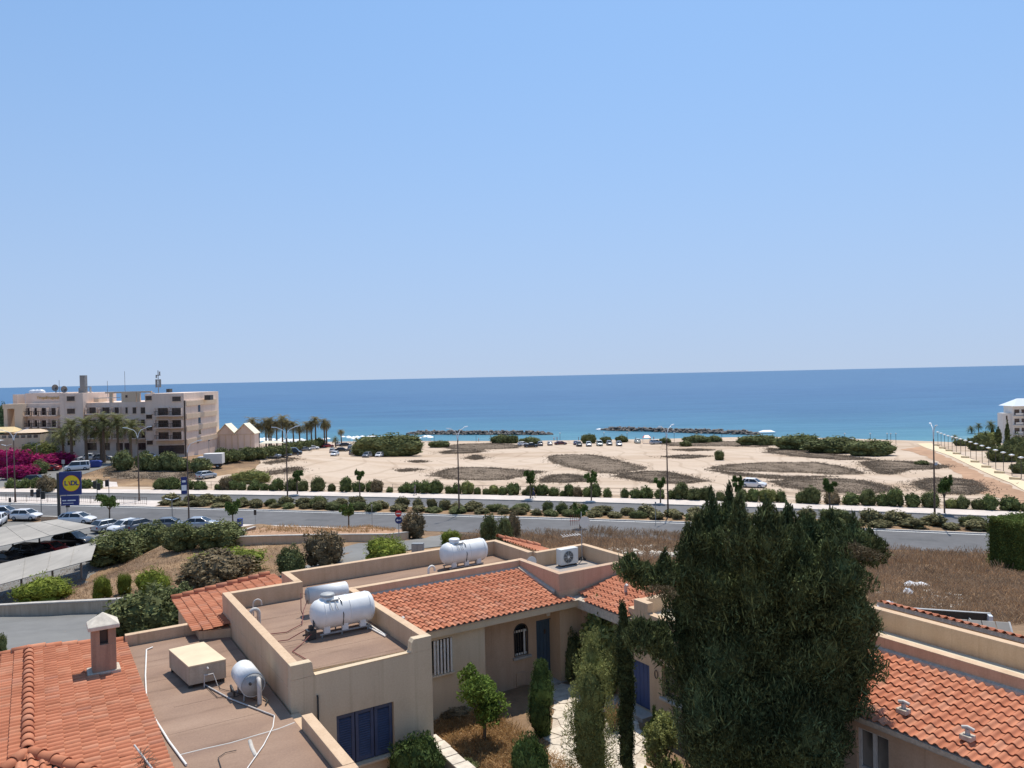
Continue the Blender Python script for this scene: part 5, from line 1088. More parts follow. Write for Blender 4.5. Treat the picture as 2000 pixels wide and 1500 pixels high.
# lemon trees
def small_tree(name, label, px, pyb, z, wpx, pyt, crown_from, mat, n, size, seed, group=None, fruit=0, cat='tree'):
    x, yy = on_z(px, pyb, z); k = yy / FPX; h = on_y(px, pyt, yy)[1] - z; w = wpx * k; t = thing(name, label, cat, (x, yy, z), 0, group); rr = random.Random(seed); B_ = []
    for i in range(11):
        a = rr.uniform(0, math.tau); r = rr.uniform(.05, .34) * w; s = rr.uniform(.13, .23); B_.append((math.cos(a) * r, math.sin(a) * r, h * (crown_from + (1 - crown_from) * rr.uniform(.12, .86)), w * s, w * s, (1 - crown_from) * h * s * 1.3))
    mobj('crown', leaf_mesh(name + '_crown', B_, n, size, M[mat], seed, .45, 0, .45, .35), t)
    mb = MB(); mb.tube([(0, 0, -.1), (.02, .01, h * crown_from * .8), (.05, 0, h * (crown_from + .25))], [.06, .05, .03], 7)
    for i in range(4): a = rr.uniform(0, math.tau); mb.tube([(.02, 0, h * crown_from * .7), (math.cos(a) * w * .15, math.sin(a) * w * .15, h * .55), (math.cos(a) * w * .3, math.sin(a) * w * .3, h * .8)], [.035, .025, .01], 5)
    mb.build('trunk', M['bark'], t)
    for i in range(fruit): mb = MB(); mb.lathe([(.01, -.05), (.035, -.03), (.04, 0), (.03, .035), (.01, .05)], 8); mb.build('lemon', M['sign_yellow'], t, loc=(-w * .38 + i * .05, -w * .36, h * (.55 - i * .13)))
    return t
small_tree('lemon_tree', 'small leafy lemon tree in the dry courtyard bed', 946, 1447, G, 122, 1312, .25, 'lemon', 5200, .11, 3)
small_tree('lemon_bush', 'round green lemon bush with yellow fruit under the cypress', 1296, 1552, G, 108, 1418, .0, 'olive', 6500, .085, 5, fruit=2, cat='bush')
def jun(px, pyb, wpx, pyt, label):
    x, yy = on_z(px, pyb, G); k = yy / FPX; h = on_y(px, pyt, yy)[1] - G; bush('juniper', (x, yy, G), wpx * k, h, label)
jun(815, 1560, 118, 1436, 'round dark juniper in front of the shuttered wall'); jun(1036, 1560, 82, 1432, 'dark juniper at the bottom of the stone path'); 
x_, y_ = on_z(1186, 1345, G); bush('pale', (x_, y_, G), 2.3, 2.9, 'loose grey-green shrub in the inner corner of the courtyard'); x_, y_ = on_z(1120, 1330, G); bush('scrub', (x_, y_, G), .75, 1.75, 'climbing plant on the wall right of the blue door')
x_, y_ = on_z(910, 1520, G); bush('scrub', (x_, y_, G), .8, .5, 'weedy plants on the garden wall')
x_, y_ = on_z(700, 1545, G); bush('scrub', (x_, y_, G), 1.1, 1.05, 'thin leafy shrub under the blue shutters'); x_, y_ = on_z(880, 1395, G); bush('scrub_brown', (x_, y_, G), 1.3, .3, 'heap of dry cuttings against the cream wall')
x_, y_ = on_z(1199, 1428, G); pt = thing('potted_grass', 'orange dried grass in a dark pot by the path', 'potted plant', (x_, y_, G)); mb = MB(); mb.lathe([(.12, 0), (.17, .26), (.19, .30), (.16, .30)], 14); mb.build('pot', M['dark_metal'], pt)
q_ = np.column_stack([RNG.normal(size=260) * .05, RNG.normal(size=260) * .05, np.full(260, .28)]); mobj('grass', blades_mesh('pot_grass', q_, np.full(260, .42), .012, M['drygrass_gold'], 4, lean=.35), pt)

# bank and slope at the left
pbush('scrub', 222, 1100, 112, 60, 'grey-green bush at the car park corner, left of the row'); pbush('scrub', 298, 1074, 84, 52, 'dense bush second along the car park bank'); pbush('scrub', 354, 1074, 70, 52, 'single bush on a short stem on the car park bank'); pbush('scrub', 430, 1068, 96, 48, 'wide bush at the right end of the car park bank')
pbush('scrub_light', 88, 1176, 110, 52, 'bright yellow-green weed clump by the low wall at left'); pbush('scrub_light', 200, 1170, 40, 44, 'small upright bright green weed above the low wall'); pbush('scrub_light', 243, 1160, 32, 40, 'small olive weed on the brown slope')
pbush('scrub_light', 300, 1170, 70, 60, 'yellow-green bush behind the dark shrub'); pbush('scrub_brown', 420, 1142, 150, 66, 'brown and red mounded bush below the slope'); pbush('scrub_light', 448, 1118, 150, 44, 'flat yellow-green bush on top of the brown one')
pbush('scrub', 570, 1122, 60, 54, 'dark green bush left of the side street'); pbush('scrub_brown', 632, 1106, 76, 66, 'grey-brown bush beside the side street'); pbush('scrub_light', 755, 1096, 92, 48, 'feathery light green bush in front of the road sign')
pbush('scrub_brown', 807, 1051, 52, 52, 'round dark bush at the junction kerb'); pbush('scrub_light', 880, 1066, 40, 30, 'small yellow-green bush in the dry grass'); pbush('scrub', 955, 1062, 36, 60, 'leafy sapling in the dry field'); pbush('scrub', 985, 1068, 34, 60, 'taller sapling next to the leafy one'); pbush('scrub_brown', 1004, 1056, 30, 56, 'red-brown dry sapling in the field')
pbush('scrub', 2, 1275, 24, 36, 'dark bush at the left edge above the near roof')
p_ = at(300, 1225); 
for (px_, py_, w_, h_, l_) in ((290, 1240, 150, 90, 'large dark leafy bush behind the near roof parapet'), (355, 1228, 95, 80, 'dark leafy bush touching the left tile roof')):
    pbush('scrub', px_, py_, w_, h_, l_)
# trimmed hedge at the right
hp = at(2024, 1120); hg = thing('trimmed_hedge', 'tall trimmed box hedge at the right edge of the dry field', 'hedge', hp, .25)
def box_leaf(name, lx, ly, lz, n, size, mat, seed):
    rng = np.random.default_rng(seed); fa = rng.choice(4, n, p=[.34, .34, .16, .16]); u = rng.random(n); v = rng.random(n); P = np.empty((n, 3))
    P[:, 0] = np.select([fa == 0, fa == 1, fa == 2, fa == 3], [u * lx - lx / 2, u * lx - lx / 2, np.full(n, -lx / 2), np.full(n, lx / 2)]); P[:, 1] = np.select([fa == 0, fa == 1, fa == 2, fa == 3], [v * ly, np.zeros(n), v * ly, v * ly]); P[:, 2] = np.select([fa == 0, fa == 1, fa == 2, fa == 3], [np.full(n, lz), v * lz, u * lz, u * lz])
    P += rng.normal(size=(n, 3)) * .07; ax = rng.normal(size=(n, 3)); ax /= np.linalg.norm(ax, axis=1)[:, None]; sd = np.cross(ax, rng.normal(size=(n, 3))); sd /= np.linalg.norm(sd, axis=1)[:, None]; ln = size * (.6 + .8 * rng.random(n))[:, None]
    V = np.stack([P - ax * ln * .5, P + sd * ln * .25, P + ax * ln * .5, P - sd * ln * .25], 1).reshape(-1, 3); return np_mesh(name, V, np.arange(n * 4).reshape(n, 4), mat)
mobj('foliage', box_leaf('hedge_leaves', 5.2, 3.0, 3.9, 26000, .13, M['hedgeleaf'], 3), hg, loc=(1.1, 0, 0)); mb = MB(); mb.box(-1.38, 3.58, .12, 2.88, 0, 3.76); mb.build('twig_core', M['juniper'], hg)
pbush('oleander', 1992, 1036, 60, 34, 'light green tree top behind the trimmed hedge')

# dry fields
def field(px_poly, n):
    P = gpoly(px_poly); A_ = np.array(P); xs = RNG.uniform(A_[:, 0].min(), A_[:, 0].max(), n * 4); ys = RNG.uniform(A_[:, 1].min(), A_[:, 1].max(), n * 4); k = inside(P, xs, ys); xs, ys = xs[k][:n], ys[k][:n]; return np.column_stack([xs, ys, H(xs, ys)])
f1 = field([(880, 1048), (1000, 1036), (1200, 1038), (1340, 1042), (1500, 1052), (1730, 1072), (1900, 1082), (2060, 1090), (2060, 1118), (1700, 1124), (1420, 1130), (1250, 1125), (1060, 1110), (920, 1084)], 14000)
tag(mobj('tall_dry_grass', blades_mesh('tall_dry_grass', f1, (.28 + .40 * np.clip(.5 + .5 * np.sin(f1[:, 0] * .45) * np.sin(f1[:, 1] * .6 + 1) + .4 * np.sin(f1[:, 0] * 1.3 + f1[:, 1]), 0, 1.2)), .035, M['drygrass'], 5, lean=.35, per=5)), 'tall brown dry grass between the houses and the road', 'grass', kind='stuff')
f2 = field([(-20, 1150), (180, 1098), (480, 1062), (640, 1068), (560, 1130), (300, 1165), (100, 1185), (-20, 1190)], 7000)
tag(mobj('short_dry_grass', blades_mesh('short_dry_grass', f2, np.full(len(f2), .14), .03, M['drygrass'], 6, lean=.7, per=3)), 'short brown dry grass on the bank at the left', 'grass', kind='stuff')
f3 = field([(1680, 1125), (1920, 1112), (2040, 1130), (2040, 1215), (1900, 1230), (1700, 1180)], 7500)
tag(mobj('sparse_dry_grass', blades_mesh('sparse_dry_grass', f3, np.full(len(f3), .30), .03, M['drygrass'], 7, lean=.5, per=3)), 'sparse straw-coloured grass behind the right-hand house', 'grass', kind='stuff')
# rubble and rubbish
def rock(rr, s): v, f = ICO[1]; q = v * np.array([rr.uniform(.7, 1.3), rr.uniform(.6, 1.1), rr.uniform(.4, .8)]) * s; return q + np.array([[rr.uniform(-.18, .18) * s for _ in range(3)] for _ in range(len(v))]), f
def rock_pile(name, pts, smin, smax, mat, seed, loc=None):
    rr = random.Random(seed); V = []; Fc = []; o = 0
    for p in pts:
        v, f = rock(rr, rr.uniform(smin, smax)); V.append(v + np.array(p)); Fc.append(f + o); o += len(v)
    return np_mesh(name, np.vstack(V), np.vstack(Fc), M[mat])
pts = field([(1170, 1084), (1200, 1070), (1260, 1068), (1330, 1078), (1340, 1092), (1250, 1090)], 260)
tag(mobj('rubble_heap', rock_pile('rubble_heap', pts + np.array([0, 0, .1]), .08, .42, 'rubble', 5)), 'pale heap of broken rubble behind the rear roof', 'rubble', kind='stuff')
pts = field([(1700, 1160), (1800, 1150), (1900, 1165), (1850, 1190), (1760, 1185)], 70); tag(mobj('scattered_stones', rock_pile('scattered_stones', pts, .04, .2, 'rubble', 6)), 'pale stones scattered in the dry field at right', 'stones', kind='stuff')
def sheet(px, py, wpx, dpx, label, seed):
    p = at(px, py); k = mpp(p); rr = random.Random(seed); n = 12; t = []
    mb = MB(); ring = [(math.cos(i * math.tau / n) * wpx * k * .5 * rr.uniform(.7, 1.15), math.sin(i * math.tau / n) * wpx * k * .35 * rr.uniform(.6, 1.2), rr.uniform(.05, .16)) for i in range(n)]; mid = [(x * .5, y * .5, rr.uniform(.12, .34)) for x, y, z in ring]
    low = [(x * .97, y * .97, -.05) for x, y, z in ring]
    mb.add(ring + mid + [(0, 0, .26)] + low, [(i, (i + 1) % n, n + (i + 1) % n, n + i) for i in range(n)] + [(n + i, n + (i + 1) % n, 2 * n) for i in range(n)] + [((i + 1) % n, i, 2 * n + 1 + i, 2 * n + 1 + (i + 1) % n) for i in range(n)]); o = mb.build('discarded_sheet', M['white_bag'], loc=p); tag(o, label, 'rubbish')
sheet(1788, 1146, 56, 16, 'crumpled white sheet lying in the dry field', 3); sheet(1735, 1187, 40, 12, 'torn white plastic behind the right-hand roof ridge', 4); sheet(1772, 1160, 24, 8, 'small pale scrap below the crumpled white sheet', 5)
p_ = at(1862, 1230); fr = thing('metal_frame', 'discarded dark metal trough frame behind the right-hand roof', 'metal frame', p_, -.32)
k_ = mpp(p_); w_ = 128 * k_; fr.scale = (1, 1, .5); mb = MB(); mb.box(-w_ / 2, w_ / 2, .25, .29, .2, 1.35); mb.build('back_panel', M['dark_metal'], fr)
for s in (-1, 1): mb = MB(); mb.box(s * w_ / 2 - .07, s * w_ / 2 + .07, -.1, .3, 0, 1.38); mb.build('post', M['lamp_white'], fr)
mb = MB(); mb.box(-w_ / 2 - .07, w_ / 2 + .07, .2, .34, 1.385, 1.44); mb.build('top_rail', M['grey_metal'], fr)
for i in range(3): mb = MB(); mb.box(-.8 + i * .7, -.76 + i * .7, -.1, .2, .3, 1.0); mb.build('bracket', M['grey_metal'], fr)
p_ = at(1922, 1246); fp = thing('leaning_panel', 'pale four-part panel leaning beside the metal frame', 'panel', p_, -.30); k_ = mpp(p_); fp.scale = (1, .8, .6)
for i in range(4): mb = MB(); w_ = 24 * k_; x0 = (i - 2) * w_; mb.hexa([(x0, -.2, .3), (x0 + w_ * .94, -.2, .3), (x0 + w_ * .94, -.15, .3), (x0, -.15, .3), (x0, .35, .98), (x0 + w_ * .94, .35, .98), (x0 + w_ * .94, .40, .98), (x0, .40, .98)]); mb.build('panel', M['canopy'], fp)
for s in (-1, 1): mb = MB(); mb.tube([(s * 48 * k_, -.2, 0), (s * 48 * k_, -.2, .3), (s * 48 * k_, .42, 1.0)], .04, 6); mb.build('rail', M['white_bar'], fp)
ORD1 = ['', 'first', 'second', 'third', 'fourth', 'fifth', 'sixth', 'seventh', 'eighth', 'ninth', 'tenth', 'eleventh', 'twelfth', 'thirteenth', 'fourteenth', 'fifteenth', 'sixteenth', 'seventeenth', 'eighteenth', 'nineteenth']
TENS = {20: ('twentieth', 'twenty'), 30: ('thirtieth', 'thirty'), 40: ('fortieth', 'forty'), 50: ('fiftieth', 'fifty'), 60: ('sixtieth', 'sixty'), 70: ('seventieth', 'seventy'), 80: ('eightieth', 'eighty'), 90: ('ninetieth', 'ninety')}
def ordinal(n): return ORD1[n] if n < 20 else (TENS[n][0] if n % 10 == 0 else TENS[n // 10 * 10][1] + '-' + ORD1[n % 10])
def number_row(group, fmt):
    """tell the members of a row apart by their place, counted from the left of the photograph"""
    row = [o for o in bpy.data.objects if o.get('group') == group]; row.sort(key=lambda o: o.location.x / o.location.y)
    for i, o in enumerate(row): o['label'] = fmt.format(ordinal(i + 1))
# ------------------------------------------------------------------ cars
def loft(mb, rings, smooth=True):
    n = len(rings[0]); o = [v for r in rings for v in r]; fs = []
    for i in range(len(rings) - 1):
        for k in range(n): fs.append((i * n + k, i * n + (k + 1) % n, (i + 1) * n + (k + 1) % n, (i + 1) * n + k))
    mb.add(o, fs, smooth); mb.add(rings[0], [tuple(range(n))[::-1]]); mb.add(rings[-1], [tuple(range(n))])
def car_proto(kind):
    """front towards +x; returns meshes of the parts"""
    S = {'hatch': dict(L=3.95, W=.86, hood=.98, belt=1.0, roof=1.50, rear=.98, xs=(-1.86, -1.36, .28, 1.08), wr=.31, wb=1.24),
         'suv': dict(L=4.4, W=.92, hood=1.08, belt=1.10, roof=1.68, rear=1.08, xs=(-2.06, -1.50, .32, 1.12), wr=.36, wb=1.32),
         'sedan': dict(L=4.6, W=.9, hood=.95, belt=.98, roof=1.45, rear=.98, xs=(-1.72, -.95, .35, 1.22), wr=.32, wb=1.36),
         'estate': dict(L=4.6, W=.9, hood=.95, belt=.98, roof=1.48, rear=.98, xs=(-2.2, -1.7, .4, 1.25), wr=.32, wb=1.38),
         'van': dict(L=4.8, W=.98, hood=1.15, belt=1.15, roof=1.95, rear=1.15, xs=(-2.36, -2.2, .95, 1.65), wr=.34, wb=1.5),
         'pickup': dict(L=5.0, W=.93, hood=1.08, belt=1.10, roof=1.72, rear=1.05, xs=(-.75, -.55, .75, 1.35), wr=.37, wb=1.55)}[kind]
    L, Wd, xs = S['L'], S['W'], S['xs']; h = L / 2; R = {}
    def ring(x, zb, zt, w): return [(x, -w * .90, zb), (x, -w, zb + .16), (x, -w, zt - .20), (x, -w * .93, zt - .03), (x, -w * .6, zt + .012), (x, w * .6, zt + .012), (x, w * .93, zt - .03), (x, w, zt - .20), (x, w, zb + .16), (x, w * .90, zb)]
    mb = MB()
    loft(mb, [ring(-h, .42, S['rear'] - .16, Wd * .84), ring(-h + .10, .26, S['rear'] - .02, Wd * .95), ring(-h * .6, .20, S['belt'], Wd), ring(0, .18, S['belt'], Wd), ring(xs[3] - .05, .18, S['belt'] - .02, Wd), ring(h * .82, .22, S['hood'] - .10, Wd * .96), ring(h - .12, .26, S['hood'] - .22, Wd * .90), ring(h, .40, S['hood'] - .36, Wd * .76)])
    gw0, gw1 = Wd * .90, Wd * .70; zb, zt = S['belt'] - .02, S['roof']
    mb.hexa([(xs[1] - .05, -gw1 - .03, zt - .05), (xs[2] + .05, -gw1 - .03, zt - .06), (xs[2] + .05, gw1 + .03, zt - .06), (xs[1] - .05, gw1 + .03, zt - .05), (xs[1] + .12, -gw1 + .10, zt + .015), (xs[2] - .2, -gw1 + .10, zt + .01), (xs[2] - .2, gw1 - .10, zt + .01), (xs[1] + .12, gw1 - .10, zt + .015)])
    xm = (xs[1] + xs[2]) / 2
    for s in (-1, 1):
        mb.tube([(xs[0], s * gw0, zb), (xs[1], s * gw1, zt - .04)], .055, 5); mb.tube([(xs[3], s * gw0, zb), (xs[2], s * gw1, zt - .04)], .045, 5); mb.tube([(xm, s * (gw0 + .005), zb), (xm, s * (gw1 + .01), zt - .04)], .045, 5)
        mb.box(xs[3] - .28, xs[3] - .10, s * (Wd + .02), s * (Wd + .16), zb + .02, zb + .15)
        if kind in ('estate', 'van', 'suv'): mb.tube([(xs[0] + .55, s * (gw0 - .02), zb), (xs[1] + .5, s * gw1, zt - .04)], .05, 5)
    if kind == 'pickup': mb.box(-h + .05, xs[0] - .02, -Wd * .95, -Wd * .85, .9, 1.16); mb.box(-h + .05, xs[0] - .02, Wd * .85, Wd * .95, .9, 1.16)
    R['body'] = mb.mesh('body', None); R['body'].materials.append(PAINT['white'])
    mb = MB(); mb.hexa([(xs[0], -gw0, zb), (xs[3], -gw0, zb), (xs[3], gw0, zb), (xs[0], gw0, zb), (xs[1], -gw1, zt - .04), (xs[2], -gw1, zt - .04), (xs[2], gw1, zt - .04), (xs[1], gw1, zt - .04)]); R['windows'] = mb.mesh('windows', M['car_glass'])
    mb = MB(); mb.lathe([(.02, -.11), (S['wr'] * .6, -.11), (S['wr'] * .95, -.11), (S['wr'], -.08), (S['wr'], .08), (S['wr'] * .95, .11), (.02, .11)], 16, 'Y'); R['tyre'] = mb.mesh('tyre', M['rubber'])
    mb = MB(); mb.lathe([(.02, -.117), (S['wr'] * .62, -.117), (S['wr'] * .62, .117), (.02, .117)], 12, 'Y'); R['rim'] = mb.mesh('rim', M['rim'])
    mb = MB(); mb.hexa([(h - .20, -.15, 0), (h - .03, -.15, 0), (h - .03, .15, 0), (h - .20, .15, 0), (h - .22, -.15, .11), (h - .09, -.15, .13), (h - .09, .15, .13), (h - .22, .15, .11)]); R['headlight'] = mb.mesh('headlight', M['headlight'])
    mb = MB(); mb.box(-h - .02, -h + .12, -.11, .11, 0, .24); R['taillight'] = mb.mesh('taillight', M['taillight'])
    mb = MB(); mb.box(h - .06, h + .012, -.48, .48, .36, .56); R['grille'] = mb.mesh('grille', M['rubber'])
    mb = MB(); mb.box(-h * .96, h * .94, -Wd * .93, Wd * .93, .17, .30); R['sill'] = mb.mesh('sill', M['rubber'])
    R['S'] = S; return R
CARS = {k: car_proto(k) for k in ('hatch', 'suv', 'sedan', 'estate', 'van', 'pickup')}
def car(kind, col, px, py, head, label, group=None, z=None, name='parked_car', cat='car', full=True, p=None):
    R = CARS[kind]; S = R['S']
    if p is None: p = Vector((*on_z(px, py, z), z)) if z is not None else at(px, py)
    t = thing(name, label, cat, (p[0], p[1], p[2] + .06), math.radians(head), group)
    o = mobj('body', R['body'], t); o.material_slots[0].link = 'OBJECT'; o.material_slots[0].material = PAINT[col]
    mobj('windows', R['windows'], t); mobj('sill', R['sill'], t)
    for sx_ in (-1, 1):
        for sy_ in (-1, 1):
            w = mobj('wheel', R['tyre'], t, loc=(sx_ * S['wb'], sy_ * (S['W'] - .085), S['wr'])); mobj('rim', R['rim'], w)
    for s in (-1, 1): mobj('headlight', R['headlight'], t, loc=(0, s * S['W'] * .62, S['hood'] - .40)); mobj('taillight', R['taillight'], t, loc=(0, s * S['W'] * .72, S['rear'] - .42))
    mobj('grille', R['grille'], t); return t
Z0 = ROADZ + .03
car('hatch', 'white', 52, 1016, -6, 'white hatchback side-on at the left of the car park', z=Z0); car('suv', 'silver', 8, 1012, 8, 'silver car cut off by the left edge of the picture', z=Z0); car('hatch', 'white', -6, 1026, -70, 'white car nose just inside the left edge', z=Z0)
car('estate', 'white', 152, 1023, -4, 'long white estate car next to the shop sign', z=Z0); car('hatch', 'silver', 212, 1037, 62, 'silver hatchback seen from behind in the car park', z=Z0); car('hatch', 'white', 243, 1039, -118, 'white car facing the camera between two silver cars', z=Z0); car('hatch', 'grey', 274, 1036, 62, 'grey hatchback seen from behind next to the bushes', z=Z0)
car('sedan', 'grey', 330, 1034, 10, 'dark grey car half hidden by the car park bushes', z=Z0); car('sedan', 'silver', 390, 1033, 5, 'pale silver car at the end of the car park', z=Z0)
car('suv', 'black', 143, 1068, -8, 'black car under the end of the shade canopy', z=Z0); car('hatch', 'red', 100, 1086, -10, 'bright red car under the shade canopy', z=Z0); car('suv', 'black', 62, 1093, -10, 'dark car between the red car and the canopy post', z=Z0); car('sedan', 'black', 12, 1106, -10, 'black car under the canopy at the left edge', z=Z0)
car('hatch', 'maroon', 52, 927, 186, 'maroon car on the street by the bougainvillea', name='street_car'); car('sedan', 'red', 96, 920, 188, 'dark red car on the street under the bougainvillea', name='street_car'); car('suv', 'black', 12, 932, 186, 'black car on the hotel street at the left edge', name='street_car')
car('van', 'white', 151, 919, 205, 'white people carrier on the hotel street', name='street_car'); car('pickup', 'white', 175, 900, 200, 'white pickup in front of the hotel hedge', name='pickup_truck'); car('suv', 'grey', 202, 900, 20, 'grey car beside the white pickup'); car('suv', 'black', 72, 945, 10, 'black off-road car behind the road bushes', name='street_car'); car('hatch', 'grey', 148, 893, 190, 'small grey car in front of the hotel palms')
car('sedan', 'white', 292, 897, 5, 'white car roof showing over the hotel hedge'); car('hatch', 'silver', 403, 935, 60, 'silver hatchback alone on the brown bank by the truck')
car('suv', 'white', 1472, 953, -35, 'white off-road car driving over the sandy track', name='white_car')
FAR = [('hatch', 'silver', 533, 895, 10, 'silver car beside the dark hedge'), ('sedan', 'grey', 551, 893, 8, 'grey car between the silver car and the black van'), ('van', 'black', 571, 890, 8, 'black van parked by the dark hedge end'), ('sedan', 'grey', 596, 881, 15, 'grey-green car where the hedge opens'), ('sedan', 'white', 611, 878, 15, 'white car next to the hedge opening'), ('hatch', 'blue', 622, 874, 100, 'dark blue car below the beach palms'),
 ('hatch', 'silver', 649, 884, 100, 'silver car in the middle of the beach car park'), ('hatch', 'white', 654, 891, 262, 'white car standing out front of the beach car park'), ('sedan', 'black', 667, 882, 10, 'black car in the beach car park'), ('suv', 'grey', 684, 880, 100, 'grey car left of the big bush'), ('sedan', 'red', 640, 874, 20, 'red car under the beach palms'), ('hatch', 'white', 697, 874, 90, 'white car behind the big bush'), ('sedan', 'black', 675, 872, 10, 'black car in the back row by the parasols'), ('hatch', 'silver', 660, 871, 90, 'silver car in the back row by the parasols'),
 ('hatch', 'grey', 690, 888, 80, 'dark grey car against the left of the big bush'), ('suv', 'grey', 717, 894, 260, 'grey off-road car in front of the big bush'), ('hatch', 'white', 741, 893, 260, 'white hatchback in front of the big bush'), ('sedan', 'grey', 760, 891, 262, 'dark car right of the white hatchback'), ('suv', 'silver', 790, 887, 265, 'pale car at the right end of the big bush'),
 ('pickup', 'black', 1037, 874, 5, 'dark pickup at the left of the shore row'), ('suv', 'grey', 1055, 871, 92, 'grey car second in the shore row'), ('hatch', 'silver', 1074, 870, 92, 'silver car third in the shore row'), ('sedan', 'maroon', 1095, 869, 10, 'maroon car lying low in the shore row'), ('hatch', 'blue', 1125, 869, 92, 'blue car left of the black car by the shore'), ('suv', 'black', 1131, 872, 270, 'black off-road car in the shore row'), ('suv', 'silver', 1150, 872, 268, 'silver car in the middle of the shore row'), ('van', 'pale', 1171, 871, 270, 'pale van parked by the shore bushes'), ('suv', 'grey', 1190, 870, 270, 'grey car right of the pale van'), ('pickup', 'silver', 1209, 871, 268, 'silver pickup alone near the shore'), ('suv', 'pale', 1245, 866, 92, 'pale car behind the shore bushes'), ('suv', 'silver', 1281, 868, 20, 'silver car next to the red stall'), ('hatch', 'white', 1022, 871, 20, 'white car half behind the dark pickup')]
for k, c, x, y, hd, lab in FAR: car(k, c, x, y, hd, lab)
# lorry
p = at(412, 914); tr = thing('lorry', 'white box lorry parked against the hotel hedge', 'lorry', p, math.radians(186))
mb = MB(); mb.box(-2.6, 1.2, -1.1, 1.1, .95, 3.1); mb.build('box_body', M['hotel_white'], tr, bevel=.03); mb = MB(); mb.hexa([(1.3, -1, .6), (2.9, -1, .6), (2.9, 1, .6), (1.3, 1, .6), (1.3, -1, 2.5), (2.4, -.95, 2.5), (2.4, .95, 2.5), (1.3, 1, 2.5)]); cb2 = mb.build('cab', PAINT['white'], tr, bevel=.05)
mb = MB(); mb.hexa([(2.66, -.85, 1.5), (2.70, -.85, 1.5), (2.70, .85, 1.5), (2.66, .85, 1.5), (2.44, -.82, 2.35), (2.48, -.82, 2.35), (2.48, .82, 2.35), (2.44, .82, 2.35)]); mb.build('windscreen', M['car_glass'], cb2); mb = MB(); mb.box(-2.5, 2.5, -.9, .9, .5, .9); mb.build('chassis', M['dark_metal'], tr)
for x in (-1.6, 2.0):
    for s in (-1, 1): w = mobj('wheel', CARS['suv']['tyre'], tr, loc=(x, s * .95, .4), scale=1.15); mobj('rim', CARS['suv']['rim'], w)
# blue container behind the white people carrier
p = at(186, 913); sk = thing('skip_container', 'blue rubbish container at the end of the hotel street', 'container', p, .2); mb = MB(); mb.hexa([(-1.1, -.6, .15), (1.1, -.6, .15), (1.1, .6, .15), (-1.1, .6, .15), (-1.3, -.7, 1.2), (1.3, -.7, 1.2), (1.3, .7, 1.2), (-1.3, .7, 1.2)]); mb.build('bin', M['plastic_blue'], sk, bevel=.03); mb = MB(); mb.prism_y([(-1.3, 1.21), (1.3, 1.21), (.9, 1.5), (-.9, 1.5)], -.7, .7); mb.build('lid', M['plastic_blue'], sk)

# ------------------------------------------------------------------ car park canopies
def canopy(label, pxs, z, npost):
    P = [Vector((*on_z(x, y, z), z)) for x, y in pxs]; c = sum(P, Vector()) / 4; t = thing('shade_canopy', label, 'canopy', (c.x, c.y, Z0)); q = [v - Vector((c.x, c.y, Z0)) for v in P]     # near-left, near-right, far-right, far-left
    mb = MB(); q2 = [q[0] - Vector((0, 0, .06)), q[1] - Vector((0, 0, .06)), q[2] + Vector((0, 0, .06)), q[3] + Vector((0, 0, .06))]; mb.hexa([v - Vector((0, 0, .06)) for v in q2] + q2); mb.build('sheet', M['canopy'], t)
    n = 5
    for i in range(1, n): f = i / n; a = q2[0].lerp(q2[1], f); b = q2[3].lerp(q2[2], f); mb = MB(); mb.tube([a + Vector((0, 0, .015)), b + Vector((0, 0, .015))], .025, 5); mb.build('seam', M['canopy'], t)
    for i in range(npost):
        f = (i + .5) / npost; m = q2[0].lerp(q2[1], f).lerp(q2[3].lerp(q2[2], f), .5); mb = MB(); d = (q2[3] - q2[0]).normalized()
        mb.tube([(m.x, m.y, 0), (m.x, m.y, m.z - .9), (m.x, m.y, m.z - .08)], .09, 6); mb.tube([(m.x, m.y, m.z - 1.0), m + d * 1.5 - Vector((0, 0, .0))], .06, 6); mb.tube([(m.x, m.y, m.z - 1.0), m - d * 1.5 - Vector((0, 0, .12))], .06, 6); mb.build('post', M['lamp_grey'], t)
canopy('dusty grey shade canopy across the middle of the car park', [(-60, 1078), (188, 1026), (112, 1015), (-60, 1040)], 12.2, 4)
canopy('pale grey shade canopy at the near edge of the car park', [(-60, 1156), (178, 1092), (190, 1058), (-60, 1116)], 12.0, 4)

# ------------------------------------------------------------------ street furniture
def lamp_mesh_parts(h, arm, two=True):
    mb = MB(); mb.tube([(0, 0, 0), (0, 0, h * .55), (0, 0, h * .86)], [.12, .09, .065], 8); pole = mb.mesh('pole', M['brown_metal'])
    mb = MB(); mb.tube([(0, 0, h * .85), (arm * .12, 0, h * .92), (arm * .35, 0, h * .965), (arm, 0, h)], [.06, .05, .045, .04], 6); am = mb.mesh('arm', M['lamp_white'])
    mb = MB(); mb.hexa([(arm - .1, -.12, h - .05), (arm + .65, -.10, h + .05), (arm + .65, .10, h + .05), (arm - .1, .12, h - .05), (arm - .08, -.09, h + .05), (arm + .6, -.07, h + .12), (arm + .6, .07, h + .12), (arm - .08, .09, h + .05)]); hd = mb.mesh('lamp_head', M['lamp_white'])
    mb = MB(); mb.lathe([(.22, -.02), (.22, .03), (.14, .30), (.13, .32)], 10); bs = mb.mesh('base', M['brown_metal']); return pole, am, hd, bs
LP = lamp_mesh_parts(11.6, 1.45)
def street_lamp(p, rz, label, two=True, sc=1., name='street_lamp'):
    t = thing(name, label, 'street lamp', p, rz); t.scale = (sc,) * 3; mobj('pole', LP[0], t); mobj('base', LP[3], t)
    for s in ((0, math.pi) if two else (0,)): a = mobj('arm', LP[1], t, rot=(0, 0, s)); mobj('lamp_head', LP[2], a)
    return t
ZM = ROADZ + .14
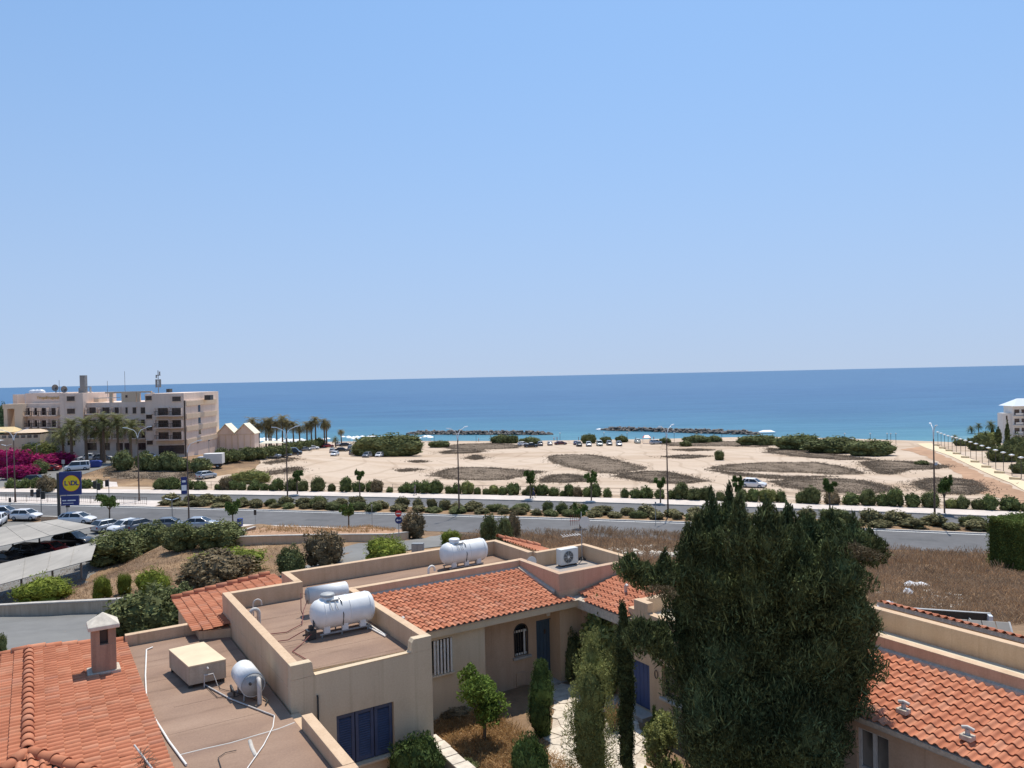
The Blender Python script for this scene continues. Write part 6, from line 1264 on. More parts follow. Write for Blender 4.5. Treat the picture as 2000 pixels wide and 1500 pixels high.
for (px_, py_, rz, lab, two) in ((897, 1003, .9, 'double-armed street lamp on the median in front of the open sand', True), (1305, 1008, .9, 'double-armed street lamp on the median left of the cypress top', True), (1826, 1021, 1.25, 'double-headed street lamp seen edge-on at the right of the median', True), (562, 986, .55, 'street lamp on the median in front of the beach palms', True), (272, 978, .45, 'double-armed street lamp on the median in front of the hotel', True), (30, 981, .35, 'tall street lamp on the median at the left edge', True)):
    x, y = on_z(px_, py_, ZM); street_lamp((x, y, ZM - .02), rz, lab, two)
x, y = on_z(369, 1016, Z0); t = street_lamp((x, y, Z0), .35, 'dark car park lamp post carrying a blue banner', False, .92, 'car_park_lamp')
mb = MB(); mb.box(-.95, -.12, -.03, .03, 3.9, 6.4); mb.build('banner', M['sign_blue'], t); mb = MB(); mb.box(-.88, -.2, -.036, -.031, 4.4, 5.2); mb.box(-.8, -.3, -.036, -.031, 5.6, 5.9); mb.build('banner_print', M['lamp_white'], t)
def small_lamp(px_, pyb, pyt, label, z=None, name='globe_lamp', heads=2):
    p = Vector((*on_z(px_, pyb, z), z)) if z is not None else at(px_, pyb); h = on_y(px_, pyt, p[1])[1] - p[2]; t = thing(name, label, 'lamp', p, .2); mb = MB(); mb.tube([(0, 0, 0), (0, 0, h - .2)], .055, 6); mb.build('pole', M['lamp_grey'], t)
    for i in range(heads): s = (i * 2 - (heads - 1)); mb = MB(); mb.hexa([(s * .1, -.12, h - .25), (s * .1 + (.75 if s >= 0 else -.75), -.12, h - .02), (s * .1 + (.75 if s >= 0 else -.75), .12, h - .02), (s * .1, .12, h - .25), (s * .1, -.1, h - .18), (s * .1 + (.75 if s >= 0 else -.75), -.1, h + .05), (s * .1 + (.75 if s >= 0 else -.75), .1, h + .05), (s * .1, .1, h - .18)]); mb.build('lamp_head', M['lamp_white'], t)
small_lamp(337, 1026, 973, 'white twin-headed lamp among the car park bushes', Z0); small_lamp(131, 1004, 931, 'white twin-headed lamp standing behind the shop sign', Z0); small_lamp(15, 952, 868, 'slim lamp by the bougainvillea at the left edge', None); small_lamp(73, 915, 868, 'slim lamp in front of the hotel porch', None, heads=1); small_lamp(409, 912, 857, 'dark lamp beside the lorry', None, heads=1)
# signs
x, y = on_z(116, 1022, Z0); sg = thing('shop_sign', 'tall blue LIDL sign with yellow disc on a dark post', 'shop sign', (x, y, Z0), .12); k = y / FPX
H_ = lambda py: on_y(116, py, y)[1] - Z0
mb = MB(); mb.box(-.16, .16, -.12, .12, 0, H_(924)); mb.build('post', M['dark_metal'], sg)
bw = 40 * k; z1, z0 = H_(922), H_(967); zc = (z0 + z1) / 2; bd = mb = MB(); mb.box(.17, .17 + bw, -.14, .14, z0, z1); bd = mb.build('board', M['sign_blue'], sg, bevel=.02)
def disc(cx, cz, r, y0, y1, mat, name, parent, seg=32): mb = MB(); mb.prism_y([(cx + r * math.cos(t), cz + r * math.sin(t)) for t in np.linspace(0, math.tau, seg, endpoint=False)], y0, y1); return mb.build(name, mat, parent)
cxs = .17 + bw * .56; rd = bw * .40; disc(cxs, zc, rd, -.152, -.141, M['sign_red'], 'ring', bd); disc(cxs, zc, rd * .955, -.158, -.153, M['sign_yellow'], 'disc', bd)
def text(s, size, mat, parent, loc, rot=(math.pi / 2, 0, 0), ext=.01, name='letters', bold=.0):
    cu = bpy.data.curves.new(name, 'FONT'); cu.body = s; cu.size = size; cu.extrude = ext; cu.align_x = 'CENTER'; cu.align_y = 'CENTER'; cu.offset = bold
    o = bpy.data.objects.new(name, cu); COL.objects.link(o); dg = bpy.context.evaluated_depsgraph_get(); me = bpy.data.meshes.new_from_object(o.evaluated_get(dg)); bpy.data.objects.remove(o); me.materials.clear(); me.materials.append(mat)
    return mobj(name, me, parent, loc, rot)
for ch, dx, mt, rz in (('L', -.62, 'sign_blue', 0), ('i', -.20, 'sign_red', .3), ('D', .2, 'sign_blue', 0), ('L', .66, 'sign_blue', 0)):
    text(ch, rd * .78, M[mt], bd, (cxs + dx * rd, -.166, zc), (math.pi / 2, -rz if rz else 0, 0), bold=.03, name='letter')
mb = MB(); mb.box(.3, .3 + 33 * k, -.1, .1, H_(988), H_(969)); sb = mb.build('lower_board', M['sign_blue'], sg, bevel=.02); mb = MB()
for i, (a, b) in enumerate(((.5, 1.0), (1.15, 2.2))): mb.box(a, b, -.106, -.101, H_(979), H_(977))
mb.box(.55, 1.9, -.106, -.101, H_(984), H_(983)); mb.build('print', M['sign_white'], sb)
# red no-entry style and blue arrow signs on one post
p = at(780, 1086); k = mpp(p); hs = lambda py: on_y(780, py, p[1])[1] - p[2]; rs = thing('road_sign', 'red and blue round traffic signs on one post by the side street', 'road sign', p, 0); mb = MB(); mb.tube([(0, .05, 0), (0, .05, hs(996))], .04, 6); mb.build('post', M['grey_metal'], rs)
r_ = 6.3 * k; dr_ = disc(0, hs(1003), r_, -.01, .008, M['sign_red'], 'red_disc', rs); mb = MB(); mb.box(-r_ * .7, r_ * .7, -.018, -.011, hs(1003) - r_ * .18, hs(1003) + r_ * .18); mb.build('bar', M['sign_white'], dr_)
db_ = disc(0, hs(1016), r_ * 1.1, -.01, .008, M['sign_blue'], 'blue_disc', rs); z_ = hs(1016); mb = MB(); mb.prism_y([(-r_ * .75, z_), (-r_ * .2, z_ + r_ * .38), (-r_ * .2, z_ + r_ * .13), (r_ * .7, z_ + r_ * .13), (r_ * .7, z_ - r_ * .13), (-r_ * .2, z_ - r_ * .13), (-r_ * .2, z_ - r_ * .38)], -.018, -.011); mb.build('arrow', M['sign_white'], db_)
def post_sign(px_, pyb, pyt, wpx, hpx, mat, label, z=None, name='street_sign'):
    p = Vector((*on_z(px_, pyb, z), z)) if z is not None else at(px_, pyb); k = mpp(p); h = on_y(px_, pyt, p[1])[1] - p[2]; t = thing(name, label, 'sign', p, .1); mb = MB(); mb.tube([(0, .04, 0), (0, .04, h)], .035, 6); mb.build('post', M['grey_metal'], t); mb = MB(); mb.box(-wpx * k / 2, wpx * k / 2, -.02, .0, h - hpx * k, h); mb.build('plate', M[mat], t, bevel=.01)
post_sign(499, 1032, 996, 5, 10, 'dark_metal', 'small dark sign on the pavement near the mound', Z0); post_sign(727, 1033, 985, 3, 4, 'grey_metal', 'thin bare post on the pavement by the mound', Z0); post_sign(133, 1006, 985, 8, 6, 'dark_metal', 'dark back of a street sign behind the white estate car', Z0); post_sign(20, 1001, 972, 5, 9, 'dark_metal', 'dark sign on the pavement at the left edge', Z0); post_sign(1281, 1024, 980, 3, 5, 'grey_metal', 'thin marker post by the near road edge', Z0); post_sign(124, 925, 898, 6, 8, 'grey_metal', 'grey sign on the hotel street'); post_sign(556, 942, 918, 3, 4, 'brown_metal', 'short post on the verge near the street lamp'); post_sign(1828, 911, 903, 7, 6, 'lamp_white', 'small white notice in the scrub beyond the lamp')
# blue bin and cabinet
x, y = on_z(469, 1029, Z0); bn = thing('recycling_bin', 'blue and white bank of bins on the pavement', 'bin', (x, y, Z0 + .1)); mb = MB(); mb.box(-.3, .3, -.25, .25, 0, 1.0); mb.build('body', M['plastic_blue'], bn, bevel=.03); mb = MB(); mb.box(-.2, .2, -.256, -.251, .3, .55); mb.build('label_plate', M['lamp_white'], bn)
p = at(815, 1082); k = mpp(p); cbx = thing('utility_cabinet', 'grey utility cabinet beside the side street', 'cabinet', p, -.1); w_, h_ = 23 * k, 20 * k; mb = MB(); mb.box(-w_ / 2, w_ / 2, 0, .5, 0, h_); mb.build('casing', plain('cabinet_grey', (.22, .23, .24), .6), cbx, bevel=.02)
for s in (-1, 1): mb = MB(); mb.box(s * w_ * .25 - w_ * .22, s * w_ * .25 + w_ * .22, -.02, -.001, .1, h_ - .06); mb.build('cabinet_door', M['grey_metal'], cbx)
# traffic lights
def traffic_light(px_, pyb, pyt, heads, label):
    x, y = on_z(px_, pyb, Z0); h = on_y(px_, pyt, y)[1] - Z0; t = thing('traffic_light', label, 'traffic light', (x, y, Z0), .1); mb = MB(); mb.tube([(0, 0, 0), (0, 0, h)], .06, 6); mb.build('post', M['lamp_grey'], t)
    for i, (dx, dz) in enumerate(heads): mb = MB(); mb.box(dx - .22, dx + .22, -.2, .1, h - dz - 1.1, h - dz); hd_ = mb.build('signal_head', M['rubber'], t, bevel=.03)
traffic_light(81, 1006, 955, [(-.35, .1), (.35, .35)], 'traffic light pair in front of the median railing'); traffic_light(190, 972, 937, [(-.35, .2), (.3, .6)], 'double traffic light right of the shop sign'); traffic_light(213, 970, 936, [(-.3, .1)], 'single traffic light near the oleander row start'); traffic_light(63, 972, 955, [(0, .1)], 'short signal on the far kerb at left'); traffic_light(158, 948, 920, [(0, .1)], 'signal hidden behind the shop sign board')
# railings
def railing(label, pts, h, spacing, mat, rails=(1.,), bars=0, name='railing', r=.03):
    P = [Vector(p) for p in pts]; t = thing(name, label, 'railing', P[0]); O = P[0]; rows = {q: [] for q in rails}; L_ = 0
    for a, b in zip(P, P[1:]):
        n = max(1, round((b - a).length / spacing))
        for i in range(n + (1 if b is P[-1] else 0)):
            v = a.lerp(b, i / n) - O; mb = MB(); mb.tube([v + Vector((0, 0, -.1)), v + Vector((0, 0, h))], r, 5); mb.build('post', M[mat], t)
    for q in rails: mb = MB(); mb.tube([p - O + Vector((0, 0, h * q)) for p in P], r * .8, 5); mb.build('rail', M[mat], t)
    if bars:
        mb = MB()
        for a, b in zip(P, P[1:]):
            n = int((b - a).length / bars)
            for i in range(n): v = a.lerp(b, i / n) - O; mb.tube([v + Vector((0, 0, .15)), v + Vector((0, 0, h * rails[0]))], r * .5, 4, False)
        mb.build('bars', M[mat], t)
xs = np.arange(-62, 118, 6.); railing('long thin railing behind the oleander row along the sand', [(x, float(L4(x)) + 2.6, h1(x, float(L4(x)) + 2.6)) for x in xs], 1.25, 3., 'brown_metal', (1., .55), name='long_railing', r=.035)
xs = np.arange(-84, -52, 4.); railing('brown railing on the paved end of the median', [(x, float(L1(x)) + 1.2, ZM) for x in xs], 1.15, 2., 'brown_metal', (1., .2), .35, name='median_railing')
drape('median_paving', band(lambda x: L1(x) + .1, lambda x: L2(x) - .1, -150, -54), .16, M['pave'], 4)
# low walls
def low_wall(label, pxs, h, th, mat, name='low_wall', extra=0., z=None, rail=False):
    P = [at(*p) if z is None else Vector((*on_z(*p, z), z)) for p in pxs]; t = thing(name, label, 'wall', P[0]); O = P[0]
    for a, b in zip(P, P[1:]):
        d = (b - a); d.z = 0; n = Vector((-d.y, d.x, 0)).normalized() * th; a_, b_ = a - O, b - O; mb = MB(); dn = Vector((0, 0, .6)); up_ = Vector((0, 0, h)); mb.hexa([a_ - dn, b_ - dn, b_ - dn + n, a_ - dn + n, a_ + up_, b_ + up_, b_ + up_ + n, a_ + up_ + n]); mb.build('wall_section', M[mat], t)
        n2 = n * 1.25; mb = MB(); c0 = up_ + Vector((0, 0, .003)); c1 = up_ + Vector((0, 0, .09)); mb.hexa([a_ + c0 - n * .12, b_ + c0 - n * .12, b_ + c0 + n2, a_ + c0 + n2, a_ + c1 - n * .12, b_ + c1 - n * .12, b_ + c1 + n2, a_ + c1 + n2]); mb.build('coping', M['concrete'], t)
    return t
low_wall('low stone wall with coping between the near street and brown slope', [(-40, 1210), (60, 1205), (130, 1202), (215, 1198), (300, 1192)], .85, .3, 'render_old')
low_wall('long low tan wall around the dry planting mound', [(415, 1066), (520, 1063), (640, 1061), (760, 1059), (798, 1054)], .75, .3, 'render_tan', name='planter_wall')
low_wall('short tan wall by the car park entrance', [(80, 1018), (118, 1019)], .6, .3, 'render_tan', name='planter_wall', z=Z0); low_wall('brown kerb wall at the end of the car park bushes', [(465, 1047), (500, 1036)], .35, .25, 'red_earth', name='planter_wall')
mo = drape('planting_mound', gpoly([(425, 1062), (500, 1044), (600, 1038), (720, 1036), (800, 1043), (790, 1053), (640, 1060), (500, 1062)]), .5, M['red_earth'], 1.2, jit=.3, dome=.5, skirt=.6)
pts = field([(480, 1056), (560, 1040), (720, 1040), (780, 1048), (640, 1056)], 1500); pts[:, 2] += .75; tag(mobj('mound_weeds', blades_mesh('mound_weeds', pts, np.full(len(pts), .25), .05, M['drygrass_gold'], 8, lean=.6, per=2)), 'straw-coloured dry weeds on the planting mound', 'weeds', kind='stuff')

# ------------------------------------------------------------------ rows of shrubs and street trees
rr = random.Random(21); x = -62.
while x < 68:
    y = float(L4(x)) + rr.uniform(.9, 1.6); w = rr.uniform(1.2, 2.9); bush(rr.choice(['oleander'] * 7 + ['scrub', 'pale', 'scrub_brown', 'scrub']), (x, y, h1(x, y)), w, w * rr.uniform(.62, 1.0), 'rounded oleander bush in the row behind the seaward pavement', 'oleander row behind the seaward pavement', 'oleander_bush'); x += w * rr.uniform(.6, .92) + (1.2 if rr.random() < .1 else 0)
for row, (off, h0) in enumerate(((3.7, 1.45), (1.7, .95))):
    x = -53.
    while x < 63:
        w = rr.uniform(2.0, 4.0); y = float(L1(x)) + off + rr.uniform(-.2, .2)
        bush(rr.choice(['median', 'median', 'median', 'scrub']), (x, y, ZM - .05), w, h0 * rr.uniform(.65, 1.25), 'clipped dusty shrub in the back row of the road median' if row == 0 else 'low dusty shrub in the front row of the road median', 'back shrub row of the median' if row == 0 else 'front shrub row of the median', 'median_shrub', 'shrub', depth=w * .72); x += w * rr.uniform(.78, .98)
for q in range(16):   # bushes along the road at the left of the oleanders
    x = -92 + q * 2.5; y = float(L4(x)) + 1.2
    if not -74 < x < -64: bush('oleander', (x, y, h1(x, y)), rr.uniform(2.2, 3.0), rr.uniform(1.5, 2.2), 'dark green roadside bush in front of the hotel street', 'roadside bushes before the hotel street', 'roadside_bush')
def street_tree(px_, pyb, pyt, wpx, cf, label, z=None, seed=0, mat='streettree', up=1.):
    p = Vector((*on_z(px_, pyb, z), z)) if z is not None else at(px_, pyb); k = mpp(p); h = on_y(px_, pyt, p[1])[1] - p[2]; w = wpx * k; t = thing('street_tree', label, 'tree', p, seed); r_ = random.Random(seed); B_ = []
    for i in range(8):
        a = i * math.tau / 8 + r_.uniform(-.5, .5); f_ = r_.uniform(.15, .78); q = w * (.06 + .42 * f_) * r_.uniform(.6, 1.15); s_ = r_.uniform(.10, .19); B_.append((math.cos(a) * q, math.sin(a) * q, h * (cf + (1 - cf) * f_), w * s_, w * s_, (1 - cf) * h * r_.uniform(.16, .34)))
    mobj('crown', leaf_mesh('street_crown', B_, 1500, .30, M[mat], seed, .4, up, .45, .42), t); mb = MB(); mb.tube([(0, 0, -.1), (.05, 0, h * cf), (.08, .0, h * (cf + .2))], [.11, .08, .05], 7)
    for i in range(4): a = i * 1.57; mb.tube([(.05, 0, h * cf * .92), (math.cos(a) * w * .22, math.sin(a) * w * .22, h * (cf + .3))], [.05, .02], 5)
    mb.build('trunk', M['bark'], t)
for i, a in enumerate([(581, 965, 919, 26, .5, 'young street tree on the far pavement under the beach palms'), (703, 968, 919, 18, .6, 'thin young street tree on the far pavement alone by the sand'), (1036, 973, 917, 32, .5, 'forked young street tree with a walker beside it'), (1155, 977, 919, 30, .5, 'round young street tree left of the lamp post'), (1290, 982, 928, 26, .5, 'young street tree right behind a lamp post'), (1441, 990, 932, 26, .5, 'young street tree near the white off-road car'), (1621, 995, 935, 34, .5, 'flat-topped young street tree above the cypress'), (1845, 1002, 930, 34, .42, 'young street tree right of the far lamp post')]): street_tree(*a, z=ROADZ + .15, seed=i + 3)
for i, a in enumerate([(455, 1030, 976, 38, .45, 'dense young tree by the blue bin'), (681, 1035, 981, 36, .48, 'dark young tree on the near pavement by the mound'), (1133, 1032, 984, 36, .45, 'young forked tree behind the rear roof aerial'), (214, 1014, 968, 52, .42, 'leaning umbrella-shaped young tree above the parked cars')]): street_tree(*a, z=Z0, seed=i + 30)

# ------------------------------------------------------------------ palms
def palm_meshes(seed, nf=34, fl=2.6, droop=1.0, mat='palmleaf'):
    r_ = random.Random(seed); V = []; Fc = []
    for i in range(nf):
        a = i * 2.399 + r_.uniform(-.2, .2); el = math.radians(78 - 105 * (i / nf) ** .9 + r_.uniform(-8, 8)); L_ = fl * r_.uniform(.8, 1.1); d = Vector((math.cos(a), math.sin(a), 0)); P = []; n = 7; pos = Vector((0, 0, 0)); ang = el
        for q in range(n + 1): P.append(pos.copy()); pos = pos + (d * math.cos(ang) + Vector((0, 0, 1)) * math.sin(ang)) * (L_ / n); ang -= droop * .22
        sd = d.cross(Vector((0, 0, 1)))
        for q in range(n):
            f = (q + .5) / n; wl = .55 * fl / 2.6 * math.sin(math.pi * min(.97, .12 + f * .86)) + .06
            for s in (-1, 1):
                for sub in (0, .5):
                    a0 = P[q].lerp(P[q + 1], sub); a1 = P[q].lerp(P[q + 1], sub + .36); tip = a0.lerp(a1, .5) + sd * s * wl + (P[q + 1] - P[q]) * 1.0 + Vector((0, 0, -.18 * wl)); o = len(V); V += [a0, a1, tip]; Fc.append((o, o + 1, o + 2))
    return np_mesh('palm_crown', [tuple(v) for v in V], Fc, M[mat])
PALM = [palm_meshes(s) for s in range(3)]; PALMD = [palm_meshes(s + 9, 40, 2.2, 1.3, 'palmleaf_dry') for s in range(3)]; FANP = palm_meshes(4, 26, 1.4, 1.0)
def palm(px_, pyb, pyt, crown_px, label, group=None, dry=False, trunk_r=.22, p=None, k=None):
    p = p or at(px_, pyb); k = mpp(p); h = on_y(px_, pyt, p[1])[1] - p[2]; rc = crown_px * k / 2; i = random.randrange(3); t = thing('palm_tree', label, 'palm tree', p, random.uniform(0, 6), group); ht = h - rc * .75
    lean = random.uniform(-.3, .3); mb = MB(); mb.tube([(0, 0, -.2), (lean * .4, 0, ht * .5), (lean, 0, ht)], [trunk_r * 1.25, trunk_r * .9, trunk_r], 8); mb.lathe([(trunk_r * .9, ht - .7), (trunk_r * 1.7, ht - .1), (trunk_r * .8, ht + .25)], 8, 'Z', (lean, 0, 0)); mb.build('trunk', M['palm_bark'], t)
    mobj('crown', (PALMD if dry else PALM)[i], t, loc=(lean, 0, ht), scale=rc / 1.75)
    return t
YH = 176.
for (px_, pyt, w_) in ((113, 832, 52), (146, 815, 48), (172, 812, 52), (203, 806, 46), (233, 808, 46), (262, 816, 52), (190, 826, 46)):
    x, _ = on_y(px_, 885, YH); palm(px_, 0, pyt, w_ * .95, 'date palm in the row in front of the hotel', 'palms in front of the hotel', p=Vector((x, YH + random.uniform(-2, 3), 10.)), trunk_r=.32)
for (px_, pyt, w_) in ((492, 811, 36), (506, 822, 30), (520, 813, 34), (530, 810, 32), (541, 818, 32), (552, 806, 36), (560, 816, 30), (574, 817, 34), (586, 828, 24), (600, 820, 32), (609, 818, 26), (617, 809, 30), (634, 815, 30), (638, 818, 24), (526, 828, 30)):
    p = at(px_, 874); palm(px_, 0, pyt, w_, 'tall shaggy palm in the grove by the beach parasols', 'palm grove by the beach', True, p=p, trunk_r=.3)
palm(667, 868, 836, 18, 'single small palm standing apart from the beach grove', None, True, .25); palm(656, 874, 853, 16, 'short bushy palm beside the single small palm', None, False, .2)
for (px_, pyb, pyt, w_, lab) in ((1898, 862, 832, 16, 'fan palm left of the right-hand hotel'), (1912, 862, 826, 15, 'taller fan palm next to the right-hand hotel'), (1936, 862, 822, 22, 'wide palm just left of the right-hand hotel'), (1865, 866, 849, 15, 'small dry palm at the head of the promenade')): palm(px_, pyb, pyt, w_, lab, trunk_r=.18)

# ------------------------------------------------------------------ far bushes, hedges
for a in [('far', 760, 891, 136, 42, 'largest dark bush in the beach car park', 11), ('far', 712, 890, 50, 26, 'lower left lobe bush of the largest dark bush', 6), ('far', 858, 874, 42, 13, 'low green bush right of the largest bush', 6), ('far', 978, 866, 40, 17, 'brown-green bush behind the scrub shelf', 6), ('far', 1000, 866, 26, 16, 'green bush next to the brown-green one', 5), ('far', 1037, 868, 46, 15, 'low spreading green bush left of the shore cars', 6),
 ('far', 1150, 866, 30, 18, 'dark bush behind the silver shore car', 5), ('far', 1183, 866, 24, 13, 'green bush behind the grey shore car', 5), ('far', 1215, 864, 26, 14, 'dark bush by the silver pickup', 5), ('far', 1300, 866, 24, 12, 'small dark bush right of the red stall', 5), ('far', 1362, 866, 56, 17, 'green bush on the right-hand shore shelf', 7), ('far', 1395, 864, 34, 14, 'olive bush on the right-hand shore shelf', 6), ('far', 1340, 872, 24, 12, 'small grey bush below the shore shelf', 5), ('far', 1480, 870, 80, 20, 'wide low thicket left of the long thicket', 8),
 ('far', 1560, 879, 90, 30, 'left third of the long green thicket', 10), ('far', 1630, 885, 110, 32, 'middle third of the long green thicket', 11), ('far', 1700, 890, 96, 30, 'right third of the long green thicket', 10), ('scrub', 1405, 899, 22, 19, 'lone dark shrub on the sand', None), ('scrub', 1800, 909, 30, 10, 'low green scrub by the white notice', None)]:
    kind, px_, py_, w_, h_, lab, dep = a; pbush(kind, px_, py_, w_, h_, lab, depth=dep)
for i, (x0, y0, x1, y1, hp_, lab) in enumerate([(240, 921, 330, 921, 40, 'dark hedge along the hotel car park'), (310, 921, 392, 924, 30, 'brownish hedge behind the grassy bank'), (432, 906, 552, 893, 28, 'dark hedge along the hotel side of the sand'), (562, 884, 624, 874, 20, 'dark hedge end below the palm grove'), (118, 890, 250, 892, 20, 'deep green hedge at the foot of the hotel')]):
    a, b = at(x0, y0), at(x1, y1); n = max(3, int((b - a).length / 3)); hgt = hp_ * mpp(a); t = thing('hedge', lab, 'hedge', a); B_ = []; r_ = random.Random(i)
    for q in range(n): v = a.lerp(b, q / (n - 1)) - a; B_.append((v.x, v.y + r_.uniform(-.4, .4), v.z + hgt * .45, 2.3, 1.7, hgt * r_.uniform(.45, .58)))
    mobj('foliage', leaf_mesh('hedge_leaves', B_, 700 * n, .42, M['scrub'], i, .45, .2, .8, .2), t); mb = MB(); mb.tube([(0, 0, .2), tuple((b - a) + Vector((0, 0, .2)))], .12, 5); mb.build('stems', M['bark'], t)
for (px_, py_, w_, h_, lab) in ((20, 925, 90, 46, 'large magenta bougainvillea at the left edge'), (70, 918, 80, 30, 'magenta bougainvillea beside the dark red car'), (118, 908, 60, 24, 'magenta bougainvillea hedge end by the palms'), (40, 935, 70, 26, 'low magenta bougainvillea spilling to the street')): pbush('bougain', px_, py_, w_, h_, lab, name='bougainvillea', cat='bougainvillea', depth=5)
pbush('scrub', 78, 925, 34, 26, 'dark bush among the bougainvillea'); pbush('olive' if 0 else 'pale', 78, 902, 70, 38, 'pale green tree in front of the hotel porch', depth=6); pbush('scrub_brown', 90, 962, 36, 34, 'brown roadside bush behind the traffic light'); pbush('pale', 490, 945, 80, 26, 'sprawling pale bush behind the oleander row', depth=4); pbush('far', 6, 860, 40, 70, 'dark trees at the far left behind the hotel', depth=8)
# ------------------------------------------------------------------ right-hand side: promenade lamps, garden trees, white hotel
A0, A1 = at(2015, 944), at(1832, 868); n = 17
ORD_DUMMY = 0
PLM = MB(); PLM.tube([(0, 0, 0), (0, 0, 4.1)], .06, 6); PLM = PLM.mesh('pole', M['dark_metal']); PLH = MB(); PLH.lathe([(.12, 3.95), (.5, 4.12), (.52, 4.2), (.2, 4.32), (.02, 4.34)], 10); PLH = PLH.mesh('lamp_head', M['lamp_white'])
for i in range(n):
    v = A0.lerp(A1, i / (n - 1)); t = thing('promenade_lamp', 'black promenade lamp with white cap along the paved walk', 'lamp', (v.x, v.y, h1(v.x, v.y)), 0, 'lamps along the promenade'); mobj('pole', PLM, t); mobj('lamp_head', PLH, t)
for i in range(9):
    f = (i + .5) / 9; v = A0.lerp(A1, f) - Vector((1.6, .3, 0)); o = MB().box(-.9, .9, -.3, .3, 0, .45).build('stone_bench', M['prom'], loc=(v.x, v.y, h1(v.x, v.y) + .12), rot=(0, 0, 2.2), bevel=.04); tag(o, 'pale stone block bench along the promenade edge', 'bench', 'stone benches along the promenade')
for a in [('far', 1918, 880, 60, 32, 'dark garden bush beside the promenade'), ('far', 1962, 902, 64, 34, 'grey-green garden bush beside the promenade lamps'), ('far', 1988, 900, 56, 50, 'tall garden bush in front of the white hotel'), ('pale', 1925, 870, 50, 26, 'yellow-green garden shrub under the fan palms'), ('far', 2004, 915, 40, 60, 'dark garden tree at the right edge'), ('far', 1878, 871, 30, 14, 'low garden bush at the head of the promenade'), ('far', 1996, 925, 44, 24, 'low bush behind the near promenade lamps')]: pbush(a[0], a[1], a[2], a[3], a[4], a[5], depth=3.5)
pbush('bougain', 1985, 880, 30, 20, 'red flowering bush in the hotel garden', name='flowering_bush'); 
for o_ in list(bpy.data.objects):
    if o_.name.startswith('flowering_bush'):
        f_ = [c for c in o_.children if c.name.startswith('foliage')][0]; f_.material_slots[0].link = 'OBJECT'; f_.material_slots[0].material = M['redflower']
def gcyp(px_, pyb, pyt, wpx, label):
    p = at(px_, pyb); k = mpp(p); h = on_y(px_, pyt, p[1])[1] - p[2]; t = thing('garden_cypress', label, 'tree', p); w = wpx * k / 2; B_ = [(0, 0, h * (.1 + .85 * f), w * min(1, .6 + f, (1.1 - f) * 2.2), w * min(1, .6 + f, (1.1 - f) * 2.2), h * .14) for f in np.linspace(0, 1, 7)]
    mobj('crown', leaf_mesh('garden_cypress_crown', B_, 1600, .5, M['cypress'], 3, .35, 1.2, .8, .15), t); mb = MB(); mb.tube([(0, 0, -.2), (0, 0, h * .4)], .15, 6); mb.build('trunk', M['bark'], t)
gcyp(1925, 878, 846, 10, 'dark columnar cypress left of the white hotel'); gcyp(1968, 880, 824, 9, 'tall thin cypress against the white hotel'); gcyp(1939, 866, 833, 7, 'slim cypress beside the palm at the hotel'); gcyp(1950, 872, 836, 13, 'broad cypress before the white hotel wing')
YR = 268.
def RX(px_): return on_y(px_, 800, YR)[0]
def RZ(py_): return on_y(1975, py_, YR)[1]
wh = thing('white_hotel', 'white hotel with hipped roof and balconies at the right edge', 'hotel', (RX(1980), YR, h1(RX(1980), YR))); bz = wh.location.z; bx0 = wh.location.x
def wbox(name, mat, x0, x1, y0, y1, z0, z1, parent=None): mb = MB(); mb.box(x0 - bx0, x1 - bx0, y0, y1, z0 - bz, z1 - bz); return mb.build(name, M[mat], parent or wh)
wbox('wing', 'hotel_white', RX(1962), RX(1978), 1, 4, bz, RZ(807)); wbox('block', 'hotel_white', RX(1978), RX(2120), 0, 5, bz, RZ(792))
mb = MB(); x0, x1 = RX(1973) - bx0, RX(2130) - bx0; z0, z1 = RZ(793) - bz, RZ(779) - bz; mb.add([(x0, -2, z0), (x1, -2, z0), (x1, 6.5, z0), (x0, 6.5, z0), (x0 + 4, 2.5, z1), (x1 - 4, 2.5, z1)], [(3, 2, 1, 0), (0, 1, 5, 4), (1, 2, 5), (2, 3, 4, 5), (3, 0, 4)]); mb.build('hip_roof', M['lamp_white'], wh)
for j, py_ in enumerate((800, 818, 836, 852)):
    for i in range(5):
        xa = RX(1981 + i * 14); w_ = wbox('window', 'hotel_glass', xa, xa + 1.7, -.06, -.001, RZ(py_ + 11), RZ(py_)); bal = wbox('balcony', 'hotel_white', xa - .5, xa + 2.2, -1.5, -.07, RZ(py_ + 13), RZ(py_ + 12))
        wbox('balcony_rail', 'white_bar', xa - .5, xa + 2.2, -1.5, -1.44, RZ(py_ + 12) + .3, RZ(py_ + 6.5), bal)
    wbox('window', 'hotel_glass', RX(1968), RX(1971), .94, .999, RZ(py_ + 20), RZ(py_ + 12)) if j < 3 else None

# ------------------------------------------------------------------ shore: parasols, breakwaters, people, promenade posts
PAR = MB(); PAR.lathe([(1.55, 2.15), (1.2, 2.35), (.6, 2.55), (.04, 2.68)], 10); PAR = PAR.mesh('shade', M['white_bag']); PAP = MB(); PAP.tube([(0, 0, 0), (0, 0, 2.6)], .04, 5); PAP = PAP.mesh('pole', M['white_bar'])
rr = random.Random(8); spots = [(rr.uniform(496, 640), rr.uniform(866, 873)) for _ in range(34)] + [(rr.uniform(668, 800), rr.uniform(862, 868)) for _ in range(34)] + [(rr.uniform(815, 850), rr.uniform(862, 866)) for _ in range(7)]
for (px_, py_) in spots:
    p = at(px_, py_); t = thing('beach_parasol', 'white beach parasol among the crowd of parasols on the sand', 'parasol', p, rr.uniform(0, 3), 'white beach parasols'); mobj('shade', PAR, t, scale=(rr.uniform(.65, .9),) * 2 + (1,)); mobj('pole', PAP, t)
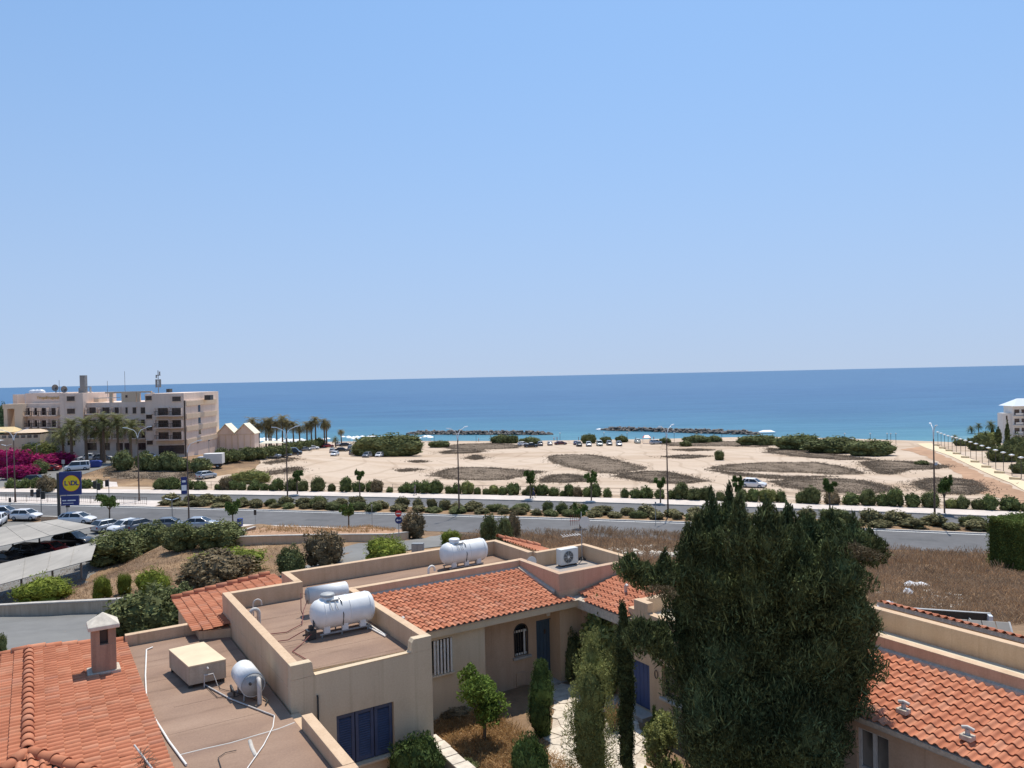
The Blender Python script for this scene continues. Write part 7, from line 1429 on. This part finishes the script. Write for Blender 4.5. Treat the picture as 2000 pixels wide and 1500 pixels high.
def sun_tent(px_, py_, wpx, label, mat):
    p = at(px_, py_); k = mpp(p); w = wpx * k / 2; t = thing('sun_tent', label, 'tent', p); mb = MB(); mb.add([(-w, -1.5, 2.2), (w, -1.5, 2.2), (w, 1.5, 2.2), (-w, 1.5, 2.2), (-w * .5, 0, 3.0), (w * .5, 0, 3.0)], [(0, 1, 5, 4), (1, 2, 5), (2, 3, 4, 5), (3, 0, 4), (3, 2, 1, 0)]); mb.build('roof', M[mat], t)
    for s in (-1, 1):
        for q in (-1, 1): mb = MB(); mb.tube([(s * w * .95, q * 1.4, 0), (s * w * .95, q * 1.4, 2.2)], .05, 5); mb.build('pole', M['white_bar'], t)
sun_tent(575, 873, 60, 'long white sun awning under the palm grove', 'white_bag'); sun_tent(530, 877, 44, 'cream sun awning beside the palm grove', 'hotel_roof'); sun_tent(1498, 853, 30, 'white flat shelter at the end of the breakwater', 'white_bag'); sun_tent(1263, 866, 14, 'small red beach stall among the shore bushes', 'sign_red')
def breakwater(label, a, b, w, seed):
    P0 = Vector((*on_z(*a, 0.), 0)); P1 = Vector((*on_z(*b, 0.), 0)); r_ = random.Random(seed); L_ = (P1 - P0).length; pts = []; d = (P1 - P0).normalized(); nrm = Vector((-d.y, d.x, 0))
    for i in range(int(L_ * 8)):
        f = r_.random(); q = r_.uniform(-1, 1); taper = min(1, f * 9 + .25, (1 - f) * 9 + .25); v = d * f * L_ + nrm * q * w * taper; pts.append((v.x, v.y, (1 - abs(q)) * 1.7 * taper - .15 + r_.uniform(-.2, .25)))
    o = mobj('breakwater', rock_pile('breakwater', pts, .5, 1.15, 'rock', seed), loc=P0); tag(o, label, 'breakwater')
breakwater('left-hand breakwater of dark boulders in the sea', (797, 848), (1078, 849), 3.2, 3); breakwater('right-hand breakwater of dark boulders with surf at its end', (1176, 840), (1482, 849), 3.2, 4)
def foam(px_, py_, wpx, seed):
    x, y = on_z(px_, py_, 0.); k = y / FPX; r_ = random.Random(seed); pts = [(r_.gauss(0, wpx * k * .25), r_.gauss(0, 1.6), r_.uniform(0, .25)) for _ in range(60)]; o = mobj('surf_foam', rock_pile('surf_foam', pts, .2, .7, 'white_bag', seed), loc=(x, y, 0)); tag(o, 'patch of white surf breaking at the breakwater end', 'surf', kind='stuff')
foam(1171, 839.5, 16, 3)
# people: one continuous skinned body each
def body_mesh(name, walk, shirt, trousers, skin, arms=(.25, -.2)):
    J = {'pel': (0, 0, .95), 'waist': (0, 0, 1.1), 'chest': (0, -.01, 1.32), 'neck': (0, 0, 1.48), 'head': (0, -.02, 1.60), 'top': (0, -.01, 1.74)}; Rr = {'pel': .14, 'waist': .13, 'chest': .15, 'neck': .055, 'head': .095, 'top': .06}; Ed = [('pel', 'waist'), ('waist', 'chest'), ('chest', 'neck'), ('neck', 'head'), ('head', 'top')]
    for s, n in ((-1, 'l'), (1, 'r')):
        st = walk * s; J.update({'hip' + n: (s * .09, 0, .88), 'knee' + n: (s * .1, -st * .5 - .04, .49), 'ank' + n: (s * .1, -st + (.06 if st < 0 else 0), .08), 'toe' + n: (s * .11, -st - .16, .03), 'sho' + n: (s * .19, 0, 1.40), 'elb' + n: (s * .25, st * .35, 1.12), 'wri' + n: (s * .25, st * .55 - .1, .90), 'han' + n: (s * .25, st * .6 - .14, .81)})
        Rr.update({'hip' + n: .105, 'knee' + n: .065, 'ank' + n: .045, 'toe' + n: .04, 'sho' + n: .07, 'elb' + n: .045, 'wri' + n: .032, 'han' + n: .04}); Ed += [('pel', 'hip' + n), ('hip' + n, 'knee' + n), ('knee' + n, 'ank' + n), ('ank' + n, 'toe' + n), ('chest', 'sho' + n), ('sho' + n, 'elb' + n), ('elb' + n, 'wri' + n), ('wri' + n, 'han' + n)]
    K = list(J); me = bpy.data.meshes.new(name); me.from_pydata([J[k] for k in K], [(K.index(a), K.index(b)) for a, b in Ed], []); o = bpy.data.objects.new(name, me); COL.objects.link(o); md = o.modifiers.new('s', 'SKIN'); md.use_smooth_shade = True; sv = me.skin_vertices[0].data
    for i, k in enumerate(K): sv[i].radius = (Rr[k], Rr[k] * .85)
    sv[K.index('pel')].use_root = True; sub = o.modifiers.new('d', 'SUBSURF'); sub.levels = 1; sub.render_levels = 1; dg = bpy.context.evaluated_depsgraph_get(); m2 = bpy.data.meshes.new_from_object(o.evaluated_get(dg)); bpy.data.objects.remove(o)
    m2.materials.clear(); [m2.materials.append(x_) for x_ in (trousers, shirt, skin, M['rubber'])]
    for p in m2.polygons:
        c = p.center; p.material_index = 2 if c.z > 1.46 else (1 if c.z > .98 and abs(c.x) < .3 and not (abs(c.x) > .2 and c.z < 1.2) else (2 if abs(c.x) > .2 else (3 if c.z < .1 else 0)))
        if c.z > 1.66 or (c.z > 1.55 and c.y > .03): p.material_index = 3
    return m2
SKIN = plain('skin', (.42, .26, .18), .6, var=.05); CL = {n: plain(n + '_cloth', c, .9, var=.08) for n, c in dict(navy=(.02, .03, .09), grey=(.14, .13, .14), white=(.7, .7, .7), red=(.45, .05, .04), tan=(.4, .3, .2)).items()}
PEO = [body_mesh('body', .22, CL['navy'], CL['navy'], SKIN), body_mesh('body', .18, CL['grey'], CL['grey'], SKIN), body_mesh('body', .05, CL['white'], CL['tan'], SKIN), body_mesh('body', .1, CL['red'], CL['grey'], SKIN)]
def person(px_, py_, i, rz, label, z=None, group=None):
    p = Vector((*on_z(px_, py_, z), z)) if z is not None else at(px_, py_); t = thing('person', label, 'person', p, rz, group); mobj('body', PEO[i], t)
person(1042, 972, 0, 1.4, 'person in dark blue walking on the pavement by the forked tree', ROADZ + .15); person(811, 967, 1, -1.4, 'person in dark grey walking on the far pavement in front of the bushes', ROADZ + .15)
for i, (px_, py_) in enumerate(((1082, 861), (1088, 861), (1225, 861), (1270, 861), (1277, 861), (1242, 862), (935, 863), (1010, 863), (1130, 861))): person(px_, py_, (2, 3, 1)[i % 3], i, 'person standing on the beach between the shore bushes', None, 'people standing on the beach')
for i, px_ in enumerate((848, 895, 930, 958, 975, 1012, 1094, 1180, 1225, 1317, 1410, 1650, 1700, 1733, 1740, 1750)):
    p = at(px_, 864 if px_ < 1600 else 868); t = thing('shore_lamp', 'thin lamp post along the shore walk', 'lamp', p, 0, 'lamp posts along the shore'); mb = MB(); mb.tube([(0, 0, 0), (0, 0, 3.6)], .07, 5); mb.build('pole', M['dark_metal'], t); mb = MB(); mb.lathe([(.1, 3.5), (.35, 3.7), (.02, 3.85)], 8); mb.build('lamp_head', M['lamp_white'], t)

# ------------------------------------------------------------------ hotel at the left
HY = 188.; HB = 10.
def hx(px_): return on_y(px_, 830, HY)[0]
def hz(py_, px_=200): return on_y(px_, py_, HY)[1]
ho = thing('beach_hotel', 'pink five-storey beach hotel with balconies behind a row of palms', 'hotel', (hx(230), HY, HB)); HX = hx(230)
def hb(name, mat, x0, x1, y0, y1, z0, z1, parent=None): mb = MB(); mb.box(x0 - HX, x1 - HX, y0, y1, z0 - HB, z1 - HB); return mb.build(name, M[mat], parent or ho)
def hwin(px0, px1, py0, py1, yf, depth=1.1, rail=True, bal=False, mat='hotel_glass'):
    """recessed opening: dark glass in a reveal, sill or balcony with railing"""
    pc = (px0 + px1) / 2; x0, x1 = hx(px0), hx(px1); z1, z0 = hz(py0, pc), hz(py1, pc)
    w = hb('window', mat, x0, x1, yf - .05, yf - .002, z0, z1); hb('frame', 'frame_dark', (x0 + x1) / 2 - .06, (x0 + x1) / 2 + .06, yf - .09, yf - .051, z0, z1, w); hb('lintel', 'hotel', x0 - .15, x1 + .15, yf - .35, yf - .002, z1 + .002, z1 + .18, w)
    if bal:
        b = hb('balcony', 'hotel', x0 - .4, x1 + .4, yf - 1.5, yf - .003, z0 - .25, z0 - .003); hb('railing', 'frame_dark', x0 - .4, x1 + .4, yf - 1.5, yf - 1.45, z0 + .92, z0 + 1.0, b); [hb('baluster', 'frame_dark', x_, x_ + .05, yf - 1.49, yf - 1.46, z0, z0 + .919, b) for x_ in np.arange(x0 - .35, x1 + .35, .42)]
        for s_ in (x0 - .42, x1 + .3): hb('partition', 'hotel', s_, s_ + .14, yf - 1.4, yf - .36, z0, z1, b)
    else: hb('sill', 'hotel_band', x0 - .1, x1 + .1, yf - .14, yf - .002, z0 - .14, z0 - .003, w)
# masses
hb('block', 'hotel', hx(292), hx(367), -2, 20, HB - 1, hz(768, 330)); hb('block', 'hotel', hx(367), hx(369), -2 + .01, 16, HB - 1, hz(782, 368))
hb('wing', 'hotel', hx(163), hx(292), 1.5, 18, HB - 1, hz(786, 230)); hb('stair_tower', 'hotel', hx(118), hx(163), 0, 16, HB - 1, hz(768, 140)); hb('wing', 'hotel', hx(47), hx(118), 1.0, 16, HB - 1, hz(788, 80)); hb('penthouse', 'hotel', hx(33), hx(118), 3.5, 15, hz(790, 80), hz(768, 80))
# right end wall with bands
X1 = hx(369); hb('end_block', 'hotel', X1 - 6, X1 + .2, -1.99, 17, HB - 1, hz(782, 368) + .1)
for py_ in (783, 808, 832, 857): z_ = hz(py_, 369); hb('band', 'hotel_band', X1 + .21, X1 + .45, -2.2, 17, z_ - 1.2, z_)
for py_ in (790, 813, 835): z_ = hz(py_, 390); hb('slot_window', 'hotel_glass', X1 + .205, X1 + .24, 5.2, 6.6, z_ - 2.0, z_ - .1)
for yy in (4, 11): hb('slot_window', 'hotel_glass', X1 + .205, X1 + .24, yy, yy + 1.2, HB + 3.0, HB + 3.9)
# right block openings
for py_ in (773, 809, 832, 859): hwin(293.5, 305, py_, py_ + 8, -2, bal=False)
for (py_a, py_b) in ((796, 810), (819, 833), (841, 856)):
    for (a_, b_) in ((317, 338), (344, 363)): hwin(a_, b_, py_a, py_b, -2, bal=True)
    z_ = hz(py_b + 1, 340); hb('band', 'hotel_band', hx(312), hx(367), -2.16, -2.003, z_ - 1.1, z_ - .3)
hwin(316, 366, 868, 885, -2); hwin(345, 361, 774, 783, -2)
# middle wing openings
for (a_, b_) in ((169, 185), (195, 212), (219, 230), (240, 244), (254, 261), (270, 279)): hwin(a_, b_, 796, 808, 1.5, bal=b_ - a_ > 10)
for (a_, b_) in ((169, 185), (195, 212), (222, 236), (250, 262), (270, 280)): hwin(a_, b_, 820, 833, 1.5, bal=True); hwin(a_, b_, 844, 856, 1.5, bal=True)
for (a_, b_) in ((163, 181), (190, 207), (220, 233), (236, 247), (262, 278)): hwin(a_, b_, 866, 880, 1.5)
for (py_a, py_b) in ((774, 783), (798, 808), (822, 831), (846, 855)): hwin(132, 147, py_a, py_b, 0)
hwin(131, 146, 860, 869, 0)
for (a_, b_) in ((50, 62), (64, 76), (78, 90), (97, 109)): hwin(a_, b_, 797, 811, 1.0, bal=True); hwin(a_, b_, 821, 834, 1.0, bal=True); hwin(a_, b_, 844, 853, 1.0)
# roof frame (pergola) over the middle wing
pg = hb('pergola_beam', 'hotel_band', hx(200), hx(291), 1.6, 2.2, hz(768, 240), hz(765, 240))
for px_ in (208, 232, 262, 289): hb('pergola_post', 'hotel_band', hx(px_), hx(px_) + (.8 if px_ != 232 else 3.6), 1.62, 2.15, hz(787, 240), hz(768, 240), pg)
hb('window', 'hotel_glass', hx(240), hx(244), 1.57, 1.6, hz(777, 240), hz(772, 240)); hb('roof_rail', 'white_bar', hx(178), hx(230), 1.6, 1.66, hz(778, 210), hz(776.5, 210)); hb('roof_room', 'hotel_band', hx(171), hx(181), 3, 7, hz(786, 175), hz(777, 175))
# tall portico at the left and awnings
hb('portico_beam', 'hotel_band', hx(11), hx(49), -1, 2, hz(798, 30), hz(789, 30)); hb('portico_column', 'hotel_band', hx(13), hx(20), -1, 2, HB - 1, hz(798, 30)); hb('portico_column', 'hotel_band', hx(34), hx(49), -1, 2, HB - 1, hz(798, 30)); hb('roof_chimney', 'hotel', hx(11), hx(20), 3, 6, hz(800, 15), hz(771, 15))
def awning(px0, px1, py0, py1, y0, y1, mat, name='awning'):
    x0, x1 = hx(px0) - HX, hx(px1) - HX; z0, z1 = hz(py1, (px0 + px1) / 2) - HB, hz(py0, (px0 + px1) / 2) - HB; mb = MB(); xm = (x0 + x1) / 2; mb.add([(x0, y0, z0), (x1, y0, z0), (x1, y1, z0), (x0, y1, z0), (x0 + (x1 - x0) * .2, (y0 + y1) / 2, z1), (x1 - (x1 - x0) * .2, (y0 + y1) / 2, z1)], [(0, 1, 5, 4), (1, 2, 5), (2, 3, 4, 5), (3, 0, 4), (3, 2, 1, 0)]); return mb.build(name, M[mat], ho)
aw = awning(5, 55, 832, 841, -6, -.5, 'yellow_cloth'); awning(55, 105, 836, 842, -6, -.5, 'hotel_band'); aw2 = awning(-30, 50, 848, 855, -20, -8, 'lamp_white', 'porch_roof'); hb('porch_wall', 'hotel', hx(-30), hx(44), -18, -9, HB - 1, hz(858, 20)); hb('arcade_wall', 'hotel_band', hx(5), hx(105), -5.6, -.9, HB - 1, hz(846, 60))
for i in range(8): hb('arcade_opening', 'hotel_glass', hx(9 + i * 12), hx(17 + i * 12), -5.65, -5.602, hz(852, 60), hz(846.5, 60)) 
for i in range(3): hb('porch_opening', 'hotel_glass', hx(2 + i * 14), hx(11 + i * 14), -18.05, -18.002, HB + .2, hz(862, 20))
# rooftop equipment belonging to the hotel
for px_ in (42, 50, 57): mb = MB(); mb.lathe([(1.0, 0), (.98, .35), (.7, .7), (.02, .85)], 12); mb.build('roof_dome', M['lamp_white'], ho, loc=(hx(px_) - HX, 5, hz(768, 50) - HB))
def roof_dish(px_, py_, r, mat): o = MB(); o.lathe([(.03, .5), (r * .5, .38), (r * .85, .12), (r, 0), (r, -.06), (r * .85, .06), (.03, .42)], 18, 'Y'); d = o.build('rooftop_dish', M[mat], ho, loc=(hx(px_) - HX, 5, hz(py_, px_) - HB)); m = MB(); m.tube([(0, .3, 0), (0, .3, -r * 1.5)], .12, 6); m.build('dish_stand', M['dark_metal'], d)
roof_dish(86, 758, .85, 'lamp_grey'); roof_dish(104, 761, .85, 'lamp_grey')
hb('chimney_stack', 'lamp_grey', hx(140), hx(150), 4, 5.2, hz(768, 145), hz(733, 145)); hb('roof_frame', 'lamp_grey', hx(137), hx(140) - .05, 4, 5.5, hz(768, 145), hz(758, 145)); hb('roof_frame', 'grey_metal', hx(150) + .05, hx(159), 4.5, 5, hz(757, 150), hz(755.5, 150)); hb('roof_frame', 'grey_metal', hx(157.5), hx(158.5), 4.4, 5.1, hz(768, 150), hz(757.2, 150))
mb = MB(); mb.tube([(0, 0, 0), (0, 0, 5.6)], .09, 6)
for s in (-.45, .45): mb.box(s - .2, s + .2, -.15, .15, 1.4, 3.4)
mb.tube([(-.5, 0, 1.6), (.5, 0, 1.6)], .06, 5); mb.tube([(-.5, 0, 3.2), (.5, 0, 3.2)], .06, 5); mb.box(-.55, .55, -.15, .15, 4.3, 4.5); mb.box(-.55, -.35, -.15, .15, 3.7, 4.3); mb.box(.3, .5, -.15, .15, 4.5, 5.3); mb.build('phone_mast', M['lamp_grey'], ho, loc=(hx(304) - HX, 2, hz(768, 304) - HB))
for px_, h_ in ((230, 5.4), (99, 3.2), (195, 4.0)): mb = MB(); mb.tube([(0, 0, 0), (0, 0, h_)], .05, 5); mb.build('flagpole', M['lamp_grey'], ho, loc=(hx(px_) - HX, 4, hz(768 if px_ != 195 else 776, px_) - HB))
hb('roof_tank', 'dark_metal', hx(312), hx(319), 4, 5.5, hz(767, 316), hz(760, 316)); hb('roof_unit', 'dark_metal', hx(383) - 1, hx(395) - 1, 8, 10, hz(783, 390), hz(773, 390)); hb('roof_plinth', 'hotel', hx(378), hx(397), 7, 11, hz(800, 390), hz(783, 390)) if 0 else None
for i, (s, px_) in enumerate((('Tropsi', 67), ('Tropical', 88), ('Be', 107))): text(s, .98, M['gold'], ho, (hx(px_) - HX, 3.3, hz(777.5, px_) - HB), ext=.05, name='sign_word')
# annex hall with two gables
an_ = thing('hotel_hall', 'pale hall with two gables and cream roof beside the hotel', 'hall', (on_y(458, 880, 206)[0], 206, 8.2)); ax = an_.location.x; az = an_.location.z
X_ = lambda p_: on_y(p_, 850, 206)[0] - ax; Z_ = lambda p_: on_y(458, p_, 206)[1] - az
gx_ = [X_(424), X_(459), X_(497)]; ze, zr_ = Z_(847), Z_(829)
mb = MB(); mb.prism_y([(gx_[0], -2), (gx_[2], -2), (gx_[2], ze), ((gx_[1] + gx_[2]) / 2, zr_), (gx_[1], ze), ((gx_[0] + gx_[1]) / 2, zr_), (gx_[0], ze)], 0, 3.5); mb.build('wall', M['hotel'], an_)
for i in range(2):
    a_, b_ = gx_[i], gx_[i + 1]; m_ = (a_ + b_) / 2; mb = MB()
    for p0, p1 in (((a_ - .3, ze - .2), (m_, zr_ + .12)), ((m_, zr_ + .12), (b_ + .3, ze - .2))): mb.hexa([(p0[0], -.6, p0[1]), (p1[0], -.6, p1[1]), (p1[0], 4, p1[1]), (p0[0], 4, p0[1]), (p0[0], -.6, p0[1] + .14), (p1[0], -.6, p1[1] + .14), (p1[0], 4, p1[1] + .14), (p0[0], 4, p0[1] + .14)])
    mb.build('roof', M['hotel_roof'], an_)
for i in range(6): x_ = gx_[0] + (gx_[2] - gx_[0]) * (i + .3) / 6; mb = MB(); mb.box(x_, x_ + .25, -.12, -.002, -2, ze - .4); mb.build('pilaster', M['hotel_band'], an_)
mb = MB(); mb.box(gx_[0] + .1, gx_[2] - .1, -.1, -.003, ze - .35, ze - .1); mb.build('band', M['hotel_band'], an_); mb = MB(); mb.box(X_(447), X_(450.5), -.05, -.002, 0, 2.0); mb.build('hall_door', M['frame_dark'], an_)
hb('sea_wing', 'hotel', hx(372), hx(425), 2.5, 16, HB - 1, hz(850, 400)) if 0 else None

number_row('oleander row behind the seaward pavement', '{} oleander bush from the left in the row behind the seaward pavement')
number_row('back shrub row of the median', '{} clipped shrub from the left in the back row of the road median')
number_row('front shrub row of the median', '{} low shrub from the left in the front row of the road median')
number_row('palms in front of the hotel', '{} date palm from the left in front of the hotel')
number_row('palm grove by the beach', '{} shaggy palm from the left in the grove by the beach')
number_row('lamps along the promenade', '{} black promenade lamp from the left along the paved walk')
number_row('stone benches along the promenade', '{} pale stone bench from the left along the promenade edge')
number_row('lamp posts along the shore', '{} thin lamp post from the left along the shore')
number_row('roadside bushes before the hotel street', '{} dark roadside bush from the left before the hotel street')
number_row('people standing on the beach', '{} person from the left standing on the beach by the shore bushes')
